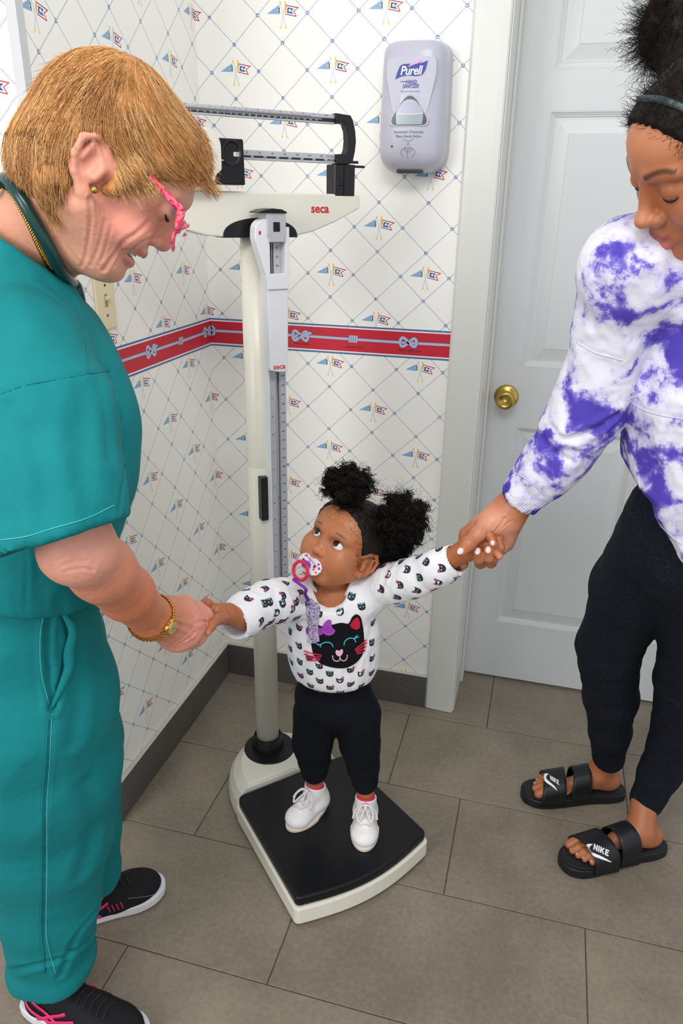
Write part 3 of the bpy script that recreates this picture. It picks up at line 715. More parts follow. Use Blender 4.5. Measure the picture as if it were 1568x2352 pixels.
# ================================================================== SCULPTING KIT (signed distance fields -> surface nets)
BIG = .06
class Fld:
    def __init__(s, lo, hi, h):
        s.lo = np.array(lo, float); s.h = h; s.n = np.ceil((np.array(hi, float) - s.lo) / h).astype(int) + 1
        s.ax = [s.lo[i] + h * np.arange(s.n[i]) for i in range(3)]
        s.d = np.full(tuple(s.n), BIG, np.float32)
    def _sl(s, lo, hi):
        a = np.clip(np.floor((np.array(lo) - s.lo) / s.h).astype(int), 0, s.n); b = np.clip(np.ceil((np.array(hi) - s.lo) / s.h).astype(int) + 1, 0, s.n)
        if (b <= a).any(): return None, None
        sl = tuple(slice(a[i], b[i]) for i in range(3))
        X = s.ax[0][sl[0]][:, None, None]; Y = s.ax[1][sl[1]][None, :, None]; Z = s.ax[2][sl[2]][None, None, :]
        return sl, (X, Y, Z)
    def _op(s, sl, d, k, op):
        a = s.d[sl]; k = max(k, 1e-5)
        if op == 'u':
            h = np.clip(.5 + .5 * (a - d) / k, 0, 1); r = a * (1 - h) + d * h - k * h * (1 - h)
        elif op == 's':
            h = np.clip(.5 - .5 * (a + d) / k, 0, 1); r = a * (1 - h) - d * h + k * h * (1 - h)
        else:   # intersect
            h = np.clip(.5 - .5 * (a - d) / k, 0, 1); r = a * (1 - h) + d * h + k * h * (1 - h)
        s.d[sl] = r.astype(np.float32)
    def cap(s, a, b, ra, rb=None, k=.006, op='u', flat=None, fs=1.0, m=None):
        a = np.asarray(a, float); b = np.asarray(b, float); rb = ra if rb is None else rb; R = max(ra, rb)
        m = (k + .006) if m is None else m
        sl, g = s._sl(np.minimum(a, b) - R - m, np.maximum(a, b) + R + m)
        if sl is None: return
        ba = b - a; L2 = max(ba @ ba, 1e-12)
        px, py, pz = g[0] - a[0], g[1] - a[1], g[2] - a[2]
        t = np.clip((px * ba[0] + py * ba[1] + pz * ba[2]) / L2, 0, 1)
        qx, qy, qz = px - t * ba[0], py - t * ba[1], pz - t * ba[2]; q2 = qx * qx + qy * qy + qz * qz
        if flat is not None:
            f = unit(flat); qn = qx * f[0] + qy * f[1] + qz * f[2]; q2 = q2 - qn * qn + (qn / fs) ** 2
        d = np.sqrt(np.maximum(q2, 0)) - (ra + (rb - ra) * t)
        if flat is not None and fs < 1: d = d * (.5 + .5 * fs)
        s._op(sl, d, k, op)
    def chain(s, pts, rad, k=.006, op='u', flat=None, fs=1.0):
        for i in range(len(pts) - 1): s.cap(pts[i], pts[i + 1], rad[i], rad[i + 1], k, op, flat, fs)
    def ell(s, c, r, k=.006, op='u', R=None, m=None):
        c = np.asarray(c, float); r = np.asarray(r, float) * np.ones(3); m = (k + .006) if m is None else m
        M = np.eye(3) if R is None else np.asarray(R, float)       # columns = axes
        ext = np.sqrt(((M * r) ** 2).sum(1)) + m
        sl, g = s._sl(c - ext, c + ext)
        if sl is None: return
        p = [g[i] - c[i] for i in range(3)]
        l = [p[0] * M[0, j] + p[1] * M[1, j] + p[2] * M[2, j] for j in range(3)]
        k0 = np.sqrt(sum((l[j] / r[j]) ** 2 for j in range(3))); k1 = np.sqrt(sum((l[j] / r[j] ** 2) ** 2 for j in range(3)))
        d = np.where(k0 > 1e-6, k0 * (k0 - 1) / np.maximum(k1, 1e-9), -r.min())
        s._op(sl, d, k, op)
    def half(s, p, n, k=.001, op='i'):
        """keep the side the normal n points away from (intersect with a half-space)"""
        n = unit(n); d = sum((s.ax[i].reshape([-1 if j == i else 1 for j in range(3)]) - p[i]) * n[i] for i in range(3))
        s._op((slice(None),) * 3, d, k, op)
    def cut_end(s, p, n, R):
        """trim what lies past the plane (p, n), only within R of p"""
        p = np.asarray(p, float); n = unit(n); sl, g = s._sl(p - R, p + R)
        if sl is None: return
        q = [g[i] - p[i] for i in range(3)]; pl = q[0] * n[0] + q[1] * n[1] + q[2] * n[2]; near = np.sqrt(q[0] ** 2 + q[1] ** 2 + q[2] ** 2) - R
        s.d[sl] = np.maximum(s.d[sl], -np.maximum(-pl, near)).astype(np.float32)
    def mesh(s):
        d = s.d; nx, ny, nz = d.shape; ins = d < 0
        c = np.zeros((nx - 1, ny - 1, nz - 1), np.int8)
        for i in (0, 1):
            for j in (0, 1):
                for k in (0, 1): c += ins[i:nx - 1 + i, j:ny - 1 + j, k:nz - 1 + k]
        cells = np.argwhere((c > 0) & (c < 8)); idx = -np.ones(c.shape, np.int64); idx[tuple(cells.T)] = np.arange(len(cells))
        P = np.zeros((len(cells), 3)); W_ = np.zeros(len(cells)); I, J, K = cells.T
        for a in range(3):
            for u in (0, 1):
                for v in (0, 1):
                    o0 = [0, 0, 0]; b_, c_ = [q for q in range(3) if q != a]; o0[b_] = u; o0[c_] = v; o1 = list(o0); o1[a] = 1
                    d0 = d[I + o0[0], J + o0[1], K + o0[2]]; d1 = d[I + o1[0], J + o1[1], K + o1[2]]
                    mk = (d0 < 0) != (d1 < 0); t = np.where(mk, d0 / np.where(mk, d0 - d1, 1), 0)
                    q = np.tile(np.array(o0, float), (len(cells), 1)); q[:, a] = t
                    P += q * mk[:, None]; W_ += mk
        P = P / np.maximum(W_, 1)[:, None] + cells; V_ = s.lo + P * s.h
        quads = []
        for a in range(3):
            b_, c_ = (a + 1) % 3, (a + 2) % 3
            s0 = [slice(None)] * 3; s1 = [slice(None)] * 3; s0[a] = slice(0, -1); s1[a] = slice(1, None)
            A, B = ins[tuple(s0)], ins[tuple(s1)]
            e = np.argwhere(A != B); ok = (e[:, b_] > 0) & (e[:, c_] > 0) & (e[:, b_] < d.shape[b_] - 1) & (e[:, c_] < d.shape[c_] - 1); e = e[ok]
            if not len(e): continue
            f = A[tuple(e.T)]
            def cell(db, dc):
                q = e.copy(); q[:, b_] += db; q[:, c_] += dc; return idx[tuple(q.T)]
            Q = np.stack([cell(-1, -1), cell(0, -1), cell(0, 0), cell(-1, 0)], 1); Q[~f] = Q[~f][:, ::-1]
            quads.append(Q[(Q >= 0).all(1)])
        return V_, np.vstack(quads)

def vnormals(v, q):
    n = np.cross(v[q[:, 2]] - v[q[:, 0]], v[q[:, 3]] - v[q[:, 1]]); out = np.zeros_like(v)
    for a in range(3): out[:, a] = sum(np.bincount(q[:, j], n[:, a], len(v)) for j in range(4))
    return out / (np.linalg.norm(out, axis=1)[:, None] + 1e-12)
def relax(v, q, it=1, f=.5):
    for _ in range(it):
        acc = np.zeros_like(v); cnt = np.zeros(len(v))
        for a, b in ((0, 1), (1, 2), (2, 3), (3, 0)):
            for i, j in ((a, b), (b, a)):
                for c in range(3): acc[:, c] += np.bincount(q[:, i], v[q[:, j], c], len(v))
                cnt += np.bincount(q[:, i], minlength=len(v))
        v = v + f * (acc / np.maximum(cnt, 1)[:, None] - v)
    return v
def vnoise(p, seed=0):
    """smooth value noise in [-1, 1]"""
    i = np.floor(p).astype(np.int64); f = p - i; f = f * f * (3 - 2 * f); out = 0
    for dx in (0, 1):
        for dy in (0, 1):
            for dz in (0, 1):
                h = ((i[:, 0] + dx) * 374761393 + (i[:, 1] + dy) * 668265263 + (i[:, 2] + dz) * 2147483647 + seed * 974634777) & 0xffffffff
                h = ((h ^ (h >> 13)) * 1274126177) & 0xffffffff; r = ((h ^ (h >> 16)) & 0xffff) / 32767.5 - 1
                out = out + r * (f[:, 0] if dx else 1 - f[:, 0]) * (f[:, 1] if dy else 1 - f[:, 1]) * (f[:, 2] if dz else 1 - f[:, 2])
    return out
def fold(v, q, amp, scale, axis=None, stretch=1.0, seed=0, n=None):
    """push vertices along the normal by ridged noise; axis: direction the creases run along"""
    n = vnormals(v, q) if n is None else n; p = v / scale
    if axis is not None:
        a = unit(axis); t = p @ a; p = p - np.outer(t, a) * (1 - 1 / stretch)
    w = vnoise(p + 2.7 * np.stack([vnoise(p * .5, seed + 5), vnoise(p * .5, seed + 6), vnoise(p * .5, seed + 7)], 1) * .4, seed)
    r = 1 - np.abs(w) * 2
    am = amp if np.isscalar(amp) else amp[:, None][:, 0]
    return v + n * ((am * r)[:, None] if not np.isscalar(am) else am * r[:, None])
def paint(v, spots, base):
    """own colours of a surface: spots = (centre, radii, colour, softness[, frame])"""
    C = np.tile(np.array(base, float), (len(v), 1))
    for sp_ in spots:
        c, r, col, soft = sp_[:4]; d = v - np.asarray(c, float)
        if len(sp_) > 4 and sp_[4] is not None: d = d @ np.asarray(sp_[4])
        e = np.sqrt(((d / (np.asarray(r, float) * np.ones(3))) ** 2).sum(1)); w = np.clip((1 + soft - e) / (2 * soft), 0, 1); w = w * w * (3 - 2 * w)
        if len(sp_) > 5: w = w * sp_[5]
        C = C * (1 - w[:, None]) + np.array(col) * w[:, None]
    return C
def set_color(me, C):
    a = me.color_attributes.new('own_colour', 'FLOAT_COLOR', 'POINT'); D4 = np.ones((len(me.vertices), 4), np.float32); D4[:, :3] = C
    a.data.foreach_set('color', D4.ravel())
def skin_mat(name, rough=.48, sss=.12, rad=(.8, .35, .2), fine=.25, spec=.4, blot=.10):
    t = NT(name, rough, 0, spec); at_ = t.n('ShaderNodeAttribute', attribute_name='own_colour').outputs['Color']
    v = t.pos(); f = t.noise(v, 55., 4., .6); hs = t.n('ShaderNodeHueSaturation')
    t.put(hs.inputs['Color'], at_); t.put(hs.inputs['Value'], t.M('MULTIPLY_ADD', f, blot * 2, 1 - blot)); t.color(hs.outputs[0])
    t.b.inputs['Subsurface Weight'].default_value = sss; t.b.inputs['Subsurface Radius'].default_value = rad; t.b.inputs['Subsurface Scale'].default_value = .008
    t.bump(t.noise(v, 900., 2.), fine * .5, .0006); t.bump(t.noise(t.scale(v, (1, 1, 1)), 260., 3.), fine * .5, .0012)
    return t.m
def blobs(list_):
    v = np.vstack([a for a, _ in list_]); q = []; o = 0
    for a, b in list_: q.append(np.asarray(b) + o); o += len(a)
    return v, np.vstack(q)
def xf(v, M): v = np.asarray(v); return v @ M[:3, :3].T + M[:3, 3]
def cam_frame(origin, X, Y):
    """head frame from its right and forward axes given along the lens's right, down, forward directions"""
    Y = unit(Y); X = np.asarray(X, float); X = unit(X - (X @ Y) * Y); Z = np.cross(X, Y)
    M = np.eye(4); M[:3, :3] = CAM_R.T @ np.stack([X, Y, Z], 1); M[:3, 3] = origin; return M
def npM(M): 
    m_ = Matrix.Identity(4)
    for i in range(4):
        for j in range(4): m_[i][j] = float(M[i][j])
    return m_
def eye(parent, c, r, gaze, iris, iris_r=.48, name='eye'):
    bm = bmesh.new(); bmesh.ops.create_uvsphere(bm, u_segments=32, v_segments=20, radius=r)
    for v in bm.verts:      # pole along +Z is the gaze; small corneal bulge
        k = v.co.z / r
        if k > .87: v.co *= 1 + .06 * (k - .87) / .13
    me = bm_mesh('eye', bm, True); o = link(name, me, eye_mat(iris, r, iris_r))
    o.rotation_euler = V(unit(gaze)).to_track_quat('Z', 'Y').to_euler(); o.location = V(c)
    return keep_world(o, parent)
_em = {}
def eye_mat(iris, r, ir):
    key = (iris, round(r, 4))
    if key in _em: return _em[key]
    t = NT('wet_eye', .06, 0, .6); P = t.xyz(t.obj()); ang = t.M('SQRT', t.M('ADD', t.M('MULTIPLY', P[0], P[0]), t.M('MULTIPLY', P[1], P[1])))
    a = t.M('DIVIDE', ang, r); front = t.M('GREATER_THAN', P[2], 0.0)
    ic = t.mix(t.noise(t.obj(), 900., 2.), tuple(x * .7 for x in iris), tuple(min(1, x * 1.3) for x in iris))
    c = t.mix(t.M('MULTIPLY', t.M('SUBTRACT', 1.0, t.step(a, ir - .04, ir + .03)), front), sRGB(236, 234, 236), ic)
    c = t.mix(t.M('MULTIPLY', t.M('SUBTRACT', 1.0, t.step(a, ir * .48, ir * .56)), front), c, (.004, .004, .004))
    t.color(c); _em[key] = t.m; return t.m
# --- hair strands: many thin three-sided tubes in one mesh
def strands(paths, r0, r1, sides=3):
    """paths (n, m, 3)"""
    P = np.asarray(paths, float); n, m_, _ = P.shape
    T = np.gradient(P, axis=1); T /= np.linalg.norm(T, axis=2)[..., None] + 1e-9
    a = np.where(np.abs(T[..., 2:3]) < .9, np.array([0, 0, 1.]), np.array([1., 0, 0])); N = np.cross(T, a); N /= np.linalg.norm(N, axis=2)[..., None] + 1e-9
    B = np.cross(T, N); rr = np.linspace(r0, r1, m_)[None, :, None]; ring = []
    for k in range(sides):
        an = 2 * math.pi * k / sides; ring.append(P + rr * (math.cos(an) * N + math.sin(an) * B))
    v = np.stack(ring, 2).reshape(-1, 3); base = (np.arange(n) * m_)[:, None] + np.arange(m_ - 1)[None]; base = base.ravel() * sides; q = []
    for k in range(sides):
        k2 = (k + 1) % sides; q.append(np.stack([base + k, base + k2, base + sides + k2, base + sides + k], 1))
    return v, np.vstack(q)
def hair_mat(name, dark, light, rough=.42, spec=.5, sc=(3., 3., 3.), n_sc=30.):
    t = NT(name, rough, 0, spec); v = t.scale(t.pos(), sc); f = t.noise(v, n_sc, 3., .6)
    g = t.noise(t.pos(), 1400., 1.)
    t.color(t.mix(t.step(t.M('ADD', t.M('MULTIPLY', f, .7), t.M('MULTIPLY', g, .3)), .32, .68), dark, light)); return t.m

# --- hand: finger chains in a local frame (x across to the thumb side, y along the fingers, z out of the back)
def finger_pts(base, dirx, lens, curls, up=(0, 0, 1), splay=0.0):
    """joints of a finger; curls: bend (rad, towards the palm) at each joint"""
    d = unit(dirx); side = unit(np.cross(d, up)); P = [np.array(base, float)]; ang = 0; u_ = unit(np.cross(side, d))
    for l, c in zip(lens, curls):
        ang += c; P.append(P[-1] + l * (math.cos(ang) * d - math.sin(ang) * u_))
    return P
# ================================================================== TODDLER
tod = thing('person', 'toddler in white kitten-print top and black leggings standing on the scale, looking up', 'person', tuple(at(770, 1885, 1.70)))
TW_ = lambda name, me, mat, parent=tod: keep_world(link(name, me, mat), parent)
T_SKIN = skin_mat('brown_skin', .42, .10, (.9, .4, .22), .22, .45, .08)
TB = sRGB(176, 106, 66)
HT = cam_frame(np.zeros(3), (-.706, -.424, .567), (-.527, -.22, -.82))
ear_l = at(842, 1297, 1.40)
HT[:3, 3] = ear_l + HT[:3, 0] * .064           # x = her right
def head_toddler():
    F = Fld((-.10, -.11, -.115), (.10, .10, .125), .0012)
    F.ell((0, -.012, .036), (.0685, .080, .066), k=.01)
    F.ell((0, .030, .040), (.056, .040, .048), k=.02)
    F.ell((0, .022, -.012), (.055, .044, .050), k=.02)
    for s in (-1, 1):
        F.ell((s * .031, .036, -.029), (.025, .026, .026), k=.018)            # full cheeks
        F.cap((s * .046, .000, -.030), (s * .020, .042, -.062), .014, .012, k=.018)
        F.ell((s * .034, .050, -.012), (.016, .012, .014), k=.02)
        F.cap((s * .012, .066, .0225), (s * .038, .055, .0235), .006, .006, k=.012)       # brow
    F.ell((0, .050, -.060), (.014, .012, .011), k=.014)                      # chin
    F.ell((0, .056, -.043), (.022, .013, .017), k=.012)                      # mouth mound
    F.ell((0, .012, -.052), (.034, .036, .022), k=.014)
    for s in (-1, 1): F.ell((s * .0265, .0735, .0075), (.0135, .0105, .0095), k=.007, op='s')
    F.cap((0, .062, .009), (0, .0690, -.013), .0052, .0070, k=.009)           # nose
    F.ell((0, .0725, -.0175), (.0086, .0082, .0072), k=.006)
    for s in (-1, 1):
        F.ell((s * .0078, .0665, -.0195), (.0062, .0070, .0056), k=.004)
        F.ell((s * .0042, .0735, -.0235), (.0023, .0028, .0018), k=.0015, op='s')
    F.cap((-.011, .0660, -.0405), (.011, .0660, -.0405), .0045, .0045, k=.006)  # lips
    F.cap((-.009, .0640, -.0480), (.009, .0640, -.0480), .0048, .0048, k=.006)
    # eyes: lid ball, almond opening, room for the eyeball
    for s in (-1, 1):
        c = np.array([s * .0255, .0535, .0075])
        F.ell(c, .0137, k=.0035)
        ax = unit([s * .35, 1, .18]); xx = unit(np.cross(ax, [0, 0, 1])); zz = np.cross(xx, ax); R = np.stack([xx, ax, zz], 1)
        ca, sa = math.cos(-s * .10), math.sin(-s * .10); R = R @ np.array([[ca, 0, -sa], [0, 1, 0], [sa, 0, ca]])
        F.ell(c + ax * .0110, (.0118, .0110, .0078), k=.001, op='s', R=R)
        F.ell(c, .0121, k=.0006, op='s')
    # neck
    F.chain([(0, -.020, -.030), (0, -.030, -.075), (.0, -.036, -.113)], [.034, .030, .031], k=.016)
    # ears
    for s in (-1, 1):
        E_ = 1.18; o = np.array([s * .0605, .005, -.005]); side = np.array([s, 0, 0])
        ring = [(.0, .012, .012), (.006, .004, .0215), (.009, -.009, .0225), (.0105, -.0175, .013), (.0095, -.0175, -.001), (.006, -.010, -.012), (.001, -.002, -.0175)]
        e = lambda a, b, c: o + np.array([s * a, b, c]) * E_
        F.ell(e(.003, -.005, .002), (.0053, .0160, .0200), k=.004)
        F.chain([e(*p) for p in ring], [.0035, .0035, .0037, .0039, .0037, .0035, .0048], k=.0025)
        F.ell(e(.0035, .0, -.0165), (.0050, .0061, .0080), k=.004)
        F.ell(e(.0095, -.0045, .001), (.0062, .0085, .0112), k=.002, op='s')
        F.cap(e(.006, .006, .002), e(.006, .007, -.006), .0035, k=.003)
        F.cap(e(.0075, -.009, .014), e(.0075, -.0115, -.004), .0026, k=.003)
    v, q = F.mesh(); v = relax(v, q, 1, .4)
    lip = sRGB(150, 78, 70)
    C = paint(v, [((0, .04, -.02), (.06, .05, .05), sRGB(198, 128, 86), .5), ((0, .07, .045), (.05, .03, .03), sRGB(198, 126, 82), .6),
                  ((0, .072, -.018), (.012, .01, .01), sRGB(204, 132, 92), .5),
                  ((-.0255, .066, .0125), (.019, .012, .012), sRGB(134, 78, 50), .5, None, .55), ((.0255, .066, .0125), (.019, .012, .012), sRGB(118, 66, 42), .5, None, .55),
                  ((0, .068, -.0435), (.0135, .010, .0075), lip, .25),
                  ((-.056, .010, .040), (.020, .022, .034), sRGB(96, 56, 36), .6, None, .8), ((.056, .010, .040), (.020, .022, .034), sRGB(96, 56, 36), .6, None, .8),
                  ((0, .05, .088), (.05, .03, .018), sRGB(92, 54, 36), .6, None, .8)], TB)
    bz = lambda x: .0262 - .12 * (abs(x) - .026)
    dd = np.abs(v[:, 2] - (.0285 - 6.0 * (np.abs(v[:, 0]) - .027) ** 2 - .05 * (np.abs(v[:, 0]) - .025)))
    w = np.clip(1.4 - dd / .0022, 0, 1) * np.clip(1.4 - np.abs(np.abs(v[:, 0]) - .0275) / .0105, 0, 1) * (v[:, 1] > .03)
    C = C * (1 - .62 * w[:, None]) + np.array(sRGB(52, 30, 22)) * .62 * w[:, None]
    return v, q, C
hv, hq, hC = head_toddler(); hv = xf(hv, HT)
# hands and forearms, shins
def field_world(lo, hi, h, fn):
    F = Fld(lo, hi, h); fn(F); return F.mesh()
def toddler_right_hand(F):
    w0, w1 = at(560, 1422, 1.325), at(522, 1410, 1.285)
    palm = at(497, 1407, 1.265)
    F.chain([w0, w1], [.0185, .0170], k=.008); F.cap(w1, palm, .0180, .0175, k=.01, flat=ray(0, 0), fs=.8)
    for a, (x, y) in enumerate(((470, 1383), (462, 1392), (458, 1404), (462, 1416))):
        b = at(486 - a, 1393 + a * 8, 1.262); m = at((486 + x) / 2 - 1, (1393 + a * 8 + y) / 2 - 3, 1.252); e = at(x, y, 1.262)
        F.chain([b, m, e, at(x - 12, y + 12, 1.272)], [.0075, .0068, .0062, .0055], k=.003)
    F.chain([at(512, 1418, 1.258), at(497, 1424, 1.218), at(485, 1437, 1.180), at(477, 1453, 1.168)], [.0120, .0088, .0074, .0056], k=.005)
v1 = field_world(at(560, 1422, 1.33) + np.array([-.16, -.22, -.06]), at(560, 1422, 1.33) + np.array([.08, .06, .15]), .0014, toddler_right_hand)
def toddler_left_hand(F):
    w0, w1, w2 = at(1020, 1292, 1.32), at(1062, 1268, 1.288), at(1082, 1257, 1.275)
    F.chain([w0, w1, w2], [.0190, .0185, .0190], k=.006)
    F.cap(w2, at(1112, 1243, 1.268), .0200, .0195, k=.01)
    F.chain([at(1122, 1234, 1.262), at(1144, 1240, 1.255), at(1149, 1256, 1.250), at(1142, 1272, 1.250)], [.0095, .0080, .0070, .0062], k=.004)
    F.chain([at(1120, 1250, 1.255), at(1134, 1262, 1.245), at(1147, 1278, 1.240)], [.0085, .0072, .0060], k=.004)
    F.chain([at(1118, 1258, 1.262), at(1128, 1274, 1.255), at(1120, 1286, 1.262)], [.0085, .0070, .0055], k=.004)
    F.chain([at(1100, 1235, 1.255), at(1122, 1228, 1.243), at(1130, 1240, 1.235)], [.0090, .0078, .0064], k=.004)
v2 = field_world(at(1085, 1265, 1.28) - .11, at(1085, 1265, 1.28) + .11, .0013, toddler_left_hand)
def shins(F):
    F.chain([at(720, 1740, 1.715), at(723, 1812, 1.768)], [.022, .0190], k=.004); F.chain([at(836, 1760, 1.70), at(840, 1840, 1.735)], [.022, .0190], k=.004)
v3 = field_world(at(775, 1790, 1.69) - .13, at(775, 1790, 1.69) + .13, .004, shins)
def trunk(F): F.chain([at(762, 1375, 1.47), at(766, 1450, 1.52), at(770, 1560, 1.60)], [.045, .055, .045], k=.02); F.cap(at(700, 1372, 1.47), at(860, 1362, 1.46), .028, k=.02); F.chain([at(700, 1372, 1.47), at(612, 1385, 1.395), at(550, 1420, 1.328)], [.026, .022, .017], k=.01); F.chain([at(860, 1362, 1.46), at(955, 1325, 1.375), at(1026, 1292, 1.322)], [.026, .022, .016], k=.01); F.chain([at(740, 1585, 1.62), at(717, 1705, 1.690), at(721, 1770, 1.738)], [.035, .027, .018], k=.01); F.chain([at(800, 1585, 1.61), at(828, 1710, 1.675), at(838, 1792, 1.712)], [.035, .027, .018], k=.01)
v4 = field_world(at(766, 1470, 1.53) - np.array([.24, .36, .42]), at(766, 1470, 1.53) + np.array([.30, .22, .26]), .0055, trunk)
V_, Q_ = blobs([(hv, hq), v1, v2, v3, v4]); CC = np.vstack([hC, paint(V_[len(hv):], [], TB)])
for c_, r_ in ((at(477, 1456, 1.168), .006), (at(1147, 1279, 1.24), .006)):
    d_ = np.linalg.norm(V_ - c_, axis=1); w_ = np.clip(1.5 - d_ / r_, 0, 1)[:, None] * .5; CC = CC * (1 - w_) + np.array(sRGB(226, 160, 140)) * w_
me = fast_mesh('body', V_, Q_); set_color(me, CC); tbody = TW_('body', me, T_SKIN)
gz = unit(at(500, 900, .85) - at(750, 1236, 1.36))
for s in (-1, 1):
    c = HT[:3, :3] @ np.array([s * .0255, .0535, .0075]) + HT[:3, 3]
    fw = HT[:3, :3] @ unit([s * .10, 1.0, .20]); g = HT[:3, :3] @ unit([.20, 1.0, .36])
    eye(tod, c, .0119, g, sRGB(60, 36, 24), .54)
# eyelashes: thin dark rim along the upper lid
def lash(c, HM, s, par, R, wid, up, tilt=.0, r0=.0006, yaw=.35, pitch=.18, name='eyelash', a0=.12, a1=.88, col=None):
    pts = []
    for t in np.linspace(a0 * math.pi, a1 * math.pi, 16):
        x = wid * math.cos(t); z = up * math.sin(t); y = math.sqrt(max(R * R - x * x - z * z, 1e-8))
        ax = unit([s * yaw, 1, pitch]); xx = unit(np.cross(ax, [0, 0, 1])); zz = np.cross(xx, ax)
        pts.append(c + xx * x + ax * y + zz * z)
    pts = xf(np.array(pts), HM); v_, q_ = sweep(pts, [r0 * (.6 + .8 * math.sin(math.pi * i / 15)) for i in range(16)], 5)
    return keep_world(link(name, mesh(name, v_, q_, True), col or LASH), par)
LASH = simple('lash_black', (22, 14, 12), .6)
for s in (-1, 1): lash(np.array([s * .0255, .0535, .0075]), HT, s, tod, .0141, .0114, .0078, r0=.0009)

# --- hair: cap over the skull, two curly puffs
T_HAIR = hair_mat('black_curls', (.004, .003, .003), (.018, .013, .011), .55, .18)
def cap_fn():
    F = Fld((-.085, -.105, -.07), (.085, .075, .115), .002)
    F.ell((0, -.014, .036), (.0715, .083, .069), k=.01); F.ell((0, .030, .040), (.0580, .0420, .0500), k=.02)
    F.half((0, .058, .062), (0, .080, -.050), k=.006); F.half((0, -.02, -.042), (0, .25, -1.0), k=.006)
    for s in (-1, 1): F.ell((s * .068, .002, -.012), (.022, .026, .034), k=.004, op='s')
    v, q = F.mesh(); v = fold(v, q, .0012, .006, (0, .8, .6), 3., 3); return v, q
cv_, cq_ = cap_fn(); me = fast_mesh('hair', xf(cv_, HT), cq_); thair = TW_('hair', me, T_HAIR)
def coil_paths(n, centre, R, seed, L=(.5, 1.0), coil=.0042, turns=4.5, m_=40, bias=None, grav=.15):
    rs = np.random.RandomState(seed); d = rs.normal(size=(n, 3)); 
    if bias is not None: d += np.asarray(bias) * .55
    d /= np.linalg.norm(d, axis=1)[:, None]; ln = R * rs.uniform(*L, n); t = np.linspace(0, 1, m_)
    a = np.where(np.abs(d[:, 2:3]) < .9, np.array([0, 0, 1.]), np.array([1., 0, 0])); e1 = np.cross(d, a); e1 /= np.linalg.norm(e1, axis=1)[:, None]; e2 = np.cross(d, e1)
    ph = rs.uniform(0, 6.28, n)[:, None] + t * 2 * math.pi * turns * rs.uniform(.7, 1.25, n)[:, None]; cr = coil * rs.uniform(.6, 1.3, n)[:, None] * (.25 + .75 * t)
    sway = rs.normal(size=(n, 3)) * .35; base = d[:, None, :] * (ln[:, None] * (.25 + .75 * t))[..., None] + (sway * ln[:, None])[:, None, :] * (t ** 2)[None, :, None] * .5
    P = centre + base + e1[:, None] * (cr * np.cos(ph))[..., None] + e2[:, None] * (cr * np.sin(ph))[..., None]; P[..., 2] -= grav * ln[:, None] * t ** 2
    return P
def lock_paths(centre, R, seed, locks, per, m_=34, coil=.0042, stretch=(1, 1, 1), bias=(0, 0, 0)):
    """curly locks: groups of strands sharing one helix, knobs at the outside"""
    rs = np.random.RandomState(seed); D = rs.normal(size=(locks, 3)) + np.asarray(bias) * .6; D /= np.linalg.norm(D, axis=1)[:, None]; out = []; t = np.linspace(0, 1, m_)
    for d in D:
        L = R * rs.uniform(.72, 1.0); a = np.cross(d, [0, 0, 1.] if abs(d[2]) < .9 else [1., 0, 0]); a = unit(a); b = np.cross(d, a)
        ph0 = rs.uniform(0, 6.28); turns = rs.uniform(2.6, 4.2); sw = rs.normal(size=3) * .22; c0 = coil * rs.uniform(.7, 1.25)
        for _ in range(per):
            j = rs.normal(size=3) * .06; ph = ph0 + rs.normal() * .5 + t * 2 * math.pi * turns; cr = c0 * rs.uniform(.75, 1.2) * np.clip(.1 + 1.3 * t, 0, 1)
            ax_ = d[None] * (L * (.2 + .8 * t - .10 * t ** 3))[:, None] + (j + 0)[None] * (L * t)[:, None] + (sw * L)[None] * (t ** 2)[:, None] * .5
            P = centre + ax_ + a * (cr * np.cos(ph))[:, None] + b * (cr * np.sin(ph))[:, None]; P[:, 2] -= .05 * L * t ** 2; out.append(P[int(m_ * .22):])
    P = np.array(out); return centre + (P - centre) * np.array(stretch)
def puff(centre, R, seed, stretch=(1, 1, 1), bias=None, n=100):
    F = Fld(centre - R * 1.3, centre + R * 1.3, .0028); F.ell(centre, R * .50 * np.array(stretch), k=.01)
    rs = np.random.RandomState(seed)
    for _ in range(110):
        d = unit(rs.normal(size=3)); F.ell(centre + d * R * rs.uniform(.42, .60) * np.array(stretch), R * rs.uniform(.07, .12), k=.003)
    v, q = F.mesh(); v = fold(v, q, .0022, .005, None, 1, seed)
    parts = [(v, q)]; P = lock_paths(centre, R, seed, int(n * 1.6), 12, 30, .0046, stretch, bias); a, b = strands(P, .00075, .0005, 3); parts.append((a, b))
    P = coil_paths(int(n * 5), centre, R, seed + 1, (.75, 1.08), .0028, 6, 36, bias, .05); P = centre + (P - centre) * np.array(stretch); P = P[:, 16:]; a, b = strands(P, .00030, .00015, 3); parts.append((a, b))
    return blobs(parts)
def tw(x, y, d): return at(x, y, d)
p1, p2, p3 = at(799, 1114, 1.375), at(920, 1196, 1.40), at(905, 1258, 1.43)
for c_, R_, sd_, st_, bi_, n_h in ((p1, .050, 11, (1.10, 1, .90), (0, 0, .3), 95), (p2, .058, 21, (1, 1, 1.15), (.3, 0, .25), 125), (p3, .036, 27, (1, 1, 1.1), (.3, 0, 0), 40)):
    a, b = puff(c_, R_, sd_, st_, bi_, n_h); TW_('hair_puff', fast_mesh('hair_puff', a, b), T_HAIR)
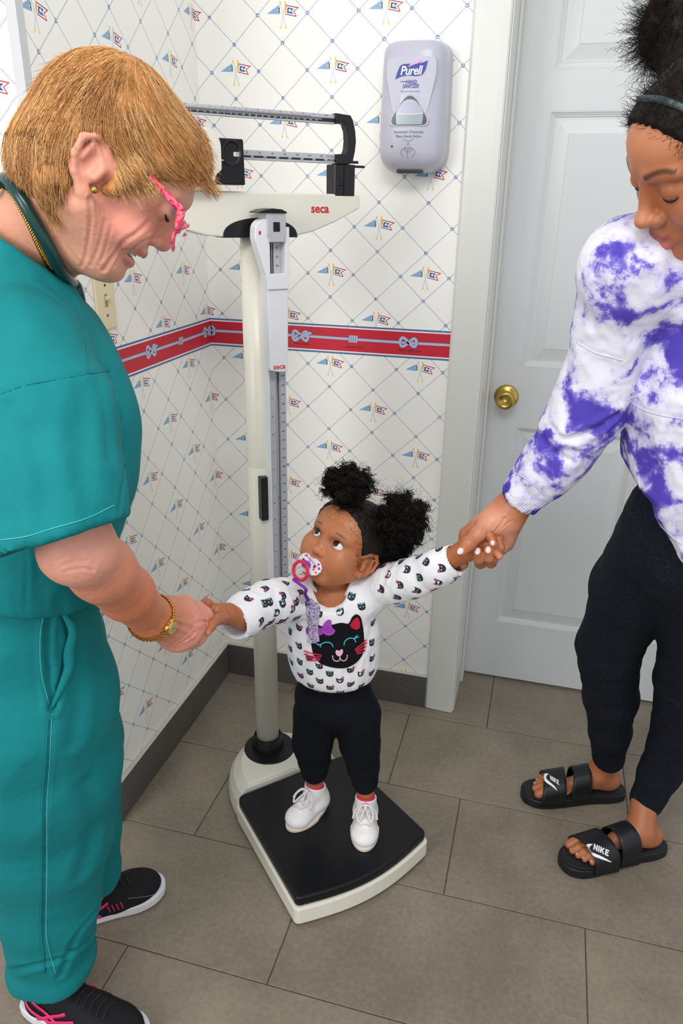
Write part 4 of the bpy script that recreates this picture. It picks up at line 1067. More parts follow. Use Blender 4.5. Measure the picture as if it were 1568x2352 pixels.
# loose wisps at the nape and the gathered hair between scalp and puffs
rs = np.random.RandomState(5)
roots = []
for _ in range(420):
    d = unit([-rs.uniform(.35, 1), -rs.uniform(.0, 1.2), rs.uniform(-.55, .5)]); roots.append(np.array([0, -.014, .036]) + d * np.array([.0715, .083, .069]))
R0 = xf(np.array(roots), HT); N0 = R0 - xf(np.array([[0, -.014, .036]]), HT); N0 /= np.linalg.norm(N0, axis=1)[:, None]
t = np.linspace(0, 1, 26); L_ = rs.uniform(.008, .026, len(R0)); ph = rs.uniform(0, 6.28, len(R0))[:, None] + t * 18
a_ = np.cross(N0, [0, 0, 1.]); a_ /= np.linalg.norm(a_, axis=1)[:, None]; b_ = np.cross(N0, a_); cr = .0028 * t
Pw = R0[:, None] + N0[:, None] * (L_[:, None] * t)[..., None] + a_[:, None] * (cr * np.cos(ph))[..., None] + b_[:, None] * (cr * np.sin(ph))[..., None]
Pw[..., 2] -= .5 * L_[:, None] * t ** 2
# fine short hair along the hairline
rs = np.random.RandomState(8); cl = cv_[(np.abs(cv_[:, 1] - (.058 + (cv_[:, 2] - .062) * .625)) < .0045) & (cv_[:, 2] > -.01)]
cl = cl[rs.choice(len(cl), 800)]; t_ = np.linspace(0, 1, 6)
fwd_ = np.array([0, .80, -.50]) + rs.normal(size=(len(cl), 3)) * .22; tip = cl + fwd_ * rs.uniform(.002, .007, len(cl))[:, None]
def to_skull(p):
    c = np.array([0, .026, .036]); d = p - c; r = np.array([.0575, .0435, .0500]); e = np.sqrt(((d / r) ** 2).sum(-1, keepdims=True)); return c + d / e * 1.004 * np.where(e > .5, 1, 1)
Ph = cl[:, None] * (1 - t_)[None, :, None] + tip[:, None] * t_[None, :, None]
Ph = xf(Ph.reshape(-1, 3), HT).reshape(Ph.shape); bvh_h = BVHTree.FromPolygons([tuple(p) for p in hv], [tuple(int(i) for i in f) for f in hq])
for i in range(Ph.shape[0]):
    for k in range(1, 6):
        n_h = bvh_h.find_nearest(V(Ph[i, k])); Ph[i, k] = np.array(n_h[0]) + (np.array(n_h[0]) - HT[:3, 3]) * .004
a2, b2 = strands(Ph, .00014, .00006, 3)
a, b = strands(Pw, .0005, .0002, 3); a, b = blobs([(a, b), (a2, b2)]); TW_('loose_curls', fast_mesh('loose_curls', a, b), T_HAIR)['kind'] = 'stuff'

# --- top: long-sleeved, with scalloped neckline, print and applique
T_COT = simple('white_cotton_jersey', (240, 240, 242), .85, 0, .2, .015, 40., .25, 500.)
SH_R, SH_L = at(694, 1370, 1.475), at(862, 1357, 1.455)
cen = [at(763, 1352, 1.465), at(763, 1392, 1.49), at(764, 1450, 1.525), at(766, 1500, 1.555), at(766, 1540, 1.580)]
side_ax = unit(SH_L - SH_R); up_ax = unit(cen[0] - cen[4]); fr_ax = unit(np.cross(side_ax, up_ax)); fr_ax = fr_ax if fr_ax @ (CAM_POS - cen[2]) > 0 else -fr_ax
AR = [SH_R + side_ax * .012, at(655, 1378, 1.435), at(612, 1385, 1.395), at(572, 1404, 1.355), at(545, 1423, 1.325)]
AL = [SH_L - side_ax * .010, at(905, 1338, 1.415), at(955, 1325, 1.375), at(1005, 1305, 1.335), at(1034, 1290, 1.315)]
def top_fn():
    lo = np.minimum.reduce(AR + AL + cen) - .12; hi = np.maximum.reduce(AR + AL + cen) + .09
    F = Fld(lo, hi, .0032)
    for a, b, ra, rb in ((1, 2, .083, .090), (2, 3, .090, .089), (3, 4, .089, .084)): F.cap(cen[a], cen[b], ra, rb, k=.02, flat=fr_ax, fs=.84)
    F.cap(SH_R + side_ax * .022 - up_ax * .010, SH_L - side_ax * .022 - up_ax * .010, .042, .042, k=.025)
    F.chain(AR, [.040, .0395, .0375, .0350, .0325], k=.015); F.chain(AL, [.038, .0350, .0335, .0305, .0275], k=.015)
    for (P_, i, s_, rr) in ((AR, 2, .5, .037), (AR, 3, .5, .035), (AR, 1, .7, .040), (AL, 1, .5, .035), (AL, 3, .4, .0295)):   # gathered folds of the sleeves
        c = P_[i] * (1 - s_) + P_[i + 1 if i < 4 else i] * s_ if i < 4 else P_[i]; d = unit(P_[min(i + 1, 4)] - P_[i - 1])
        F.cap(c - d * .002, c + d * .002, rr + .0026, k=.004)
    # hem overhang, neckline opening, cuff openings
    F.half(at(766, 1593, 1.525), -up_ax + fr_ax * .15, k=.022)
    F.chain([cen[0] + up_ax * .06, cen[0] + up_ax * .004 + fr_ax * .012], [.046, .038], k=.003, op='s')
    F.cap(cen[0] + fr_ax * .03 + up_ax * .036, cen[0] + fr_ax * .060 + up_ax * .022, .036, .032, k=.003, op='s')
    for P_, r_ in ((AR, .0292), (AL, .0242)):
        d = unit(P_[4] - P_[3]); F.cap(P_[4], P_[4] + d * .014, r_ + .0040, k=.006); F.cap(P_[4] - d * .010, P_[4] + d * .06, r_, r_, k=.001, op='s'); F.cut_end(P_[4] + d * .0125, d, .055)
    return F.mesh()
tv, tq = top_fn()
n_ = vnormals(tv, tq)
# cloth creases: diagonal pulls under the arms, soft ripples on the body
tv = fold(tv, tq, .0016, .028, up_ax + .25 * side_ax, 3.0, 4, n_); tv = fold(tv, tq, .0007, .012, up_ax, 2.0, 9)
me = fast_mesh('top', tv, tq); ttop = TW_('top', me, T_COT)
TBVH = BVHTree.FromPolygons([tuple(p) for p in tv], [tuple(int(i) for i in f) for f in tq])
def cast(px, py, off=.0008, bvh=None):
    d = unit(ray(px, py)); r = (bvh or TBVH).ray_cast(V(CAM_POS), V(d))
    if r[0] is None: return None
    n = np.array(r[1]); n = n if n @ d < 0 else -n
    return np.array(r[0]) + n * off
def patch(name, poly, mat, par, off=.0008, step=5.0, conv=lambda p: p, wp=None, bvh=None):
    """appliqued piece lying on the cloth: outline in photograph pixels laid onto the garment"""
    bm = bmesh.new(); vs = [bm.verts.new((*conv(p), 0)) for p in poly]; f = bm.faces.new(vs); bm.normal_update(); bmesh.ops.triangulate(bm, faces=[f])
    for _ in range(5):
        es = [e for e in bm.edges if e.calc_length() > step]
        if not es: break
        bmesh.ops.subdivide_edges(bm, edges=es, cuts=1); bmesh.ops.triangulate(bm, faces=bm.faces[:])
    last = None
    for v in bm.verts:
        w = cast(v.co.x, v.co.y, off, bvh); 
        if w is not None: v.co = V(w); last = w
        else: v.co = V(last if last is not None else at(v.co.x, v.co.y, 1.5))
    bmesh.ops.recalc_face_normals(bm, faces=bm.faces[:]); return keep_world(link(name, bm_mesh(name, bm, True), mat), par) if wp is None else link(name, bm_mesh(name, bm, True), mat, par)
Z5 = lambda p: (620 + p[0] / 3.92, 1040 + p[1] / 3.92)
def stitch(name, pts, r, mat, par, conv=Z5, n=20, off=.0016):
    P = [cast(*conv(p), off) for p in spline(pts, n)]; P = np.array([p for p in P if p is not None]); v, q = sweep(P, r, 6)
    return keep_world(link(name, mesh(name, v, q, True), mat), par)
A_BLK = simple('black_felt', (20, 19, 24), .95, 0, .15, .1, 200., .3, 900.); A_RED = simple('cerise_felt', (196, 24, 62), .9); A_PUR = simple('purple_felt', (158, 62, 178), .9)
A_TEAL = simple('teal_thread', (64, 190, 204), .7); A_PINK = simple('pink_thread', (238, 186, 208), .7); A_CER = simple('cerise_thread', (206, 34, 72), .7); A_LIL = simple('lilac_thread', (196, 110, 210), .7)
head_out = spline([(345, 1560), (352, 1528), (380, 1512), (420, 1535), (470, 1560), (560, 1545), (640, 1528), (705, 1535), (735, 1480), (775, 1452), (815, 1480), (832, 1560), (842, 1640), (846, 1720), (835, 1800), (790, 1870), (720, 1920), (640, 1938), (540, 1925), (450, 1890), (395, 1820), (375, 1740), (372, 1660)], 70)
cat = patch('kitten_applique', head_out, A_BLK, ttop, .0012, 6., Z5)
patch('applique_ear', spline([(715, 1548), (745, 1500), (785, 1475), (805, 1520), (803, 1570), (775, 1588), (740, 1575), (715, 1548)], 24)[:-1], A_RED, ttop, .0022, 6., Z5)
patch('applique_bow', spline([(462, 1590), (490, 1530), (520, 1498), (552, 1510), (556, 1560), (585, 1590), (570, 1625), (525, 1640), (490, 1625), (462, 1590)], 30)[:-1], A_PUR, ttop, .0028, 6., Z5)
patch('applique_bow', spline([(328, 1580), (345, 1560), (390, 1566), (470, 1570), (482, 1600), (470, 1635), (400, 1632), (345, 1634), (330, 1610), (328, 1580)], 30)[:-1], A_PUR, ttop, .0026, 6., Z5)
patch('applique_nose', spline([(588, 1790), (600, 1770), (622, 1776), (645, 1762), (655, 1780), (648, 1805), (626, 1826), (600, 1815), (588, 1790)], 24)[:-1], A_PINK, ttop, .0024, 4., Z5)
stitch('embroidery', [(455, 1748), (462, 1720), (495, 1703), (535, 1705), (560, 1722), (567, 1745)], .0011, A_TEAL, ttop)
stitch('embroidery', [(416, 1712), (440, 1722), (462, 1720)], .0008, A_TEAL, ttop); stitch('embroidery', [(425, 1722), (445, 1730), (458, 1727)], .0006, A_TEAL, ttop)
stitch('embroidery', [(664, 1730), (672, 1695), (700, 1670), (735, 1666), (760, 1680), (768, 1704)], .0011, A_TEAL, ttop)
stitch('embroidery', [(752, 1675), (775, 1662), (797, 1655)], .0007, A_TEAL, ttop); stitch('embroidery', [(750, 1668), (765, 1655), (775, 1640)], .0006, A_TEAL, ttop); stitch('embroidery', [(756, 1672), (775, 1656), (790, 1640)], .0006, A_TEAL, ttop)
stitch('embroidery', [(562, 1820), (570, 1858), (600, 1872), (622, 1862), (629, 1840), (626, 1822)], .0010, A_PINK, ttop); stitch('embroidery', [(629, 1840), (640, 1862), (668, 1868), (690, 1845), (692, 1815)], .0010, A_PINK, ttop)
for l in ([(310, 1780), (370, 1800), (468, 1818)], [(312, 1810), (380, 1828), (462, 1832)], [(325, 1838), (400, 1845), (455, 1850)], [(332, 1862), (390, 1866), (450, 1860)]):
    stitch('whisker', l, .0012, A_CER, ttop)
for l in ([(760, 1770), (810, 1730), (862, 1682)], [(766, 1782), (815, 1752), (866, 1706)], [(775, 1795), (820, 1772), (860, 1740)], [(780, 1806), (815, 1798), (852, 1775)]):
    stitch('whisker', l, .0012, A_CER, ttop)
stitch('embroidery', [(475, 1590), (500, 1545), (522, 1516), (542, 1524), (545, 1565), (570, 1592), (560, 1615), (525, 1628), (492, 1615), (475, 1590)], .0004, A_LIL, ttop, off=.0030)
# scalloped trim of neckline and cuffs
def rim(c, n, r, wave, cnt, tube, name, par, ax2=None, mat=None, sq=1.0):
    n = unit(n); a = unit(np.cross(n, ax2 if ax2 is not None else [0, 0, 1])); b = np.cross(n, a); P = []
    for t in np.linspace(0, 2 * math.pi, cnt * 8, endpoint=False):
        P.append(c + (a * math.cos(t) + b * math.sin(t) * sq) * r + n * wave * abs(math.sin(t * cnt / 2)))
    v, q = sweep(P, tube, 6, True); return keep_world(link(name, mesh(name, v, q, True), mat or T_COT), par)
for P_, r_ in ((AR, .0312), (AL, .0262)):
    d = unit(P_[4] - P_[3]); rim(P_[4] + d * .0130, d, r_ - .0004, .0012, 26, .0010, 'cuff_trim', ttop)
# small kitten heads printed all over
P_BLK = simple('print_black', (38, 34, 44), .8); P_MAG = simple('print_magenta', (176, 70, 150), .8); P_TEA = simple('print_teal', (70, 150, 178), .8); P_WHT = simple('print_white', (226, 226, 232), .8)
def kitten(bm, c, n, ang, s, kind):
    n = unit(n); a = unit(np.cross([0, 0, 1.] if abs(n[2]) < .9 else [1., 0, 0], n)); b = np.cross(n, a); ca, sa = math.cos(ang), math.sin(ang); a, b = a * ca + b * sa, b * ca - a * sa
    def lay(pts, mi, off):
        vs = []
        for x, y in pts:
            p = c + (a * x + b * y) * s; r = TBVH.find_nearest(V(p)); nn = np.array(r[1]); nn = nn if nn @ n > 0 else -nn; vs.append(bm.verts.new(V(np.array(r[0]) + nn * off)))
        f = bm.faces.new(vs); f.material_index = mi
    lay([(-.46, .62), (-.50, .1), (-.44, -.22), (-.25, -.42), (0, -.48), (.25, -.42), (.44, -.22), (.50, .1), (.46, .62), (.22, .36), (-.22, .36)], 0, .0007)
    if kind % 3 == 0: lay([(.12, .25), (.5, .18), (.62, .52), (.3, .62)], 1, .0011)
    elif kind % 3 == 1: lay([(-.1, .28), (-.35, .5), (-.05, .62), (.1, .42), (.25, .6), (.3, .35)], 2, .0011)
    else: lay([(-.55, .2), (-.2, .25), (-.3, .6), (-.6, .5)], 1, .0011)
    for sx in (-1, 1): lay([(sx * .32, .06), (sx * .2, .14), (sx * .08, .05), (sx * .2, -.02)], 3, .0012)
    lay([(-.06, -.14), (.06, -.14), (0, -.24)], 1, .0012)
bm = bmesh.new(); kk = 0; cat_poly = [Z5(p) for p in head_out]
def inpoly(x, y, P):
    c = False; j = len(P) - 1
    for i in range(len(P)):
        if (P[i][1] > y) != (P[j][1] > y) and x < (P[j][0] - P[i][0]) * (y - P[i][1]) / (P[j][1] - P[i][1] + 1e-9) + P[i][0]: c = not c
        j = i
    return c
# front and back of the body: a half-drop grid laid on the garment; sleeves: rings along each arm
for sgn in (1, -1):
    for i in range(-8, 9):
        for j in range(-4, 12):
            o = cen[2] + side_ax * (.0205 * i) + up_ax * (.0400 * (j - 3) + (.0200 if i % 2 else 0)); 
            r = TBVH.ray_cast(V(o + fr_ax * sgn * .15), V(-fr_ax * sgn))
            if r[0] is None or r[3] > .16: continue
            p = np.array(r[0]); nn = np.array(r[1])
            if nn @ (fr_ax * sgn) < .25: continue
            q_ = CAM_R @ (p - CAM_POS); px, py = 784 + FOC * q_[0] / q_[2], 1176 + FOC * q_[1] / q_[2]
            if sgn == 1 and (inpoly(px, py, cat_poly) or inpoly(px + 8, py + 5, cat_poly) or inpoly(px - 8, py - 5, cat_poly)): continue
            if abs((p - cen[2]) @ side_ax) > .088: continue
            kitten(bm, p, nn, random.uniform(-.25, .25), .0150, kk); kk += 1
for P_, r_ in ((AR, .038), (AL, .034)):
    C_ = spline(P_[1:], 60); L = np.concatenate([[0], np.cumsum(np.linalg.norm(np.diff(C_, axis=0), axis=1))]); tot = L[-1] + .012; ex = unit(C_[-1] - C_[-3])
    for i in range(int(tot / .0240) + 1):
        s_ = i * .0240
        if s_ > tot - .006: break
        c = np.array([np.interp(s_, L, C_[:, k]) for k in range(3)]) if s_ <= L[-1] else C_[-1] + ex * (s_ - L[-1])
        dd_ = unit(np.array([np.interp(min(s_ + .005, L[-1]), L, C_[:, k]) - np.interp(min(s_, L[-1]) - .005, L, C_[:, k]) for k in range(3)])); a = unit(np.cross(dd_, [0, 0, 1])); b = np.cross(dd_, a)
        for k in range(5):
            an = 2 * math.pi * (k + .5 * (i % 2)) / 5; d_ = a * math.cos(an) + b * math.sin(an); r = TBVH.ray_cast(V(c + d_ * .08), V(-d_))
            if r[0] is None: continue
            kitten(bm, np.array(r[0]), np.array(r[1]) if np.array(r[1]) @ d_ > 0 else -np.array(r[1]), math.pi / 2 + random.uniform(-.4, .4), .0148, kk); kk += 1
me = bm_mesh('kitten_print', bm); [me.materials.append(x) for x in (P_BLK, P_MAG, P_TEA, P_WHT)]; kp = TW_('kitten_print', me, None, ttop) if False else keep_world(link('kitten_print', me), ttop); kp['kind'] = 'stuff'

# --- leggings
T_LEG = simple('black_jersey', (17, 19, 26), .9, 0, .15, .12, 60., .2, 700.)
def leg_fn(F):
    F.cap(at(766, 1560, 1.600), at(767, 1585, 1.615), .070, .078, k=.02, flat=fr_ax, fs=.84); F.ell(at(768, 1604, 1.628), (.083, .070, .050), k=.02, R=np.stack([side_ax, fr_ax, up_ax], 1))
    L1 = [at(728, 1640, 1.650), at(717, 1705, 1.690), at(722, 1742, 1.720), at(722, 1773, 1.740)]
    L2 = [at(818, 1640, 1.635), at(826, 1710, 1.675), at(834, 1752, 1.698), at(838, 1796, 1.716)]
    F.chain(L1, [.054, .0440, .0345, .0275], k=.012); F.chain(L2, [.054, .0440, .0345, .0275], k=.012)
    for P_, rr in ((L1, (.040, .036, .032)), (L2, (.040, .036, .031))):
        for i_, (s_, r_) in enumerate(zip((.25, .6, .9), rr)):
            c = P_[1] * (1 - s_) + P_[3] * s_; F.cap(c, c + np.array([0, 0, .003]), r_, k=.005)
v, q = field_world(at(775, 1690, 1.65) - np.array([.18, .20, .27]), at(775, 1690, 1.65) + np.array([.18, .20, .22]), .0035, leg_fn)
v = fold(v, q, .0010, .022, side_ax, 2.5, 31); TW_('leggings', fast_mesh('leggings', v, q), T_LEG)

# --- white ankle shoes
W_LEA = simple('white_leather', (236, 232, 232), .45, 0, .4, .03, 60., .15, 400.); W_SOLE = simple('cream_sole', (226, 214, 196), .6); W_LACE = simple('white_lace', (232, 226, 222), .85, bump=.3, bsc=900.); SOCK = simple('hot_pink_sock', (232, 40, 96), .9, bump=.4, bsc=500.)
def shoe(par, loc, yaw, flip):
    r = bpy.data.objects.new('shoe', None)
    F = Fld((-.045, -.075, -.004), (.045, .085, .095), .0016)
    F.cap((0, -.030, .020), (0, .036, .018), .0260, .0280, k=.01, flat=(0, 0, 1), fs=.72)
    F.ell((0, .034, .018), (.0285, .033, .0205), k=.01); F.ell((0, -.034, .028), (.0265, .025, .030), k=.01)
    F.cap((0, -.026, .030), (0, -.022, .076), .0265, .0245, k=.012); F.cap((0, .020, .036), (0, -.010, .058), .019, .016, k=.012)
    F.half((0, 0, .006), (0, 0, -1), k=.001); F.half((0, -.02, .0745), (0, -.25, 1), k=.002)
    F.cap((0, -.023, .045), (0, -.020, .10), .0205, .0205, k=.002, op='s')
    F.ell((0, .018, .066), (.006, .030, .012), k=.004, op='s')
    v, q = F.mesh(); up = link('shoe', fast_mesh('shoe', v, q), W_LEA)
    bpy.data.objects.remove(r); r = up
    M = Matrix.Translation(V(loc)) @ Matrix.Rotation(yaw, 4, 'Z'); r.matrix_world = M
    out = [(.0330 * flip * math.cos(a) * (1 - .10 * (math.sin(a) < 0)) * (1.0 + .06 * math.sin(a)), .004 + .0665 * math.sin(a)) for a in np.linspace(0, 2 * math.pi, 36, endpoint=False)]
    link('sole', bm_mesh('sole', prism(out, 0.0, .0085, 'z', .0015, 2)), W_SOLE, r)
    link('tongue', bm_mesh('tongue', prism([(-.011, -.004), (.011, -.004), (.012, .03), (.009, .045), (-.009, .045), (-.012, .03)], -.0015, .0015, 'y', .001, 1)), W_LEA, r, (0, .013, .046), (.75, 0, 0))
    lp = []
    bv = BVHTree.FromPolygons([tuple(p) for p in v], [tuple(int(i) for i in f) for f in q])
    def on(x, y, z, off=.0016):
        n_ = bv.find_nearest(Vector((x, y, z))); return np.array(n_[0]) + np.array(n_[1]) * (off if np.array(n_[1])[2] > -.2 else -off)
    for k, (y, z, w) in enumerate(((.034, .043, .010), (.024, .049, .0115), (.014, .058, .0125), (.004, .070, .0125))):
        P = [on(w * t, y + .003 * abs(t), z) + np.array([0, 0, .0018 * (1 - t * t)]) for t in np.linspace(-1, 1, 9)]; lp.append(sweep(P, .0017, 6, flat=(0, 0, 1), flat_s=.5))
    k0 = np.array([0, .006, .0745])
    for sx in (-1, 1):
        loop = [k0, k0 + (sx * .010, .007, .002), k0 + (sx * .018, .019, -.008), k0 + (sx * .014, .031, -.021), k0 + (sx * .005, .018, -.008), k0]; lp.append(sweep(spline(loop, 24), .0020, 6))
        tail = [k0, k0 + (sx * .012, .004, .002), k0 + (sx * .024, .010, -.012), k0 + (sx * .028, .018, -.024)]; lp.append(sweep(spline(tail, 14), .0018, 6))
    lp.append(sweep([k0 + (-.004, 0, 0), k0 + (.004, .001, 0)], .0042, 8))
    link('lace', mesh('lace', *join(lp), True), W_LACE, r)
    bm = bmesh.new()
    for y, z, w in ((.034, .040, .0135), (.024, .046, .0155), (.014, .054, .0165), (.002, .066, .0175)):
        for sx in (-1, 1):
            p = on(sx * w, y, z, .0003); bmesh.ops.create_uvsphere(bm, u_segments=8, v_segments=6, radius=.0013, matrix=Matrix.Translation(V(p)))
    e_ = link('eyelets', bm_mesh('eyelets', bm, True), S_CHROME, r); e_['kind'] = 'stuff'
    link('sock', bm_mesh('sock', lathe([(.0175, .05), (.0195, .05), (.0200, .079), (.0205, .082), (.0190, .0825), (.0175, .078)], 28, loc=(0, -.021, 0)), True), SOCK, r)
    keep_world(r, par); return r
def yaw_to(a, b): d = np.asarray(b) - np.asarray(a); return math.atan2(-d[0], d[1])
h1, t1 = atz(741, 1838, .085), atz(676, 1893, .085); h2, t2 = atz(839, 1862, .085), atz(836, 1935, .085)
shoe(tod, (*((h1 + t1) / 2)[:2], .079), yaw_to(h1, t1), 1); shoe(tod, (*((h2 + t2) / 2)[:2], .079), yaw_to(h2, t2), -1)
print('SHOE LEN', np.linalg.norm(h1 - t1), np.linalg.norm(h2 - t2))

# --- neckline band of the top
cN = cen[0] + up_ax * .01; rel = tv - cN; rx, ry, rz = rel @ side_ax, rel @ fr_ax, rel @ up_ax; rad_ = np.hypot(rx, ry); an_ = np.arctan2(ry, rx); ringp = []
for a in np.linspace(-.35, math.pi + .35, 46):
    w_ = np.where((np.abs(an_ - a) < .07) & (rad_ < .075) & (rz > -.05) & (rz < .06))[0]
    if len(w_): ringp.append(tv[w_[np.argmax(rz[w_] * 1.0 - rad_[w_] * 1.1)]])
ringp = np.array(ringp)
for _ in range(5): ringp[1:-1] = (ringp[:-2] + ringp[1:-1] * 2 + ringp[2:]) / 4
P = spline(ringp, 90); v, q = sweep(P, .0026, 8); keep_world(link('neck_band', mesh('neck_band', v, q, True), T_COT), ttop)
P = spline(ringp, 260); inw = cN - P; inw -= np.outer(inw @ up_ax, up_ax); inw /= np.linalg.norm(inw, axis=1)[:, None]; P = P + inw * (.0024 + .0012 * np.abs(np.sin(np.arange(260) * .40)))[:, None] + up_ax * .0012
v, q = sweep(P, .0009, 5); keep_world(link('neck_trim', mesh('neck_trim', v, q, True), T_COT), ttop)

# ================================================================== PACIFIER AND ITS STRAP
PM = HT.copy(); PM[:3, 3] = xf(np.array([[.001, .0750, -.0480]]), HT)[0]
pa = thing('pacifier', 'pacifier with multicoloured spotted shield and hot pink ring in the toddler\'s mouth', 'pacifier', tuple(PM[:3, 3]))
def dots():
    t = NT('spotted_plastic', .2); vo = t.n('ShaderNodeTexVoronoi'); t.put(vo.inputs['Vector'], t.obj()); vo.inputs['Scale'].default_value = 125.; vo.inputs['Randomness'].default_value = .7
    sp_ = t.xyz(vo.outputs['Color']); c = t.ramp(sp_[0], [(0, sRGB(236, 60, 140)), (.25, sRGB(240, 130, 70)), (.45, sRGB(80, 196, 206)), (.62, sRGB(170, 90, 200)), (.8, sRGB(244, 120, 170))])
    for e in c.node.color_ramp.elements: pass
    c.node.color_ramp.interpolation = 'CONSTANT'
    t.color(t.mix(t.M('LESS_THAN', vo.outputs['Distance'], .36), sRGB(244, 240, 244), c)); return t.m
P_CORAL = NT('clear_coral', .12); P_CORAL.color(sRGB(240, 44, 92)); P_CORAL.b.inputs['Transmission Weight'].default_value = .25; P_CORAL = P_CORAL.m
P_VIO = simple('violet_plastic', (140, 50, 186), .25)
def inP(o):
    o.parent = pa; M = npM(PM); M.translation = (0, 0, 0); o.matrix_parent_inverse = Matrix.Identity(4); o.matrix_local = M; return o
sh_out = []
for a in np.linspace(0, 2 * math.pi, 48, endpoint=False):
    r = .0205 + .0040 * math.cos(2 * a) - (.0035 * math.exp(-((a - math.pi / 2) / .35) ** 2)); sh_out.append((r * math.cos(a) * 1.18, r * math.sin(a) * 1.02 + .001))
bm = prism(sh_out, .0, .0030, 'y', .0010, 2); 
for v in bm.verts: v.co.y -= 8. * v.co.x ** 2
inP(link('shield', bm_mesh('shield', bm), dots(), pa))
for sx in (-1, 1):
    bm = lathe([(0, 0), (.0024, 0), (.0024, .0008), (0, .0008)], 16)
    for v in bm.verts: v.co = Vector((v.co.x + sx * .0145, .0008 + v.co.z, v.co.y + .003))
    inP(link('vent', bm_mesh('vent', bm), simple('vent_brown', (90, 54, 40), .7), pa))
bm = bmesh.new(); box(-.0085, .0085, .002, .0100, -.0080, .0055, .0035, 3, bm=bm); inP(link('button', bm_mesh('button', bm), P_VIO, pa))
rg = [(.0175 * math.cos(a), .0125 + .004 * math.sin(a), -.0155 + .0165 * math.sin(a)) for a in np.linspace(0, 2 * math.pi, 48, endpoint=False)]
v, q = sweep(rg, .0036, 12, True, flat=(0, 1, 0), flat_s=.75); inP(link('ring', mesh('ring', v, q, True), P_CORAL, pa))
pc = thing('pacifier_strap', 'purple cord and grey-violet floral ribbon strap hanging from the pacifier ring', 'strap', tuple(at(700, 1340, 1.33)))
PW = lambda name, me, mat: keep_world(link(name, me, mat), pc)
d0 = .010
rb = xf(np.array([[0, .0135, -.0325], [.001, .015, -.036]]), PM)
def onc(x, y, off):
    p = cast(x, y, off); return p if p is not None else at(x, y, 1.40)
cord = [rb[0] + (rb[0] - rb[1]) * .5, rb[1], at(701, 1352, 1.345), at(700, 1364, 1.37), onc(703, 1378, .006), onc(705, 1388, .004)]
for k, o_ in enumerate((-.0016, .0018)):
    P = spline([c + side_ax * o_ * (1 if i else .3) for i, c in enumerate(cord)], 30); v, q = sweep(P, .0017, 7); PW('cord', mesh('cord', v, q, True), simple('violet_cord', (120, 44, 176), .6, bump=.4, bsc=900.))
def floral():
    t = NT('violet_print_ribbon', .6, 0, .3); vo = t.n('ShaderNodeTexVoronoi', feature='F1', distance='MANHATTAN'); t.put(vo.inputs['Vector'], t.scale(t.pos(), (1, 1, 1.)))
    vo.inputs['Scale'].default_value = 170.; t.color(t.mix(t.M('GREATER_THAN', t.noise(t.pos(), 260., 1., .5, 2.), .52), sRGB(196, 188, 200), sRGB(112, 92, 148))); return t.m
FLO = floral()
for k, pts in enumerate((((703, 1376), (712, 1396), (718, 1420), (722, 1448), (726, 1472)), ((722, 1384), (726, 1402), (724, 1424), (722, 1446), (720, 1474)))):
    P = spline([onc(x, y, .0045 + .002 * k) for x, y in pts], 26); v, q = sweep(P, .0088, 8, flat=fr_ax, flat_s=.08); PW('ribbon', mesh('ribbon', v, q, False), FLO)
c = onc(689, 1376, .006); bm = bmesh.new(); bmesh.ops.create_uvsphere(bm, u_segments=20, v_segments=12, radius=.011)
for v in bm.verts: v.co = V(c) + V(side_ax) * v.co.x * .62 + V(fr_ax) * v.co.y * .22 + V(up_ax) * v.co.z
PW('clip', bm_mesh('clip', bm, True), simple('clear_grey_plastic', (190, 186, 184), .2))
c = onc(714, 1382, .007); bm = bmesh.new()
for k in range(3): bmesh.ops.create_uvsphere(bm, u_segments=10, v_segments=8, radius=.0022, matrix=Matrix.Translation(V(c + side_ax * .003 * (k - 1) + up_ax * .001 * (k % 2))))
o = PW('snap', bm_mesh('snap', bm, True), S_CHROME)
# --- blush of the toe: small worn spot on the shoe is left to the leather
# ================================================================== NURSE
nur = thing('person', 'older woman with short copper-blond hair in teal scrubs bending towards the toddler', 'person', tuple(atz(110, 2290, 0.0)))
NW = lambda name, me, mat, parent=nur: keep_world(link(name, me, mat), parent)
N_SKIN = skin_mat('fair_skin', .46, .14, (1.0, .38, .22), .35, .42, .07)
NB = sRGB(220, 156, 130)
HN = np.eye(4)
uu, vv = (300 - 784) / FOC, (400 - 1176) / FOC
Xc = -unit([uu, vv, 1]); Gc = np.array([.74, .67, 0.]); Dc = np.array([uu, vv, 1.]); Yc = unit(Gc - Dc * (Gc @ Xc) / (Dc @ Xc)); Zc = np.cross(Xc, Yc)
HN[:3, :3] = CAM_R.T @ np.stack([Xc, Yc, Zc], 1); HN[:3, 3] = at(240, 378, .88)
def hn(px, py, x=0.0):            # point of the head frame seen at a pixel, on the plane x = const
    N_ = HN[:3, 0]; O = HN[:3, 3] + N_ * x; r = ray(px, py); t = ((O - CAM_POS) @ N_) / (r @ N_); return HN[:3, :3].T @ (CAM_POS + r * t - HN[:3, 3])
def inv(p): return HN[:3, :3].T @ (np.asarray(p) - HN[:3, 3])
neck0, neck1 = np.array([0, -.012, -.055]), inv(at(20, 600, .98))
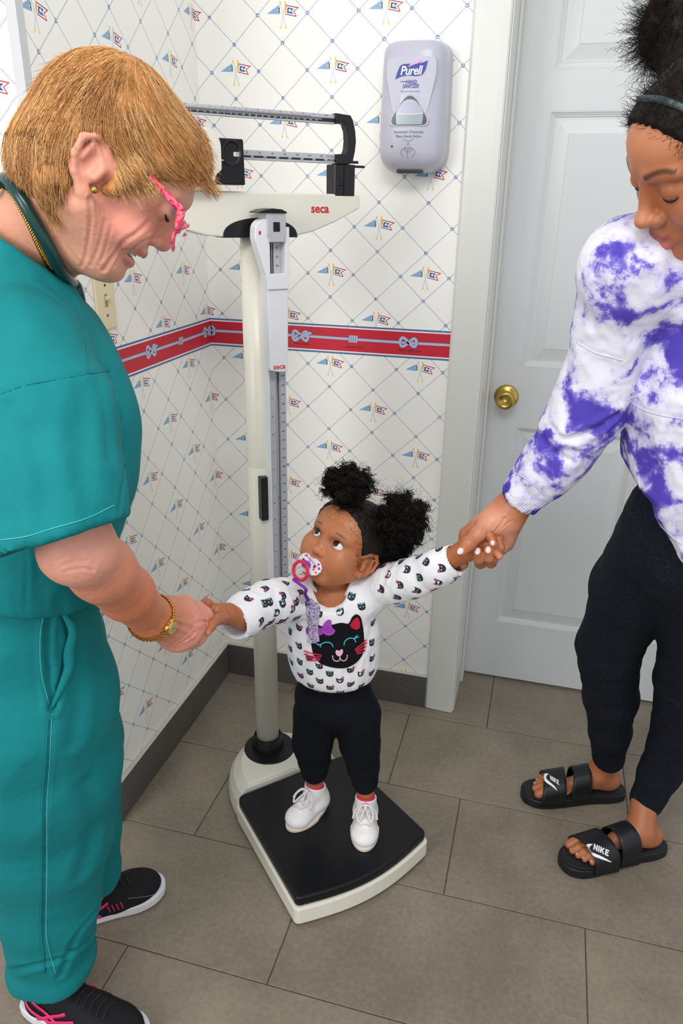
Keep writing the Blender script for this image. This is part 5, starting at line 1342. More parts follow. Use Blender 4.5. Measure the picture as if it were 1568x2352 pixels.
def head_nurse():
    F = Fld((-.105, -.23, -.20), (.105, .125, .115), .0019)
    F.ell((0, -.006, .022), (.070, .086, .078), k=.01)
    F.ell((0, .045, .034), (.058, .053, .044), k=.02)
    F.ell((0, .040, -.020), (.058, .050, .058), k=.02)
    for s in (-1, 1):
        F.ell((s * .040, .062, -.034), (.023, .025, .022), k=.013)
        F.cap((s * .058, .008, -.048), (s * .022, .066, -.088), .018, .0165, k=.02)
        F.cap((s * .050, .050, .000), (s * .062, .012, .005), .013, .012, k=.018)
        F.cap((s * .012, .092, .0300), (s * .044, .077, .0290), .0075, .0065, k=.012)
    F.ell((0, .045, -.080), (.038, .036, .028), k=.018); F.ell((0, .042, -.097), (.034, .036, .019), k=.014)
    F.ell((0, .0735, -.089), (.0155, .0185, .0155), k=.012)
    F.ell((0, .076, -.047), (.026, .0185, .014), k=.012); F.ell((0, .070, -.070), (.022, .016, .011), k=.010)
    for s in (-1, 1): F.ell((s * .032, .101, .010), (.0165, .0125, .0115), k=.008, op='s')
    F.cap((0, .092, .020), (0, .0985, -.010), .0075, .0085, k=.010)
    F.ell((0, .1015, -.0235), (.0112, .0122, .0112), k=.007)
    for s in (-1, 1):
        F.ell((s * .0120, .0930, -.0270), (.0070, .0105, .0082), k=.005); F.ell((s * .0062, .0985, -.0350), (.0034, .0052, .0032), k=.002, op='s')
    # smiling open mouth
    F.chain([(-.031, .071, -.0525), (-.016, .087, -.0505), (0, .0925, -.0500), (.016, .087, -.0505), (.031, .071, -.0525)], [.0030, .0048, .0048, .0048, .0030], k=.005)
    F.chain([(-.030, .069, -.0555), (-.016, .082, -.0660), (0, .0865, -.0690), (.016, .082, -.0660), (.030, .069, -.0555)], [.0030, .0050, .0056, .0050, .0030], k=.005)
    F.ell((0, .074, -.0580), (.0285, .0215, .0068), k=.002, op='s')
    for s in (-1, 1):
        c = np.array([s * .0315, .0775, .0095]); F.ell(c, .0142, k=.004)
        ax = unit([s * .25, 1, -.55]); xx = unit(np.cross(ax, [0, 0, 1])); zz = np.cross(xx, ax); pass
        # ear
        a = np.array([s * .0715, 0, 0]); rr = [(.000, .0095, .006), (.004, -.004, .0235), (.009, -.021, .0245), (.012, -.033, .012), (.0105, -.030, -.008), (.006, -.018, -.024), (.001, .000, -.036)]
        e = lambda x_, y_, z_: a + np.array([s * x_, y_ * .86 - .001, z_ * .94 - .003])
        F.ell(e(.002, -.012, -.004), (.006, .020, .026), k=.006); F.chain([e(*p) for p in rr], [.0035, .0036, .0038, .0040, .0038, .0038, .0055], k=.003)
        F.ell(e(.002, .003, -.036), (.0048, .0085, .0085), k=.004)
        F.ell(e(.0105, -.009, -.003), (.0078, .0095, .0150), k=.002, op='s')
        F.cap(e(.006, .006, -.004), e(.006, .005, -.014), .0040, k=.004); F.cap(e(.007, -.020, .014), e(.007, -.021, -.006), .0030, k=.004)
    F.cap(neck0, neck1, .054, .062, k=.03)
    F.cap((0, .012, -.070), neck0 * .35 + neck1 * .65 + np.array([0, .02, 0]), .032, .045, k=.03)
    v, q = F.mesh(); v = relax(v, q, 1, .4); return v, q
nv, nq = head_nurse()
n_b = BVHTree.FromPolygons([tuple(p) for p in xf(nv, HN)], [tuple(int(i) for i in f) for f in nq])
def groove(v, q, line, depth, width):
    L = np.asarray(line); n = vnormals(v, q); d = np.full(len(v), 1e9)
    for a, b in zip(L[:-1], L[1:]):
        ba = b - a; t = np.clip(((v - a) @ ba) / (ba @ ba), 0, 1); dd = np.linalg.norm(v - a - t[:, None] * ba, axis=1); d = np.minimum(d, dd)
    return v - n * (depth * np.exp(-(d / width) ** 2))[:, None] + n * (depth * .45 * np.exp(-((d - 2 * width) / width) ** 2))[:, None]
def gpx(pts, bvh, n=18):
    out = [cast(x, y, 0, bvh) for x, y in spline(pts, n)]; return np.array([p for p in out if p is not None])
nvw = xf(nv, HN)
for ln, dp_, wd in (([(205, 455), (208, 500), (204, 545), (196, 590), (186, 612)], .0022, .0018), ([(240, 505), (232, 545), (222, 580), (208, 610)], .0014, .0016), ([(255, 520), (246, 560), (232, 600)], .0011, .0014),
                    ([(340, 510), (315, 535), (285, 555), (262, 585), (238, 620)], .0026, .0022), ([(365, 540), (335, 552), (312, 566), (296, 578)], .0022, .0018), ([(285, 570), (272, 590), (262, 612)], .0012, .0014),
                    ([(352, 478), (340, 470), (328, 466)], .0007, .0010), ([(350, 487), (336, 487), (322, 490)], .0007, .0010), ([(355, 495), (342, 500), (330, 508)], .0007, .0010), ([(95, 540), (120, 585), (150, 620)], .0010, .002),
                    ([(180, 600), (150, 560), (120, 500)], .0008, .002), ([(268, 632), (256, 640), (240, 655)], .0010, .0016)):
    L = gpx(ln, n_b)
    if len(L) > 2: nvw = groove(nvw, nq, L, dp_ * .62, wd * 1.15)
nvw = fold(nvw, nq, .00022, .004, None, 1, 3)
pink = sRGB(224, 140, 124); lipc = sRGB(196, 100, 100)
nC = paint(nv, [((.045, .05, -.035), (.035, .035, .030), pink, .7, None, .75), ((-.045, .05, -.035), (.035, .035, .030), pink, .7, None, .75), ((0, .104, -.024), (.013, .013, .014), sRGB(226, 138, 122), .6, None, .7),
                ((0, .06, .05), (.06, .04, .03), sRGB(232, 178, 154), .6), ((.0715, -.005, 0), (.02, .03, .034), sRGB(228, 150, 130), .5, None, .7),
                ((.0315, .088, .0140), (.0150, .0125, .0070), sRGB(128, 112, 122), .4, None, .9), ((-.0315, .088, .0140), (.0150, .0125, .0070), sRGB(128, 112, 122), .4, None, .9),
                ((0, .087, -.0505), (.030, .014, .0048), lipc, .3, None, .9), ((0, .081, -.0690), (.026, .012, .0060), lipc, .35, None, .9), ((0, .060, -.058), (.026, .021, .0062), sRGB(90, 28, 30), .15),
                ((0, -.08, -.12), (.09, .10, .08), sRGB(228, 158, 128), .8, None, .6)], NB)
# arm and hand
ARM = [at(95, 860, .85), at(140, 1130, .83), at(186, 1262, .845), at(234, 1308, .90), at(290, 1362, .975), at(345, 1416, 1.065), at(362, 1420, 1.085)]
print('NURSE arm', np.linalg.norm(ARM[2] - ARM[5]), np.linalg.norm(ARM[0] - ARM[2]))
def arm_fn(F):
    F.chain(ARM, [.046, .042, .0380, .0385, .0345, .0280, .0270], k=.012)
    F.ell(at(140, 1272, .84), (.018, .018, .020), k=.03)
    w = ARM[6]; hb = at(412, 1437, 1.150)
    flat_n = unit(CAM_POS - hb)
    F.cap(w, hb, .0300, .0375, k=.012, flat=flat_n, fs=.62); F.cap(hb, at(432, 1443, 1.175), .0375, .0340, k=.012, flat=flat_n, fs=.60)
    K = [at(470, 1411, 1.200), at(466, 1440, 1.198), at(446, 1465, 1.192), at(412, 1479, 1.182)]
    for i, k_ in enumerate(K):
        st = at(395 + 4 * (3 - i), 1412 + 14 * i, 1.130 + .004 * (3 - i)); F.cap(st, k_, .0120, .0108, k=.010)
        x, y = ((478, 1420), (470, 1452), (450, 1476), (418, 1488))[i]; p1 = at(x, y, 1.228); p2 = at(x - 22, y - 10, 1.252); p3 = at(x - 42, y - 8, 1.240)
        F.chain([k_, p1, p2, p3], [.0108, .0102, .0092, .0080], k=.004)
    F.chain([at(385, 1392, 1.110), at(420, 1388, 1.160), at(452, 1398, 1.195), at(474, 1416, 1.205)], [.0150, .0130, .0112, .0092], k=.008)
c_ = at(300, 1350, 1.0); lo, hi = np.minimum.reduce(ARM[1:]) - .09, np.maximum.reduce(ARM[1:] + [at(470, 1440, 1.25)]) + .09
av, aq = field_world(lo, hi, .0022, arm_fn); av = relax(av, aq, 2, .5)
a_b = BVHTree.FromPolygons([tuple(p) for p in av], [tuple(int(i) for i in f) for f in aq])
for ln, dp_, wd in (([(140, 1300), (170, 1290), (200, 1288)], .0012, .002), ([(150, 1312), (185, 1306), (215, 1310)], .0010, .002), ([(130, 1290), (160, 1276), (190, 1272)], .0009, .002),
                    ([(385, 1392), (392, 1420), (380, 1446)], .0007, .0014), ([(392, 1396), (400, 1424), (390, 1455)], .0007, .0014), ([(398, 1402), (408, 1428), (398, 1460)], .0007, .0014), ([(372, 1400), (380, 1420), (370, 1440)], .0006, .0014),
                    ([(400, 1440), (425, 1450), (445, 1465)], -.0012, .0028), ([(395, 1425), (425, 1430), (462, 1440)], -.0012, .0026), ([(448, 1452), (436, 1462), (424, 1470)], .0022, .0022), ([(430, 1468), (418, 1476), (402, 1482)], .0018, .0020), ([(478, 1428), (468, 1428), (455, 1424)], .0020, .0018), ([(450, 1405), (462, 1418), (476, 1432)], .0012, .0018),
                    ([(352, 1450), (380, 1468), (405, 1480)], -.0010, .0026), ([(462, 1428), (450, 1432), (440, 1436)], .0010, .002)):
    L = gpx(ln, a_b)
    if len(L) > 2: av = groove(av, aq, L, dp_, wd)
av = fold(av, aq, .0003, .006, None, 1, 8)
aC = paint(av, [(at(300, 1380, 1.0), (.12, .12, .12), sRGB(204, 124, 88), .6), (at(420, 1440, 1.17), (.06, .07, .05), sRGB(224, 150, 132), .5), (at(430, 1438, 1.145), (.006, .006, .005), sRGB(178, 84, 70), .5), (at(180, 1300, .80), (.05, .05, .05), sRGB(226, 158, 138), .6)], sRGB(216, 142, 114))
# hidden frame of the body under the scrubs (kept inside the cloth)
TOR = [at(60, 850, 1.00), at(85, 950, 1.00), at(60, 1200, 1.03), at(30, 1430, 1.08)]
Rn = unit([.53, -.85, 0]); upn = unit(TOR[0] - TOR[3]); frn = unit(np.cross(upn, Rn)); frn = frn if frn[0] > 0 else -frn
def tr_fn(F):
    F.chain(TOR, [.085, .09, .08, .075], k=.03, flat=frn, fs=.8); F.cap(at(20, 600, .98), TOR[0], .055, .08, k=.03); F.cap(TOR[0] + Rn * .13 - upn * .02, TOR[0] - Rn * .15 - upn * .02, .045, k=.03); F.cap(TOR[0] + Rn * .13 - upn * .02, ARM[1], .042, k=.02)
    F.chain([at(40, 1500, 1.10), at(110, 1860, 1.24), at(122, 2230, 1.375)], [.10, .06, .045], k=.02); F.chain([at(60, 1500, 1.20), at(175, 1800, 1.40), at(195, 2040, 1.555)], [.10, .06, .045], k=.02)
bv_, bq_ = field_world(np.minimum.reduce(TOR + [at(122, 2230, 1.375), ARM[1]]) - .2, np.maximum.reduce(TOR + [at(122, 2230, 1.375), ARM[1]]) + .25, .012, tr_fn)
V_, Q_ = blobs([(nvw, nq), (av, aq), (bv_, bq_)]); me = fast_mesh('body', V_, Q_); set_color(me, np.vstack([nC, aC, paint(bv_, [], NB)])); nbody = NW('body', me, N_SKIN)
for s in (-1, 1): eye(nur, xf(np.array([[s * .0315, .0775, .0095]]), HN)[0], .0115, HN[:3, :3] @ unit([0, 1, -.5]), sRGB(90, 110, 120), .5)
for s in (-1, 1): lash(np.array([s * .0315, .0775, .0095]), HN, s, nur, .0150, .0125, -.0022, r0=.0015, yaw=.25, pitch=-.55)
# teeth
tp = [(.024 * math.sin(a), .060 + .026 * math.cos(a), -.0545) for a in np.linspace(-1.25, 1.25, 13)]
lt = []
for i in range(12):
    a, b = np.array(tp[i]), np.array(tp[i + 1]); c = (a + b) / 2; t_ = unit(b - a); F_ = unit(np.cross(t_, [0, 0, 1])); bm = bmesh.new(); bmesh.ops.create_cube(bm, size=1.0)
    for v in bm.verts: v.co = V(xf(np.array([c + t_ * v.co.x * .0048 + F_ * v.co.y * .003 + np.array([0, 0, v.co.z * .0075])]), HN)[0])
    bmesh.ops.bevel(bm, geom=bm.edges[:], offset=.0008, segments=2, affect='EDGES'); NW('tooth', bm_mesh('tooth', bm, True), simple('enamel', (232, 224, 206), .25) if i == 0 else bpy.data.materials['enamel'])
bm = bmesh.new(); bmesh.ops.create_uvsphere(bm, u_segments=14, v_segments=10, radius=.0042, matrix=Matrix.Translation(V(xf(np.array([hn(217, 436, .082)]), HN)[0])))
NW('earring', bm_mesh('earring', bm, True), BRASS)

# --- hair
N_HAIR = hair_mat('copper_blond_hair', sRGB(178, 118, 64), sRGB(204, 144, 84), .45, .3, (1., 1., 1.), 25.)
def nhair():
    F = Fld((-.105, -.125, -.115), (.105, .125, .135), .0024)
    F.ell((0, -.014, .026), (.083, .086, .088), k=.01); F.ell((0, .044, .058), (.068, .053, .047), k=.02); F.ell((0, -.043, -.030), (.074, .052, .056), k=.02)
    for s in (-1, 1):
        F.cap((s * .073, .030, .020), (s * .071, .022, -.010), .012, .007, k=.012); F.cap((s * .070, -.030, -.050), (s * .050, -.020, -.072), .014, .008, k=.012)
    F.ell((0, .098, -.026), (.095, .085, .088), k=.008, op='s'); F.ell((0, .045, -.100), (.10, .062, .066), k=.006, op='s')
    for s in (-1, 1): F.ell((s * .082, -.005, -.012), (.026, .026, .034), k=.006, op='s')
    F.ell((0, .0, .0), (.066, .070, .06), k=.004, op='s')
    return F.mesh()
hv2, hq2 = nhair(); hl = hv2.copy(); hv2 = fold(hv2, hq2, .0026, .016, (0, .8, -.5), 4.5, 6); hv2 = fold(hv2, hq2, .0009, .005, (0, .8, -.5), 5., 9)
nhair_o = NW('hair', fast_mesh('hair', xf(hv2, HN), hq2), N_HAIR)
hb_ = BVHTree.FromPolygons([tuple(p) for p in hl], [tuple(int(i) for i in f) for f in hq2])
def flow_strands(bvh, roots, dirf, steps, ds, lift, free, rs, wav=.0):
    out = []
    for r in roots:
        p = np.array(r); P = []; lf = lift * rs.uniform(.45, 1.25); d = None; jit = rs.normal(size=3) * .09; fr_ = steps - free if rs.uniform() < .8 else steps - 2 * free; ds_ = ds * rs.uniform(.7, 1.1)
        for k in range(steps):
            g = dirf(p) + jit + (wav * np.array([math.sin(k * .9 + jit[0] * 30), math.cos(k * .8 + jit[1] * 30), 0]) if wav else 0)
            if k < fr_:
                h = bvh.find_nearest(V(p)); n = np.array(h[1]); q0 = np.array(h[0]); n = n if n @ (q0 - np.array([0, -.01, 0])) > 0 else -n
                g = g - (g @ n) * n; p = q0 + n * (lf * math.sin(min(1, k / 4) * 1.57)); 
            d = unit(g) if d is None else unit(.55 * d + .45 * unit(g)); P.append(p.copy()); p = p + d * ds_
        out.append(P)
    return np.array(out)
rs = np.random.RandomState(3)
crown = np.array([-.02, -.098, .050])
def ndir(p):
    a = p - crown; a = unit(a + 1e-6); front = 1 / (1 + math.exp(-(p[1] + .01) * 60)); low = 1 / (1 + math.exp((p[2] + .02) * 60))
    return a * .45 + np.array([.08, .95, -.16]) * front + np.array([0, -.35, -.6]) * (1 - front) * (1 - low) + np.array([0, .55, -.6]) * low
up_h = hl[(hl[:, 2] > -.075)]; rts = up_h[rs.choice(len(up_h), 15000)] ; rts = rts[(rts[:, 0] > -.03) | (rs.uniform(size=len(rts)) < .35)]
P = flow_strands(hb_, rts, ndir, 14, .0060, .0032, 2, rs); sh_ = P.shape; a, b = strands(xf(P.reshape(-1, 3), HN).reshape(sh_), .00030, .00014, 3)
low_c, mid_c, hi_c = np.array(sRGB(150, 92, 46)), np.array(sRGB(214, 154, 88)), np.array(sRGB(250, 212, 150))
rr_ = vnoise(P[:, 0] * 60, 3) * .35 + rs.normal(size=len(P)) * .30; tcol = np.clip(.5 + rr_, 0, 1)[:, None]
scol = np.where(tcol < .5, low_c + (mid_c - low_c) * tcol * 2, mid_c + (hi_c - mid_c) * (tcol * 2 - 1)); me = fast_mesh('hair_strands', a, b); set_color(me, np.repeat(scol, sh_[1] * 3, 0))
SM = NT('copper_strands', .35, 0, .45); SM.color(SM.n('ShaderNodeAttribute', attribute_name='own_colour').outputs['Color']); NW('hair_strands', me, SM.m)['kind'] = 'stuff'

# --- glasses
N_PINK = NT('marbled_pink_acetate', .18); N_PINK.color(N_PINK.mix(N_PINK.step(N_PINK.noise(N_PINK.pos(), 220., 3., .6, 1.), .4, .6), sRGB(222, 30, 62), sRGB(250, 130, 160))); N_PINK = N_PINK.m
LENS = NT('spectacle_lens', .02); LENS.b.inputs['Transmission Weight'].default_value = 1.0; LENS.b.inputs['IOR'].default_value = 1.02; LENS.color((1, 1, 1)); LENS = LENS.m
gl = thing('glasses', 'marbled pink and red spectacles low on the nurse\'s nose', 'glasses', tuple(xf(np.array([[0, .11, .01]]), HN)[0]))
GW = lambda name, me, mat: keep_world(link(name, me, mat), gl)
for s in (-1, 1):
    t0 = hn(303, 359, .076 ); t1 = hn(362, 425, .078); t2 = hn(417, 484, .072)
    P = spline([(s * abs(t0[0]), t0[1], t0[2]), (s * abs(t1[0]), t1[1], t1[2]), (s * .070, t2[1], t2[2])], 24); v, q = sweep(xf(P, HN), np.linspace(.0022, .0048, 24), 8, flat=HN[:3, 0], flat_s=.45)
    GW('temple', mesh('temple', v, q, True), N_PINK)
    rc = np.array([s * .033, .112, -.004]); tilt = np.array([0, -.12, 1.]); tilt = unit(tilt); R_ = [rc + np.array([1, 0, 0]) * .0255 * math.cos(a) + tilt * .0155 * math.sin(a) * (1 - .1 * math.cos(2 * a)) + np.array([0, -.010, 0]) * (math.cos(a) * s) ** 2 * (1 if math.cos(a) * s > 0 else .1) for a in np.linspace(0, 2 * math.pi, 40, endpoint=False)]
    v, q = sweep(xf(np.array(R_), HN), .0024, 8, True); GW('rim', mesh('rim', v, q, True), N_PINK)
    bm = bmesh.new(); vs = [bm.verts.new(V(p)) for p in xf(np.array(R_), HN)]; c = bm.verts.new(V(xf(np.array([rc + np.array([0, .001, 0])]), HN)[0])); [bm.faces.new((vs[i], vs[(i + 1) % 40], c)) for i in range(40)]
    GW('lens', bm_mesh('lens', bm, True), LENS)
    v, q = sweep(xf(np.array([(s * .0575, .104, .000), (s * .066, .100, .004), (s * .071, t2[1], t2[2])]), HN), [.003, .0045, .0048], 8); GW('end_piece', mesh('end_piece', v, q, True), N_PINK)
v, q = sweep(xf(spline([(-.009, .112, -.002), (0, .1165, .002), (.009, .112, -.002)], 10), HN), .0024, 8); GW('bridge', mesh('bridge', v, q, True), N_PINK)

# --- scrub top
TEAL = NT('teal_scrub_cotton', .8, 0, .2); fz = TEAL.noise(TEAL.pos(), 7., 3.); TEAL.color(TEAL.mix(fz, sRGB(12, 114, 118), sRGB(18, 130, 134))); TEAL.bump(TEAL.noise(TEAL.scale(TEAL.pos(), (1, 1, 1)), 900., 2.), .15, .0006); TEAL.bump(TEAL.noise(TEAL.pos(), 22., 3., .55), .5, .006); TEAL = TEAL.m
SLV = [at(54, 820, .87), at(105, 960, .835), at(118, 1120, .82), at(132, 1222, .815)]
def scrub_fn(F):
    F.chain([at(62, 880, 1.00), at(92, 970, 1.00), at(88, 1080, 1.01), at(60, 1240, 1.035), at(32, 1440, 1.075)], [.122, .122, .119, .112, .120], k=.03, flat=Rn, fs=.98)
    F.cap(at(-60, 700, .92) , at(55, 770, 1.00), .080, .080, k=.04)
    F.cap(SLV[0], at(45, 840, 1.0) - Rn * .15, .066, .055, k=.04)
    F.chain([at(26, 620, .92), at(46, 720, .93)], [.058, .068], k=.04)
    F.chain(SLV, [.072, .074, .074, .076], k=.02)
    d = unit(SLV[3] - SLV[2]); F.cap(SLV[3] - d * .05, SLV[3] + d * .12, .0765, .080, k=.001, op='s') if False else None
    # neckline
    F.cap(HN[:3, :3] @ neck0 + HN[:3, 3], at(20, 600, .98), .0660, .0720, k=.008, op='s')
lo = np.minimum.reduce([at(-60, 690, .92), at(35, 1400, 1.07), SLV[3]]) - .19; hi = np.maximum.reduce([at(92, 900, 1.0), at(35, 1400, 1.07), SLV[0]]) + .20
F = Fld(lo, hi, .0046); scrub_fn(F)
# hem of the tunic and of the sleeve: cut each tube by its own plane, keeping the other
hemp, hemn = at(40, 1408, 1.0), unit(at(35, 1400, 1.07) - at(60, 1240, 1.035)); sd = unit(SLV[3] - SLV[2] + .0 * Rn)
X = F.ax[0][:, None, None]; Y = F.ax[1][None, :, None]; Z = F.ax[2][None, None, :]
def plane(p, n): return (X - p[0]) * n[0] + (Y - p[1]) * n[1] + (Z - p[2]) * n[2]
hn2 = unit(np.cross(at(275, 1180, .80) - at(0, 1266, .80), ray(140, 1225))); hn2 = -hn2 * np.sign(hn2[2]); ps = plane(at(140, 1232, .80), hn2); nears = np.sqrt((X - SLV[3][0]) ** 2 + (Y - SLV[3][1]) ** 2 + (Z - SLV[3][2]) ** 2) - .155
inner = Fld(lo, hi, .0046); inner.cap(SLV[2], SLV[3] + sd * .10, .060, .064, k=.002)
cut = np.maximum(-ps, nears); 
# sleeve end: remove what lies past the hem near the arm, except the body behind it
bodyf = Fld(lo, hi, .0046); bodyf.chain([at(62, 880, 1.00), at(92, 970, 1.00), at(88, 1080, 1.01), at(60, 1240, 1.035), at(32, 1440, 1.075)], [.122, .122, .119, .112, .120], k=.03, flat=Rn, fs=.98)
slvf = np.maximum(F.d, -cut); F.d = np.minimum(slvf, bodyf.d)
hol = np.maximum(inner.d, -(ps + .03)); hol = np.maximum(hol, -(bodyf.d - .004)); F.d = np.maximum(F.d, -hol)
neckc = Fld(lo, hi, .0046); neckc.cap(HN[:3, :3] @ neck0 + HN[:3, 3], at(20, 600, .98), .0660, .0720, k=.008); F.d = np.maximum(F.d, -neckc.d)
F.half(at(60, 1418, .96), hemn, k=.004)
sv, sq = F.mesh(); sv = relax(sv, sq, 2, .5); sv = fold(sv, sq, .0030, .075, unit(upn + .5 * frn), 3.2, 12); sv = fold(sv, sq, .0014, .030, unit(upn - .3 * frn), 3., 15)
s_b = BVHTree.FromPolygons([tuple(p) for p in sv], [tuple(int(i) for i in f) for f in sq])
for ln, dp_, wd in (([(0, 905), (60, 885), (150, 868), (250, 852)], .0016, .0022), ([(250, 852), (268, 920), (285, 1000), (284, 1090), (272, 1180)], .0022, .0030), ([(60, 1245), (62, 1320), (58, 1400)], .0016, .002), ([(70, 1000), (100, 1100), (95, 1180)], .0030, .012),
                    ([(200, 900), (185, 1000), (190, 1120)], .0030, .012), ([(20, 940), (10, 1060), (25, 1180)], .0030, .012), ([(225, 870), (245, 950), (250, 1050)], .0024, .008)):
    L = gpx(ln, s_b)
    if len(L) > 2: sv = groove(sv, sq, L, dp_, wd)
sme = fast_mesh('scrub_top', sv, sq); stop_ = NW('scrub_top', sme, TEAL); s_b = BVHTree.FromPolygons([tuple(p) for p in sv], [tuple(int(i) for i in f) for f in sq])
TH = simple('teal_thread', (70, 182, 182), .8)
def seam(name, pts, par, bvh, r=.0006, n=60, mat=None, off=.0004):
    P = np.array([p for p in (cast(x, y, off, bvh) for x, y in spline(pts, n)) if p is not None])
    if len(P) < 4: return
    v, q = sweep(P, r, 5); keep_world(link(name, mesh(name, v, q, True), mat or TH), par)
seam('seam', [(2, 1240), (60, 1232), (120, 1214), (200, 1190), (262, 1160)], stop_, s_b); seam('seam', [(160, 672), (182, 730), (197, 790), (201, 856)], stop_, s_b, .0006, mat=TEAL); seam('seam', [(0, 905), (60, 885), (150, 868), (250, 852)], stop_, s_b, .0005, mat=TEAL)

# --- trousers
def trou(F):
    F.chain([at(38, 1340, 1.065), at(38, 1430, 1.085), at(60, 1600, 1.13), at(95, 1760, 1.19), at(106, 1900, 1.245), at(113, 2060, 1.305), at(121, 2205, 1.362)], [.104, .112, .130, .120, .106, .083, .070], k=.02)
    F.chain([at(70, 1480, 1.24), at(150, 1700, 1.36), at(185, 1900, 1.48), at(196, 2030, 1.555)], [.120, .095, .076, .070], k=.02)
    F.cap(at(121, 2216, 1.364), at(120, 2224, 1.366), .076, .078, k=.012)
    F.half(at(120, 2262, 1.33), unit(at(121, 2205, 1.362) - at(113, 2060, 1.305)), k=.004)
    for p, r_ in ((at(121, 2235, 1.375), .060),): F.cap(p, p + unit(at(121, 2205, 1.362) - at(113, 2060, 1.305)) * .1, r_, k=.001, op='s')
lo = np.minimum.reduce([at(38, 1340, 1.065), at(121, 2205, 1.362), at(196, 2030, 1.555)]) - .17; hi = np.maximum.reduce([at(38, 1340, 1.065), at(121, 2205, 1.362), at(196, 2030, 1.555)]) + .17
pv, pq = field_world(lo, hi, .0050, trou); pv = relax(pv, pq, 1, .5)
pv = fold(pv, pq, .0030, .07, upn, 2.6, 22); low_ = np.clip((.30 - pv[:, 2]) / .25, 0, 1); n_ = vnormals(pv, pq); w_ = vnoise(np.stack([pv[:, 0] * 9, pv[:, 1] * 9, pv[:, 2] * 34], 1), 4); pv = pv + n_ * (w_ * .0060 * low_)[:, None]
p_b = BVHTree.FromPolygons([tuple(p) for p in pv], [tuple(int(i) for i in f) for f in pq])
for ln, dp_, wd in (([(112, 1410), (108, 1480), (112, 1560), (118, 1630)], .006, .004), ([(150, 1400), (160, 1480), (140, 1560), (120, 1625)], .005, .005), ([(118, 1640), (112, 1750), (104, 1900), (102, 2050), (100, 2160), (106, 2230)], .0022, .0026), ([(160, 1500), (180, 1600), (170, 1700)], .004, .012),
                    ([(30, 2230), (90, 2215), (160, 2190), (212, 2150)], .005, .006), ([(215, 2100), (170, 2160), (140, 2240)], .004, .006), ([(200, 1800), (215, 1900), (190, 2000)], .004, .014)):
    L = gpx(ln, p_b)
    if len(L) > 2: pv = groove(pv, pq, L, dp_, wd)
ntr = NW('trousers', fast_mesh('trousers', pv, pq), TEAL); p_b = BVHTree.FromPolygons([tuple(p) for p in pv], [tuple(int(i) for i in f) for f in pq])
seam('seam', [(119, 1640), (114, 1750), (108, 1850), (108, 2000), (106, 2130), (112, 2180), (128, 2235)], ntr, p_b, .0008); seam('seam', [(110, 1650), (104, 1750), (97, 1850), (96, 2000), (94, 2130), (100, 2180), (102, 2235)], ntr, p_b, .0011, mat=TEAL); seam('seam', [(100, 1410), (92, 1470), (96, 1550), (116, 1632)], ntr, p_b, .0006)
# open pocket: folded lip standing proud of the trouser side
pk = [cast(x, y, o_, p_b) for (x, y), o_ in (((138, 1405), .006), ((150, 1450), .012), ((158, 1482), .014), ((150, 1530), .010), ((132, 1580), .007), ((117, 1630), .002))]
P = spline([p for p in pk if p is not None], 40); v, q = sweep(P, np.concatenate([np.linspace(.004, .0085, 20), np.linspace(.0085, .002, 20)]), 10, flat=Rn, flat_s=.6); v = relax(np.array(v), np.array([t if len(t) == 4 else (*t, t[0]) for t in q]), 1, .3)
keep_world(link('pocket_edge', mesh('pocket_edge', v, q, True), TEAL), ntr)

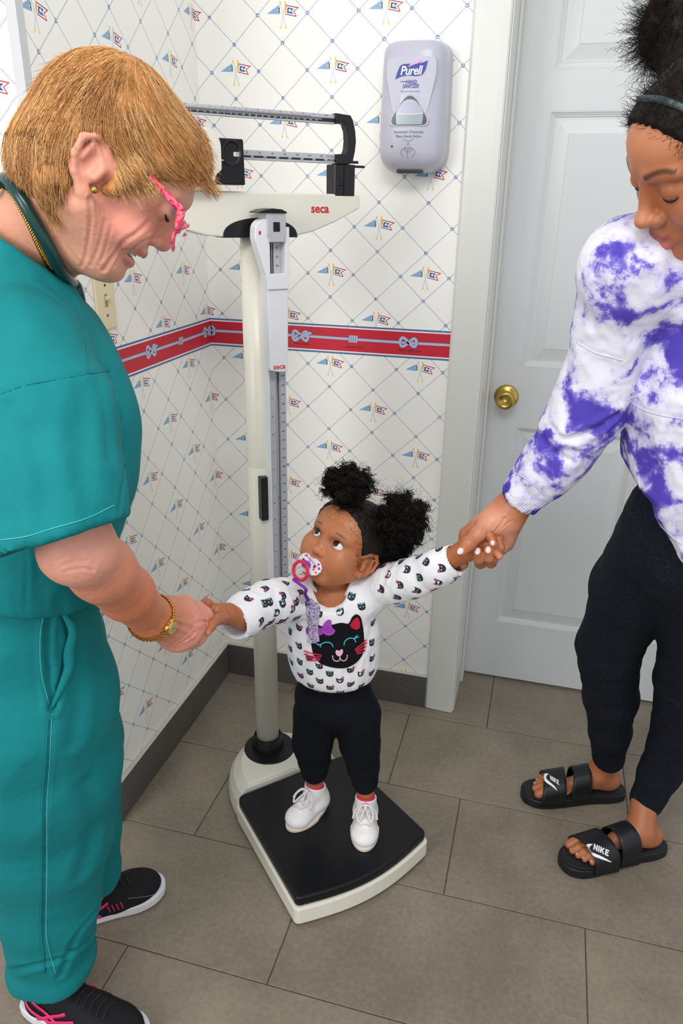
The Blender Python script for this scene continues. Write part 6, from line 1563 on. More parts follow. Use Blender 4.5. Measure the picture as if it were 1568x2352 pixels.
# --- running shoes
SH_B = NT('black_mesh_upper', .75, 0, .25); SH_B.color(SH_B.mix(SH_B.noise(SH_B.obj(), 900., 1.), sRGB(14, 14, 17), sRGB(30, 30, 35))); SH_B.bump(SH_B.noise(SH_B.obj(), 1200., 1.), .4, .001); SH_B = SH_B.m
SH_W = simple('white_foam_sole', (222, 220, 226), .5, bump=.2, bsc=60.); SH_P = simple('hot_pink_trim', (226, 40, 112), .45); SH_G = simple('dull_silver_trim', (150, 120, 124), .4)
def runner(par, heel, toe, side):
    """local frame: y from heel to toe, origin under the foot's middle"""
    L = np.linalg.norm(np.asarray(toe) - heel); k = L / .27
    F = Fld((-.065, -.15, -.005), (.065, .15, .125), .0028)
    F.cap((0, -.085, .035), (0, .02, .033), .033, .040, k=.02); F.ell((.004 * side, .065, .030), (.046, .065, .033), k=.02); F.cap((0, -.085, .045), (0, -.075, .085), .031, .029, k=.02); F.cap((0, -.02, .062), (0, .05, .045), .026, .022, k=.02)
    F.half((0, 0, .020), (0, 0, -1), k=.002); F.half((0, -.04, .092), (0, .28, 1), k=.004); F.cap((0, -.068, .06), (0, -.055, .14), .0235, .028, k=.003, op='s')
    v, q = F.mesh(); v = v * k; r = link('running_shoe', fast_mesh('running_shoe', v, q), SH_B)
    c = (np.asarray(heel) + toe) / 2; r.matrix_world = Matrix.Translation(V((c[0], c[1], 0))) @ Matrix.Rotation(yaw_to(heel, toe), 4, 'Z')
    bv = BVHTree.FromPolygons([tuple(p) for p in v], [tuple(int(i) for i in f) for f in q])
    out = [(-.008, -.134), (-.026, -.122), (-.034, -.09), (-.033, -.04), (-.038, .02), (-.045, .065), (-.040, .105), (-.022, .131), (.004, .138), (.028, .126), (.046, .09), (.050, .05), (.044, .01), (.036, -.04), (.036, -.09), (.026, -.124), (.008, -.134)]
    out = [(x * side * k, y * k) for x, y in spline(out, 60)[:-1]]
    bm = prism(out, .004 * k, .026 * k, 'z', .004 * k, 3); 
    for vv_ in bm.verts:
        if vv_.co.y > .09 * k: vv_.co.z += (vv_.co.y - .09 * k) * .10
    link('midsole', bm_mesh('midsole', bm), SH_W, r)
    bm = bmesh.new()
    for i in range(8): y_ = (-.116 + i * .027) * k; box(-.028 * k, .030 * k, y_, y_ + .022 * k, 0.0, .007 * k, .002, 1, bm=bm)
    t_ = link('tread', bm_mesh('tread', bm), SH_B, r); t_['kind'] = 'stuff'
    def on(y, z, sx, off=.0012):
        h = bv.ray_cast(Vector((sx * .12 * k, y * k, z * k)), Vector((-sx, 0, 0))); return np.array(h[0]) + np.array([sx * off, 0, 0]) if h[0] is not None else None
    def stripe(name, pts, r_, mat, sx):
        P = [on(y, z, sx) for y, z in spline(pts, 24)]; P = np.array([p for p in P if p is not None])
        if len(P) > 3: v_, q_ = sweep(P, r_, 6, flat=(1, 0, 0), flat_s=.35); link(name, mesh(name, v_, q_, True), mat, r)
    for sx in (-1, 1):
        for w_, mt in ((.0042, SH_P), (.0028, SH_G)):
            for ln in ([(-.095, .074), (-.055, .050), (-.01, .028)], [(-.110, .060), (-.070, .040), (-.040, .028)], [(-.075, .030), (-.045, .046), (-.012, .064)], [(-.055, .028), (-.022, .044), (.008, .056)]):
                stripe('side_stripe', ln, w_, mt, sx * (1 if mt is SH_P else 1.0))
        for i in range(4): stripe('eyelet_stripe', [(.010 + .009 * i, .034), (.006 + .009 * i, .050)], .0012, SH_P, sx)
        stripe('toe_piping', [(.05, .050), (.085, .040), (.112, .028)], .0008, SH_G, sx)
    lp = []
    for i in range(5):
        y_ = (.000 + .014 * i) * k; P = []
        for x in np.linspace(-.018, .018, 9):
            h = bv.ray_cast(Vector((x * k, y_ + .004 * k * abs(x) / .018, .2)), Vector((0, 0, -1)))
            if h[0] is not None: P.append(np.array(h[0]) + np.array([0, 0, .0015]))
        if len(P) > 3: lp.append(sweep(np.array(P), .0024, 6))
    if lp: link('lace', mesh('lace', *join(lp), True), simple('black_lace', (22, 22, 25), .8, bump=.4, bsc=900.), r)
    keep_world(r, par); return r
h1, t1 = atz(58, 2292, .01), atz(345, 2398, .01); d = unit(t1 - h1); runner(nur, h1, h1 + d * .262, 1)
t2 = atz(377, 2033, .01); h2 = atz(170, 2108, .01); d = unit(t2 - h2); runner(nur, t2 - d * .262, t2, -1)

# --- stethoscope, necklace, wristwatch
st = thing('stethoscope', 'dark green stethoscope tubing around the back of the nurse\'s neck', 'stethoscope', tuple(at(60, 470, .86)))
GRN = simple('dark_green_rubber', (14, 58, 56), .25, 0, .5, .05)
allb = BVHTree.FromPolygons([tuple(p) for p in np.vstack([nvw, sv])], [tuple(int(i) for i in f) for f in np.vstack([nq, sq + len(nvw)])])
P = []
for x, y in spline([(-30, 440), (-5, 418), (20, 416), (50, 440), (85, 498), (118, 560), (145, 610), (158, 636), (165, 650)], 60):
    c = cast(x, y, .0075, allb); P.append(c if c is not None else at(x, y, .86))
P = np.array(P)
P = np.vstack([P, P[-1] + CAM_R.T @ np.array([-.002, .014, .022]), P[-1] + CAM_R.T @ np.array([-.010, .034, .055])])
for _ in range(8): P[1:-1] = (P[:-2] + 2 * P[1:-1] + P[2:]) / 4
v, q = sweep(P, .0072, 14); o = keep_world(link('tube', mesh('tube', v, q, True), GRN), st)
nk = thing('necklace', 'braided gold chain necklace lying on the nurse\'s neck', 'necklace', tuple(at(60, 520, .88))); GOLD = simple('yellow_gold', (226, 176, 84), .22, 1.0, .5, .08, 200.)
P = np.array([p for p in (cast(x, y, .0016, allb) for x, y in spline([(-10, 418), (12, 430), (40, 462), (66, 510), (88, 560), (108, 600), (122, 626)], 150)) if p is not None])
for ph_ in (0, 2.1, 4.2):
    B_ = unit(P[-1] - P[0]); n1 = unit(np.cross(B_, CAM_POS - P[0])); Q = P + n1 * (.0022 * np.sin(np.arange(len(P)) * .75 + ph_))[:, None] + unit(CAM_POS - P[0]) * (.0010 * np.cos(np.arange(len(P)) * .75 + ph_))[:, None]
    v, q = sweep(Q, .0010, 6); keep_world(link('chain', mesh('chain', v, q, True), GOLD), nk)
wa = thing('wristwatch', 'small gold wristwatch on the nurse\'s wrist', 'watch', tuple(ARM[5]))
wc = at(350, 1416, 1.068); wd_ = unit(ARM[6] - ARM[4]); 
ab2 = BVHTree.FromPolygons([tuple(p) for p in av], [tuple(int(i) for i in f) for f in aq])
e1 = unit(np.cross(wd_, CAM_POS - wc)); e2 = np.cross(wd_, e1); ring = []
for a in np.linspace(0, 2 * math.pi, 44, endpoint=False):
    d = e1 * math.cos(a) + e2 * math.sin(a); h = ab2.ray_cast(V(wc + d * .08), V(-d)); ring.append(np.array(h[0]) + d * .0022 if h[0] is not None else wc + d * .03)
ring = np.array(ring)
for i in range(44):
    c = ring[i]; t_ = unit(ring[(i + 1) % 44] - ring[i - 1]); out_ = unit(c - wc); bm = bmesh.new(); bmesh.ops.create_cube(bm, size=1.0)
    sz = .0052 if i % 2 else .0040
    for v in bm.verts: v.co = V(c + t_ * v.co.x * .0044 + wd_ * v.co.y * sz * 1.3 + out_ * v.co.z * .0030)
    bmesh.ops.bevel(bm, geom=bm.edges[:], offset=.0008, segments=2, affect='EDGES'); keep_world(link('band_link', bm_mesh('band_link', bm, True), GOLD), wa)
prj = [(CAM_R @ (p - CAM_POS)) for p in ring]; dst = [math.hypot(784 + FOC * p[0] / p[2] - 366, 1176 + FOC * p[1] / p[2] - 1424) + (1e3 if p[2] > (CAM_R @ (wc - CAM_POS))[2] else 0) for p in prj]
fc = ring[int(np.argmin(dst))]; nrm = unit(fc - wc); fc = fc + nrm * .002; tx = unit(np.cross(nrm, wd_))
def disc_m(r, h, sx=1.0):
    bm = lathe([(0, -h), (r, -h), (r, h * .4), (r * .85, h), (0, h)], 32)
    for v in bm.verts: v.co = V(fc + tx * v.co.x * sx + wd_ * v.co.y + nrm * v.co.z)
    return bm_mesh('watch_case', bm, False)
keep_world(link('watch_case', disc_m(.0125, .0030), GOLD), wa)
bm = lathe([(0, 0), (.0098, 0), (.0098, .0006), (0, .0008)], 32)
for v in bm.verts: v.co = V(fc + tx * v.co.x + wd_ * v.co.y + nrm * (v.co.z + .0030))
keep_world(link('watch_face', bm_mesh('watch_face', bm), simple('champagne_dial', (190, 172, 120), .15)), wa)
bm = bmesh.new()
for a, l in ((.6, .006), (2.3, .0045)):
    d = tx * math.cos(a) + wd_ * math.sin(a); e = np.cross(nrm, d); vs = [bm.verts.new(V(fc + nrm * .0042 + p)) for p in (e * .0004, d * l, -e * .0004, -d * .001)]; bm.faces.new(vs)
keep_world(link('watch_hands', bm_mesh('watch_hands', bm), S_INK), wa)
# ================================================================== YOUNG WOMAN (right edge)
mo = thing('person', 'young woman in purple tie-dye sweatshirt and dark leggings holding the toddler\'s hand', 'person', tuple(atz(1440, 1950, 0.0)))
MW = lambda name, me, mat, parent=mo: keep_world(link(name, me, mat), parent)
MB = sRGB(176, 108, 72)
HM = np.eye(4); HM[:3, :3] = CAM_R.T @ np.array([[-.252, -.8217, -.5111], [-.564, .5539, -.6125], [.7864, .1339, -.603]]); HM[:3, 3] = CAM_POS + CAM_R.T @ np.array([.44211, -.42993, .8914])
invM = lambda p: HM[:3, :3].T @ (np.asarray(p) - HM[:3, 3])
nk1 = invM(at(1660, 640, 1.02))
def head_m():
    F = Fld((-.10, -.16, -.19), (.10, .125, .125), .0019)
    F.ell((0, -.006, .030), (.070, .087, .076), k=.01); F.ell((0, .040, .045), (.056, .050, .046), k=.02); F.ell((0, .038, -.015), (.056, .048, .056), k=.02)
    for s in (-1, 1):
        F.ell((s * .038, .056, -.024), (.022, .021, .024), k=.028); F.cap((s * .055, .005, -.048), (s * .020, .064, -.086), .0165, .0145, k=.02)
        F.cap((s * .012, .086, .030), (s * .044, .073, .030), .0065, .0060, k=.012); F.cap((s * .050, .048, .0), (s * .062, .012, .005), .013, .012, k=.018)
    F.ell((0, .045, -.070), (.036, .034, .030), k=.018); F.ell((0, .072, -.088), (.0165, .0155, .0140), k=.014); F.ell((0, .073, -.052), (.026, .020, .020), k=.014)
    for s in (-1, 1): F.ell((s * .032, .0965, .008), (.0165, .0120, .0115), k=.008, op='s')
    F.cap((0, .087, .016), (0, .0965, -.014), .0065, .0085, k=.010); F.ell((0, .1010, -.0245), (.0115, .0125, .0105), k=.007)
    for s in (-1, 1):
        F.ell((s * .0145, .0915, -.0275), (.0080, .0100, .0085), k=.005); F.ell((s * .0070, .0965, -.0350), (.0038, .0050, .0028), k=.002, op='s')
    F.chain([(-.024, .081, -.0585), (-.010, .0905, -.0540), (0, .0915, -.0550), (.010, .0905, -.0540), (.024, .081, -.0585)], [.0026, .0046, .0044, .0046, .0026], k=.004)
    F.chain([(-.022, .080, -.0610), (-.010, .0880, -.0675), (0, .0895, -.0685), (.010, .0880, -.0675), (.022, .080, -.0610)], [.0028, .0054, .0060, .0054, .0028], k=.004)
    F.chain([(-.026, .084, -.0590), (-.010, .0975, -.0603), (0, .0990, -.0606), (.010, .0975, -.0603), (.026, .084, -.0590)], [.0008] * 5, k=.002, op='s')
    for s in (-1, 1):
        c = np.array([s * .0315, .0735, .0080]); F.ell(c, .0140, k=.004)
        ax = unit([s * .25, 1, -.75]); xx = unit(np.cross(ax, [0, 0, 1])); zz = np.cross(xx, ax); F.ell(c + ax * .0125, (.0130, .009, .0011), k=.001, op='s', R=np.stack([xx, ax, zz], 1))
        F.ell((s * .073, -.008, -.004), (.006, .016, .028), k=.004)
    F.cap((0, -.015, -.045), nk1, .047, .050, k=.03)
    v, q = F.mesh(); v = relax(v, q, 1, .4); return v, q
mv, mq = head_m()
mC = paint(mv, [((0, .06, .055), (.045, .035, .028), sRGB(204, 134, 96), .6), ((0, .100, -.022), (.012, .012, .016), sRGB(208, 140, 104), .6), ((-.042, .060, -.02), (.022, .02, .02), sRGB(198, 122, 86), .6),
                ((0, .091, -.0535), (.024, .012, .0052), sRGB(150, 78, 76), .3), ((0, .089, -.0690), (.022, .011, .0072), sRGB(196, 104, 104), .35),
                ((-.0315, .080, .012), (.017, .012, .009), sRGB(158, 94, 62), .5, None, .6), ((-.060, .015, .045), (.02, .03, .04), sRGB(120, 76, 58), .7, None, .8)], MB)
for s in (-1, 1):      # eyebrow: thin arch of darker hair colour
    t_ = (np.abs(mv[:, 0]) - .014) / .034; z0 = .0300 + .0075 * np.sin(np.clip(t_, 0, 1) * 2.4); w = np.clip(1.5 - np.abs(mv[:, 2] - z0) / (.0040 - .0016 * np.clip(t_, 0, 1)), 0, 1) * ((t_ > -.02) & (t_ < 1.05)) * (mv[:, 1] > .03) * (mv[:, 0] * s > 0)
    mC = mC * (1 - .8 * w[:, None]) + np.array(sRGB(52, 32, 26)) * .8 * w[:, None]
# arm end, wrist and hand
MA = [at(1452, 622, 1.01), at(1410, 760, 1.07), at(1374, 870, 1.12), at(1345, 945, 1.15), at(1290, 1040, 1.19), at(1212, 1124, 1.235)]
def mhand(F):
    w0, w1, w2 = at(1225, 1110, 1.24), at(1180, 1160, 1.255), at(1158, 1188, 1.262)
    F.chain([w0, w1, w2], [.0290, .0270, .0275], k=.01)
    pn = unit(CAM_POS - at(1140, 1220, 1.28))
    F.cap(w2, at(1135, 1222, 1.290), .0320, .0350, k=.012, flat=pn, fs=.55); F.cap(at(1168, 1200, 1.275), at(1160, 1248, 1.300), .0185, .0150, k=.014)
    F.ell(at(1120, 1205, 1.262), (.020, .020, .022), k=.018)                       # ball of the thumb
    F.chain([at(1124, 1204, 1.255), at(1098, 1226, 1.240), at(1076, 1249, 1.232), at(1060, 1266, 1.230)], [.0150, .0122, .0112, .0092], k=.006)
    F.chain([at(1100, 1200, 1.290), at(1070, 1226, 1.310), at(1060, 1262, 1.322), at(1064, 1296, 1.305)], [.0130, .0110, .0100, .0088], k=.006)   # index, round the back
    F.chain([at(1130, 1220, 1.310), at(1118, 1270, 1.325), at(1103, 1293, 1.295), at(1099, 1283, 1.262), at(1096, 1266, 1.248)], [.0120, .0105, .0100, .0092, .0080], k=.004)
    F.chain([at(1150, 1225, 1.310), at(1140, 1272, 1.318), at(1127, 1292, 1.285), at(1123, 1280, 1.252), at(1121, 1264, 1.240)], [.0115, .0100, .0095, .0088, .0076], k=.004)
    F.chain([at(1160, 1245, 1.300), at(1152, 1262, 1.290), at(1139, 1262, 1.255), at(1131, 1248, 1.228)], [.0105, .0090, .0080, .0068], k=.004)
c_ = at(1140, 1215, 1.275); hv3, hq3 = field_world(c_ - .13, c_ + .13, .0016, mhand)
hb3 = BVHTree.FromPolygons([tuple(p) for p in hv3], [tuple(int(i) for i in f) for f in hq3])
for ln, dp_, wd in (([(1158, 1190), (1150, 1205), (1138, 1219), (1124, 1228)], .0016, .0022), ([(1176, 1196), (1160, 1206), (1140, 1224)], .0010, .0018), ([(1104, 1190), (1112, 1204), (1108, 1222)], .0008, .0014), ([(1110, 1182), (1119, 1196), (1116, 1214)], .0007, .0014),
                    ([(1066, 1250), (1073, 1244), (1078, 1252)], .0008, .0012), ([(1142, 1232), (1154, 1238), (1166, 1236)], .0007, .0014)):
    L = gpx(ln, hb3)
    if len(L) > 2: hv3 = groove(hv3, hq3, L, dp_, wd)
hC3 = paint(hv3, [(at(1130, 1215, 1.26), (.035, .04, .04), sRGB(212, 146, 116), .6), (at(1160, 1225, 1.28), (.02, .03, .03), sRGB(222, 158, 134), .6)], sRGB(178, 110, 74))
# ankles and feet
def foot(heel, toe, inner, ank):
    """local: y heel->toe, x towards the big toe * inner"""
    F = Fld((-.06, -.135, .016), (.06, .135, .17), .0022); s = inner
    F.ell((0, -.088, .052), (.027, .030, .028), k=.01); F.cap((0, -.070, .055), (.006 * s, .040, .042), .025, .014, k=.014); F.ell((.002 * s, .045, .040), (.038, .038, .0120), k=.012); F.cap((0, -.06, .070), (.008 * s, -.005, .058), .020, .014, k=.014)
    F.cap((0, -.058, .075), ank, .031, .030, k=.02); F.ell((.024 * s, -.05, .078), (.010, .012, .012), k=.012)
    for i, (x, y0, y1, r) in enumerate(((.028, .070, .103, .0115), (.010, .078, .106, .0082), (-.005, .076, .100, .0075), (-.018, .070, .091, .0070), (-.030, .060, .079, .0066))):
        F.chain([(x * s, y0 - .02, .044), (x * s, (y0 + y1) / 2, .0440 - .004 * (i > 0) + .006 * (i > 0)), (x * s * 1.02, y1, .0375)], [r * 1.05, r, r], k=.005 if i == 0 else .003)
    F.half((0, 0, .0285), (0, 0, -1), k=.003)
    v, q = F.mesh(); c = (np.asarray(heel) + toe) / 2; M = np.array(Matrix.Translation(V((c[0], c[1], 0))) @ Matrix.Rotation(yaw_to(heel, toe), 4, 'Z')); return xf(v, M), q, M
h1, t1 = np.array([1.212, -.226, 0]), np.array([.952, -.312, 0]); h2, t2 = np.array([1.290, -.386, 0]), np.array([1.054, -.516, 0])
def loc(M, p): return M[:3, :3].T @ (np.asarray(p) - M[:3, 3])
def Mof(h, t): c = (h + t) / 2; return np.array(Matrix.Translation(V((c[0], c[1], 0))) @ Matrix.Rotation(yaw_to(h, t), 4, 'Z'))
an1, an2 = at(1397, 1735, 1.885), at(1480, 1835, 1.770)
f1 = foot(h1, t1, -1, loc(Mof(h1, t1), an1)); f2 = foot(h2, t2, 1, loc(Mof(h2, t2), an2))
MT = [at(1640, 720, 1.10), at(1650, 900, 1.13), at(1640, 1060, 1.17), at(1620, 1200, 1.22)]
def hid(F):
    F.chain(MT, [.09, .09, .09, .09], k=.03); F.chain(MA, [.032, .032, .030, .032, .027, .024], k=.01); F.cap(at(1660, 640, 1.02), MT[0], .045, .08, k=.03); F.cap(MA[0], MT[0], .04, .08, k=.02)
    F.chain([at(1570, 1240, 1.27), at(1402, 1490, 1.58), at(1400, 1600, 1.72), an1], [.045, .035, .033, .026], k=.02); F.chain([at(1640, 1260, 1.22), at(1585, 1560, 1.52), at(1560, 1680, 1.66), an2], [.045, .035, .033, .026], k=.02)
bv3, bq3 = field_world(np.minimum.reduce([MT[0], an1, an2, MA[4]]) - .2, np.maximum.reduce([MT[0], an1, an2, MT[3]]) + .22, .012, hid)
V_, Q_ = blobs([(xf(mv, HM), mq), (hv3, hq3), f1[:2], f2[:2], (bv3, bq3)])
CC = np.vstack([mC, hC3, paint(np.vstack([f1[0], f2[0], bv3]), [], sRGB(168, 102, 66))]); me = fast_mesh('body', V_, Q_); set_color(me, CC); mbody = MW('body', me, T_SKIN)
for s in (-1, 1): lash(np.array([s * .0315, .0735, .0080]), HM, s, mo, .0146, .0130, -.0030, r0=.0010, yaw=.25, pitch=-.70); eye(mo, xf(np.array([[s * .0315, .0735, .0080]]), HM)[0], .0120, HM[:3, :3] @ unit([0, 1, -.8]), sRGB(60, 36, 24), .5)
NAILM = simple('pale_pink_nail', (240, 208, 204), .08, 0, .7); NAILW = simple('white_nail', (236, 228, 230), .08, 0, .7)
def nail(c, n, up, w, l, mat, par=None):
    n = unit(n); a = unit(np.cross(up, n)); b = np.cross(n, a); bm = bmesh.new(); bmesh.ops.create_uvsphere(bm, u_segments=14, v_segments=8, radius=1.0)
    for v in bm.verts: v.co = V(c + a * v.co.x * w + b * v.co.y * l + n * (v.co.z * .0016 - .25 * (v.co.x * w) ** 2 / w))
    MW('nail', bm_mesh('nail', bm, True), mat)
hb3 = BVHTree.FromPolygons([tuple(p) for p in hv3], [tuple(int(i) for i in f) for f in hq3])
for (x, y), u_, w, l in (((1057, 1266), (-.6, .8), .0052, .0060), ((1096, 1266), (.15, -1), .0048, .0062), ((1121, 1263), (.2, -1), .0046, .0060), ((1131, 1247), (.1, -1), .0036, .0044)):
    c = cast(x, y, .0006, hb3)
    if c is not None: nail(c, CAM_POS - c, CAM_R.T @ np.array([u_[0], u_[1], 0]), w, l, NAILM)
for M, s in ((f1[2], -1), (f2[2], 1)):
    for i, (x, y, r) in enumerate(((.028, .108, .0070), (.010, .110, .0044), (-.005, .104, .0040), (-.018, .095, .0036), (-.030, .083, .0034))):
        c = xf(np.array([[x * s * 1.02, y - .002, .0375 + r * 1.22 if i == 0 else .0375 + r * 1.40]]), M)[0]; nail(c, M[:3, :3] @ unit([0, .35, 1]), M[:3, :3] @ np.array([0, 1., 0]), r * .85, r * .95, NAILW)

# --- hair
M_HAIR = hair_mat('dark_brown_hair', (.004, .003, .0025), (.020, .013, .010), .6, .12)
def mcap():
    F = Fld((-.09, -.12, -.08), (.09, .10, .13), .0024); F.ell((0, -.008, .030), (.0765, .0935, .083), k=.01); F.ell((0, .040, .046), (.0585, .0525, .049), k=.02)
    F.half((0, .070, .078), (0, .085, -.050), k=.008); F.half((0, -.02, -.05), (0, .1, -1), k=.006); F.ell((-.075, .0, -.012), (.02, .03, .035), k=.004, op='s'); F.ell((.075, .0, -.012), (.02, .03, .035), k=.004, op='s')
    return F.mesh()
cv3, cq3 = mcap(); cv3w = fold(cv3, cq3, .0018, .010, (0, .7, .7), 4., 5); mh = MW('hair', fast_mesh('hair', xf(cv3w, HM), cq3), M_HAIR)
hbM = BVHTree.FromPolygons([tuple(p) for p in xf(cv3w, HM)], [tuple(int(i) for i in f) for f in cq3])
pc_ = at(1572, 64, .985)
F = Fld(pc_ - .17, pc_ + .13, .004); F.ell(pc_, .055, k=.01); F.cap(pc_, at(1600, 190, .95), .030, .040, k=.02); v, q = F.mesh(); v = fold(v, q, .003, .010, None, 1, 3)
rs = np.random.RandomState(17); P = coil_paths(4600, pc_, .072, 19, (.78, 1.02), .0020, 9, 26, (-.4, 0, 0), .05); P = P[:, 12:]; a, b = strands(P, .00035, .00015, 3)
sc_v = xf(cv3w, HM); pick = sc_v[rs.choice(len(sc_v), 5000)]; nn_ = pick - HM[:3, 3]; nn_ /= np.linalg.norm(nn_, axis=1)[:, None]; t = np.linspace(0, 1, 12)
d_ = nn_ + rs.normal(size=nn_.shape) * .5; ln = rs.uniform(.004, .013, len(pick)); ph = rs.uniform(0, 6, len(pick))[:, None] + t * 14; e1_ = np.cross(d_, [0, 0, 1.]); e1_ /= np.linalg.norm(e1_, axis=1)[:, None]
P = pick[:, None] + d_[:, None] * (ln[:, None] * t)[..., None] + e1_[:, None] * (.0014 * np.sin(ph) * t)[..., None]; a2, b2 = strands(P, .00025, .00012, 3)
V3, Q3 = blobs([(v, q), (a, b), (a2, b2)]); MW('hair_puff', fast_mesh('hair_puff', V3, Q3), M_HAIR)
# short hairs along the forehead
cl = cv3[(np.abs(cv3[:, 1] - (.070 + (cv3[:, 2] - .078) * .588)) < .006) & (cv3[:, 2] > -.0)]; cl = cl[(np.abs(cl[:, 0]) > .034)]; cl = cl[rs.choice(len(cl), 420)]
tip = cl + (np.array([0, .80, -.55]) + rs.normal(size=(len(cl), 3)) * .30) * rs.uniform(.003, .009, len(cl))[:, None]; t_ = np.linspace(0, 1, 5); Ph = xf((cl[:, None] * (1 - t_)[None, :, None] + tip[:, None] * t_[None, :, None]).reshape(-1, 3), HM).reshape(len(cl), 5, 3)
bm3 = BVHTree.FromPolygons([tuple(p) for p in xf(mv, HM)], [tuple(int(i) for i in f) for f in mq])
for i in range(len(cl)):
    for k in range(1, 5): h = bm3.find_nearest(V(Ph[i, k])); Ph[i, k] = np.array(h[0]) + (np.array(h[0]) - HM[:3, 3]) * .004
a, b = strands(Ph, .00014, .00006, 3); MW('baby_hair', fast_mesh('baby_hair', a, b), M_HAIR)['kind'] = 'stuff'
hbn = [cast(x, y, .0016, hbM) for x, y in spline([(1452, 240), (1466, 232), (1490, 229), (1520, 232), (1548, 241), (1575, 254)], 40)]; hbn = np.array([p for p in hbn if p is not None])
if len(hbn) > 4:
    v, q = sweep(hbn, .0042, 8, flat=unit(CAM_POS - hbn[10]), flat_s=.5); MW('headband', mesh('headband', v, q, True), simple('grey_green_band', (44, 56, 60), .45))

# --- sweatshirt
def tiedye():
    t = NT('purple_tie_dye_jersey', .9, 0, .15); v = t.pos(); n1 = t.noise(v, 14.5, 5., .58, .25); n2 = t.noise(v, 60., 3., .6, .5); n3 = t.noise(v, 700., 2.)
    f = t.M('ADD', t.M('MULTIPLY', n1, .86), t.M('MULTIPLY', n2, .14)); st_ = t.noise(t.scale(v, (1., 1., 8.)), 220., 2.)
    c = t.ramp(t.M('ADD', f, t.M('MULTIPLY', t.M('SUBTRACT', st_, .5), .05)), [(0, sRGB(70, 52, 160)), (.43, sRGB(84, 70, 174)), (.472, sRGB(122, 110, 198)), (.508, sRGB(204, 198, 230)), (.56, sRGB(226, 224, 236)), (1, sRGB(232, 232, 240))])
    t.color(c); t.bump(n3, .3, .001); t.bump(t.noise(v, 30., 3.), .35, .004); return t.m
DYE = tiedye()
def sweat(F):
    F.chain(MT, [.130, .135, .128, .126], k=.03, flat=unit(MT[0] - MT[1]) if False else None); F.cap(MT[3], at(1610, 1260, 1.25), .126, .124, k=.02)
    F.cap(at(1560, 590, 1.02), MT[0], .055, .09, k=.05)
    hn_ = unit(np.cross(at(1568, 1268, 1.08) - at(1462, 1082, 1.13), ray(1500, 1160))); F.half(at(1500, 1165, 1.10), -hn_ * np.sign(hn_[2]), k=.006)
    F.chain(MA, [.060, .052, .050, .050, .0440, .0350], k=.02); F.cap(MA[0], MT[0] + np.array([0, 0, .06]), .060, .085, k=.04); F.cap(at(1560, 590, 1.02), MT[0], .055, .09, k=.05)
    for i, s_, rr in ((2, .3, .0525), (2, .8, .054), (3, .2, .054), (3, .5, .051), (3, .8, .049), (4, .25, .0465), (4, .55, .0425), (1, .5, .053)):
        c = MA[i] * (1 - s_) + MA[i + 1] * s_; d = unit(MA[i + 1] - MA[i]); F.cap(c - d * .002, c + d * .002, rr, k=.006)
    d = unit(MA[5] - MA[4]); F.cap(MA[5], MA[5] + d * .030, .0345, .0335, k=.004); F.cap(MA[5] - d * .02, MA[5] + d * .12, .0285, .0285, k=.001, op='s'); F.cut_end(MA[5] + d * .026, d, .065)
    F.cap(HM[:3, :3] @ np.array([0, -.01, -.06]) + HM[:3, 3], at(1660, 640, 1.02), .062, .066, k=.006, op='s')
lo = np.minimum.reduce(MA + MT) - .16; hi = np.maximum.reduce(MA + MT) + .16
wv, wq = field_world(lo, hi, .0045, sweat); wv = relax(wv, wq, 1, .5); wv = fold(wv, wq, .0036, .042, unit(MA[3] - MA[5] + np.array([.1, .3, .1])), 2.6, 41); wv = fold(wv, wq, .0012, .020, None, 1, 43)
w_b = BVHTree.FromPolygons([tuple(p) for p in wv], [tuple(int(i) for i in f) for f in wq])
for ln, dp_, wd in (([(1388, 570), (1386, 640), (1392, 700), (1420, 770), (1440, 850)], .0014, .0022), ([(1325, 785), (1365, 808), (1400, 818), (1432, 828)], .0012, .002), ([(1290, 1010), (1330, 1000), (1370, 985), (1420, 950)], .006, .005), ([(1265, 980), (1300, 1010), (1340, 1005)], .004, .004),
                    ([(1440, 915), (1470, 935), (1510, 950), (1568, 960)], .0012, .002), ([(1176, 1085), (1200, 1096), (1230, 1118), (1252, 1140)], .0014, .002), ([(1240, 1000), (1270, 1040), (1310, 1060)], .004, .005), ([(1490, 640), (1480, 800), (1490, 900)], .0025, .008)):
    L = gpx(ln, w_b)
    if len(L) > 2: wv = groove(wv, wq, L, dp_, wd)
msw = MW('sweatshirt', fast_mesh('sweatshirt', wv, wq), DYE); w_b = BVHTree.FromPolygons([tuple(p) for p in wv], [tuple(int(i) for i in f) for f in wq])
LTH = simple('pale_lilac_thread', (204, 198, 226), .85)
for pts in ([(1325, 787), (1365, 810), (1400, 820), (1430, 829)], [(1440, 917), (1470, 937), (1510, 952), (1566, 962)], [(1178, 1084), (1202, 1096), (1232, 1118), (1252, 1140)], [(1465, 1095), (1475, 1140), (1498, 1185), (1535, 1225), (1566, 1250)]): seam('seam', pts, msw, w_b, .0010, 60, LTH)
# ribbed cuff ribs
d = unit(MA[5] - MA[4]); a_ = unit(np.cross(d, [0, 0, 1])); b_ = np.cross(d, a_); ribs = []
for k in range(60):
    an = 2 * math.pi * k / 60; o_ = a_ * math.cos(an) + b_ * math.sin(an); P = []
    for s_ in (-.010, .0, .010, .020, .0255):
        h = w_b.ray_cast(V(MA[5] + d * s_ + o_ * .08), V(-o_))
        if h[0] is not None: P.append(np.array(h[0]) + o_ * .0001)
    if len(P) > 2: ribs.append(sweep(np.array(P), .0009, 5))
o = MW('ribbing', mesh('ribbing', *join(ribs), True), DYE, msw) if False else keep_world(link('ribbing', mesh('ribbing', *join(ribs), True), DYE), msw); o['kind'] = 'stuff'

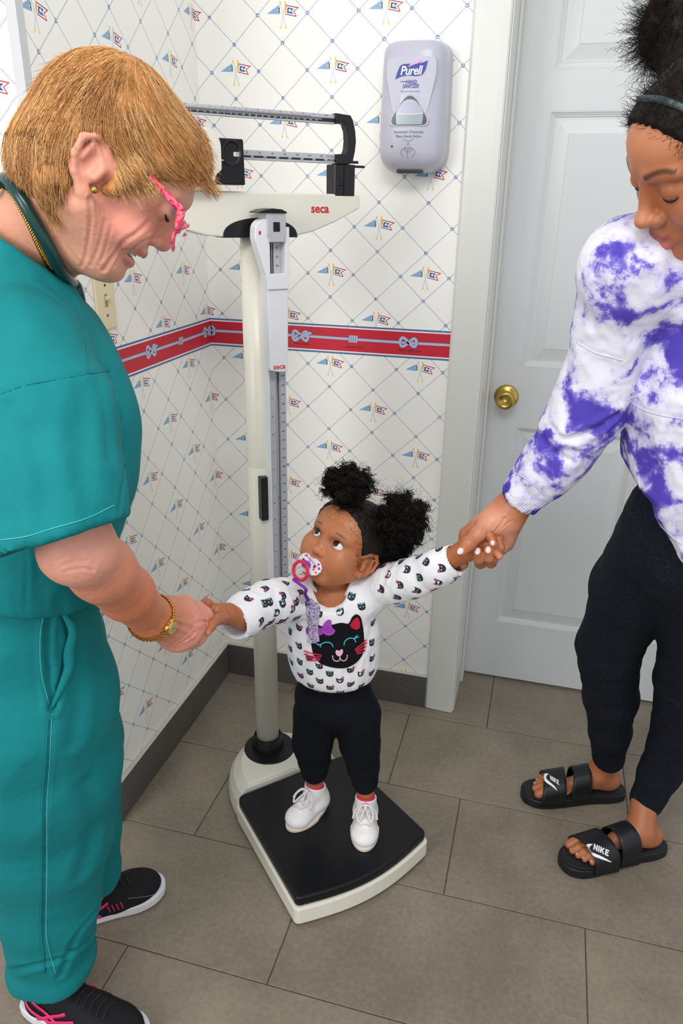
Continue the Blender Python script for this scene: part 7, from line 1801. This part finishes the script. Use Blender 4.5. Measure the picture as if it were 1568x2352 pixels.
# --- leggings
LG = NT('dark_heather_jersey', .88, 0, .15); fl_ = LG.noise(LG.scale(LG.pos(), (1, 1, 5.)), 260., 2., .6, .3); LG.color(LG.mix(LG.step(fl_, .60, .74), sRGB(19, 23, 33), sRGB(66, 78, 98))); LG.bump(LG.noise(LG.pos(), 500., 2.), .25, .001); LG = LG.m
def legs(F):
    F.cap(at(1620, 1190, 1.22), at(1600, 1260, 1.25), .105, .105, k=.02)
    F.chain([at(1565, 1200, 1.25), at(1452, 1350, 1.43), at(1398, 1488, 1.58), at(1402, 1600, 1.715), at(1400, 1680, 1.81), at(1397, 1738, 1.882)], [.092, .074, .0635, .0570, .0460, .0385], k=.02)
    F.chain([at(1660, 1240, 1.21), at(1630, 1400, 1.36), at(1585, 1560, 1.52), at(1562, 1670, 1.645), at(1515, 1775, 1.735), at(1484, 1838, 1.775)], [.095, .082, .066, .058, .0440, .0375], k=.02)
    for c, r_ in ((at(1397, 1520, 1.62), .063), (at(1398, 1545, 1.65), .0605), (at(1580, 1600, 1.57), .0645)): F.cap(c, c + np.array([0, 0, .003]), r_, k=.006)
lv, lq = field_world(np.minimum.reduce([an1, an2, at(1565, 1200, 1.25)]) - .15, np.maximum.reduce([an1, an2, at(1660, 1240, 1.21)]) + .14, .0050, legs); lv = fold(lv, lq, .0018, .035, Rn, 2.2, 51); MW('leggings', fast_mesh('leggings', lv, lq), LG)

# --- slide sandals
SLB = simple('black_moulded_rubber', (20, 22, 27), .42, 0, .4, .08, 60., .2, 300.); SLF = simple('black_footbed', (24, 25, 29), .65, bump=.4, bsc=600.); LOGOW = simple('white_print', (236, 236, 240), .4)
def glyphs():
    q = .22
    return [[(0, 0), (0, 1), (.24, 1), (.62, .42), (.62, 1), (.9, 1), (.9, 0), (.66, 0), (.27, .58), (.27, 0)], [(1.05, 0), (1.05, 1), (1.33, 1), (1.33, 0)],
            [(1.48, 0), (1.48, 1), (1.76, 1), (1.76, .62), (2.1, 1), (2.44, 1), (2.02, .54), (2.5, 0), (2.14, 0), (1.76, .42), (1.76, 0)],
            [(2.62, 0), (2.62, 1), (3.4, 1), (3.4, .78), (2.9, .78), (2.9, .62), (3.3, .62), (3.3, .40), (2.9, .40), (2.9, .22), (3.4, .22), (3.4, 0)]]
def slide(par, heel, toe, s, swoosh, to, tx, ty):
    M = Mof(heel, toe); out = [(-.006, -.135), (-.024, -.124), (-.031, -.09), (-.030, -.04), (-.034, .02), (-.042, .06), (-.041, .10), (-.026, .128), (0, .138), (.024, .132), (.042, .108), (.046, .07), (.041, .02), (.034, -.04), (.033, -.09), (.025, -.124), (.008, -.135)]
    o2 = [(x * s, y) for x, y in spline(out, 70)[:-1]]
    bm = prism(o2, .001, .025, 'z', .0035, 3); so = link('slide_sandal', bm_mesh('slide_sandal', bm), SLB); so.matrix_world = Matrix.Translation(V(M[:3, 3])) @ Matrix.Rotation(yaw_to(heel, toe), 4, 'Z')
    o3 = [(x * .88, y * .955) for x, y in o2]; link('footbed', bm_mesh('footbed', prism(o3, .0245, .0275, 'z', .0008, 1)), SLF, so)
    bm = bmesh.new()
    for k in range(9): box(-.046, .046, -.12 + k * .03, -.104 + k * .03, .0105, .0125, bm=bm)
    for nm, y0, wd_, top, lean in (('front_strap', .058, .053, .079, .010), ('rear_strap', -.010, .042, .096, .006)):
        rows = []; n_a = 26
        for j in range(9):
            v_ = j / 8 - .5; row = []
            for i in range(n_a + 1):
                a = math.pi * i / n_a; hw = .0475 if nm == 'front_strap' else .0400
                x = hw * math.cos(a) * (1 - .0 * v_); z = .012 + (top - .012 - .012 * (v_ + .5) * (1 if nm == 'front_strap' else .9)) * max(0.0, math.sin(a)) ** .52; y = y0 - v_ * -wd_ * (1 + .15 * abs(math.cos(a))) + lean * math.cos(a) * s
                row.append((x, y, z))
            rows.append(row)
        bm = bmesh.new(); g = [[bm.verts.new(p) for p in r] for r in rows]
        for r_, r2 in zip(g[:-1], g[1:]):
            for i in range(n_a): bm.faces.new((r_[i], r_[i + 1], r2[i + 1], r2[i]))
        bmesh.ops.recalc_face_normals(bm, faces=bm.faces[:]); bmesh.ops.solidify(bm, geom=bm.faces[:], thickness=.0045)
        me = bm_mesh(nm, bm, True); st_ = link(nm, me, SLB, so)
        if nm == 'front_strap':
            Mw = np.array(Matrix.Translation(V(M[:3, 3])) @ Matrix.Rotation(yaw_to(heel, toe), 4, 'Z')); vw = xf(np.array([tuple(v.co) for v in me.vertices]), Mw)
            bv = BVHTree.FromPolygons([tuple(p) for p in vw], [tuple(p.vertices) for p in me.polygons]); Mi = np.linalg.inv(Mw)
            cvx = lambda p: (1160 + p[0] / 3.843, 1700 + p[1] / 3.843)
            pcs = [(spline(swoosh + [swoosh[0]], 60)[:-1], 'emblem')] + [([(to[0] + tx[0] * x / 3.4 + ty[0] * y, to[1] + tx[1] * x / 3.4 + ty[1] * y) for x, y in g_], 'lettering') for g_ in glyphs()]
            for pl, nm2 in pcs:
                o = patch(nm2, pl, LOGOW, so, .0012, 3., cvx, True, bv); me2 = o.data
                for v in me2.vertices: v.co = V(xf(np.array([tuple(v.co)]), Mi)[0])
    keep_world(so, par); so.name = 'slide_sandal'; return so
slide(mo, h1, t1, -1, [(385, 299), (350, 298), (334, 318), (336, 345), (362, 376), (410, 408), (458, 445), (428, 402), (388, 366), (366, 345), (364, 322)], (398, 352), (78, 46), (-6, -42))
slide(mo, h2, t2, 1, [(772, 918), (725, 920), (698, 945), (697, 972), (728, 1002), (800, 1034), (938, 1077), (858, 1030), (795, 1004), (752, 984), (742, 962), (750, 938)], (775, 966), (132, 60), (8, -52))
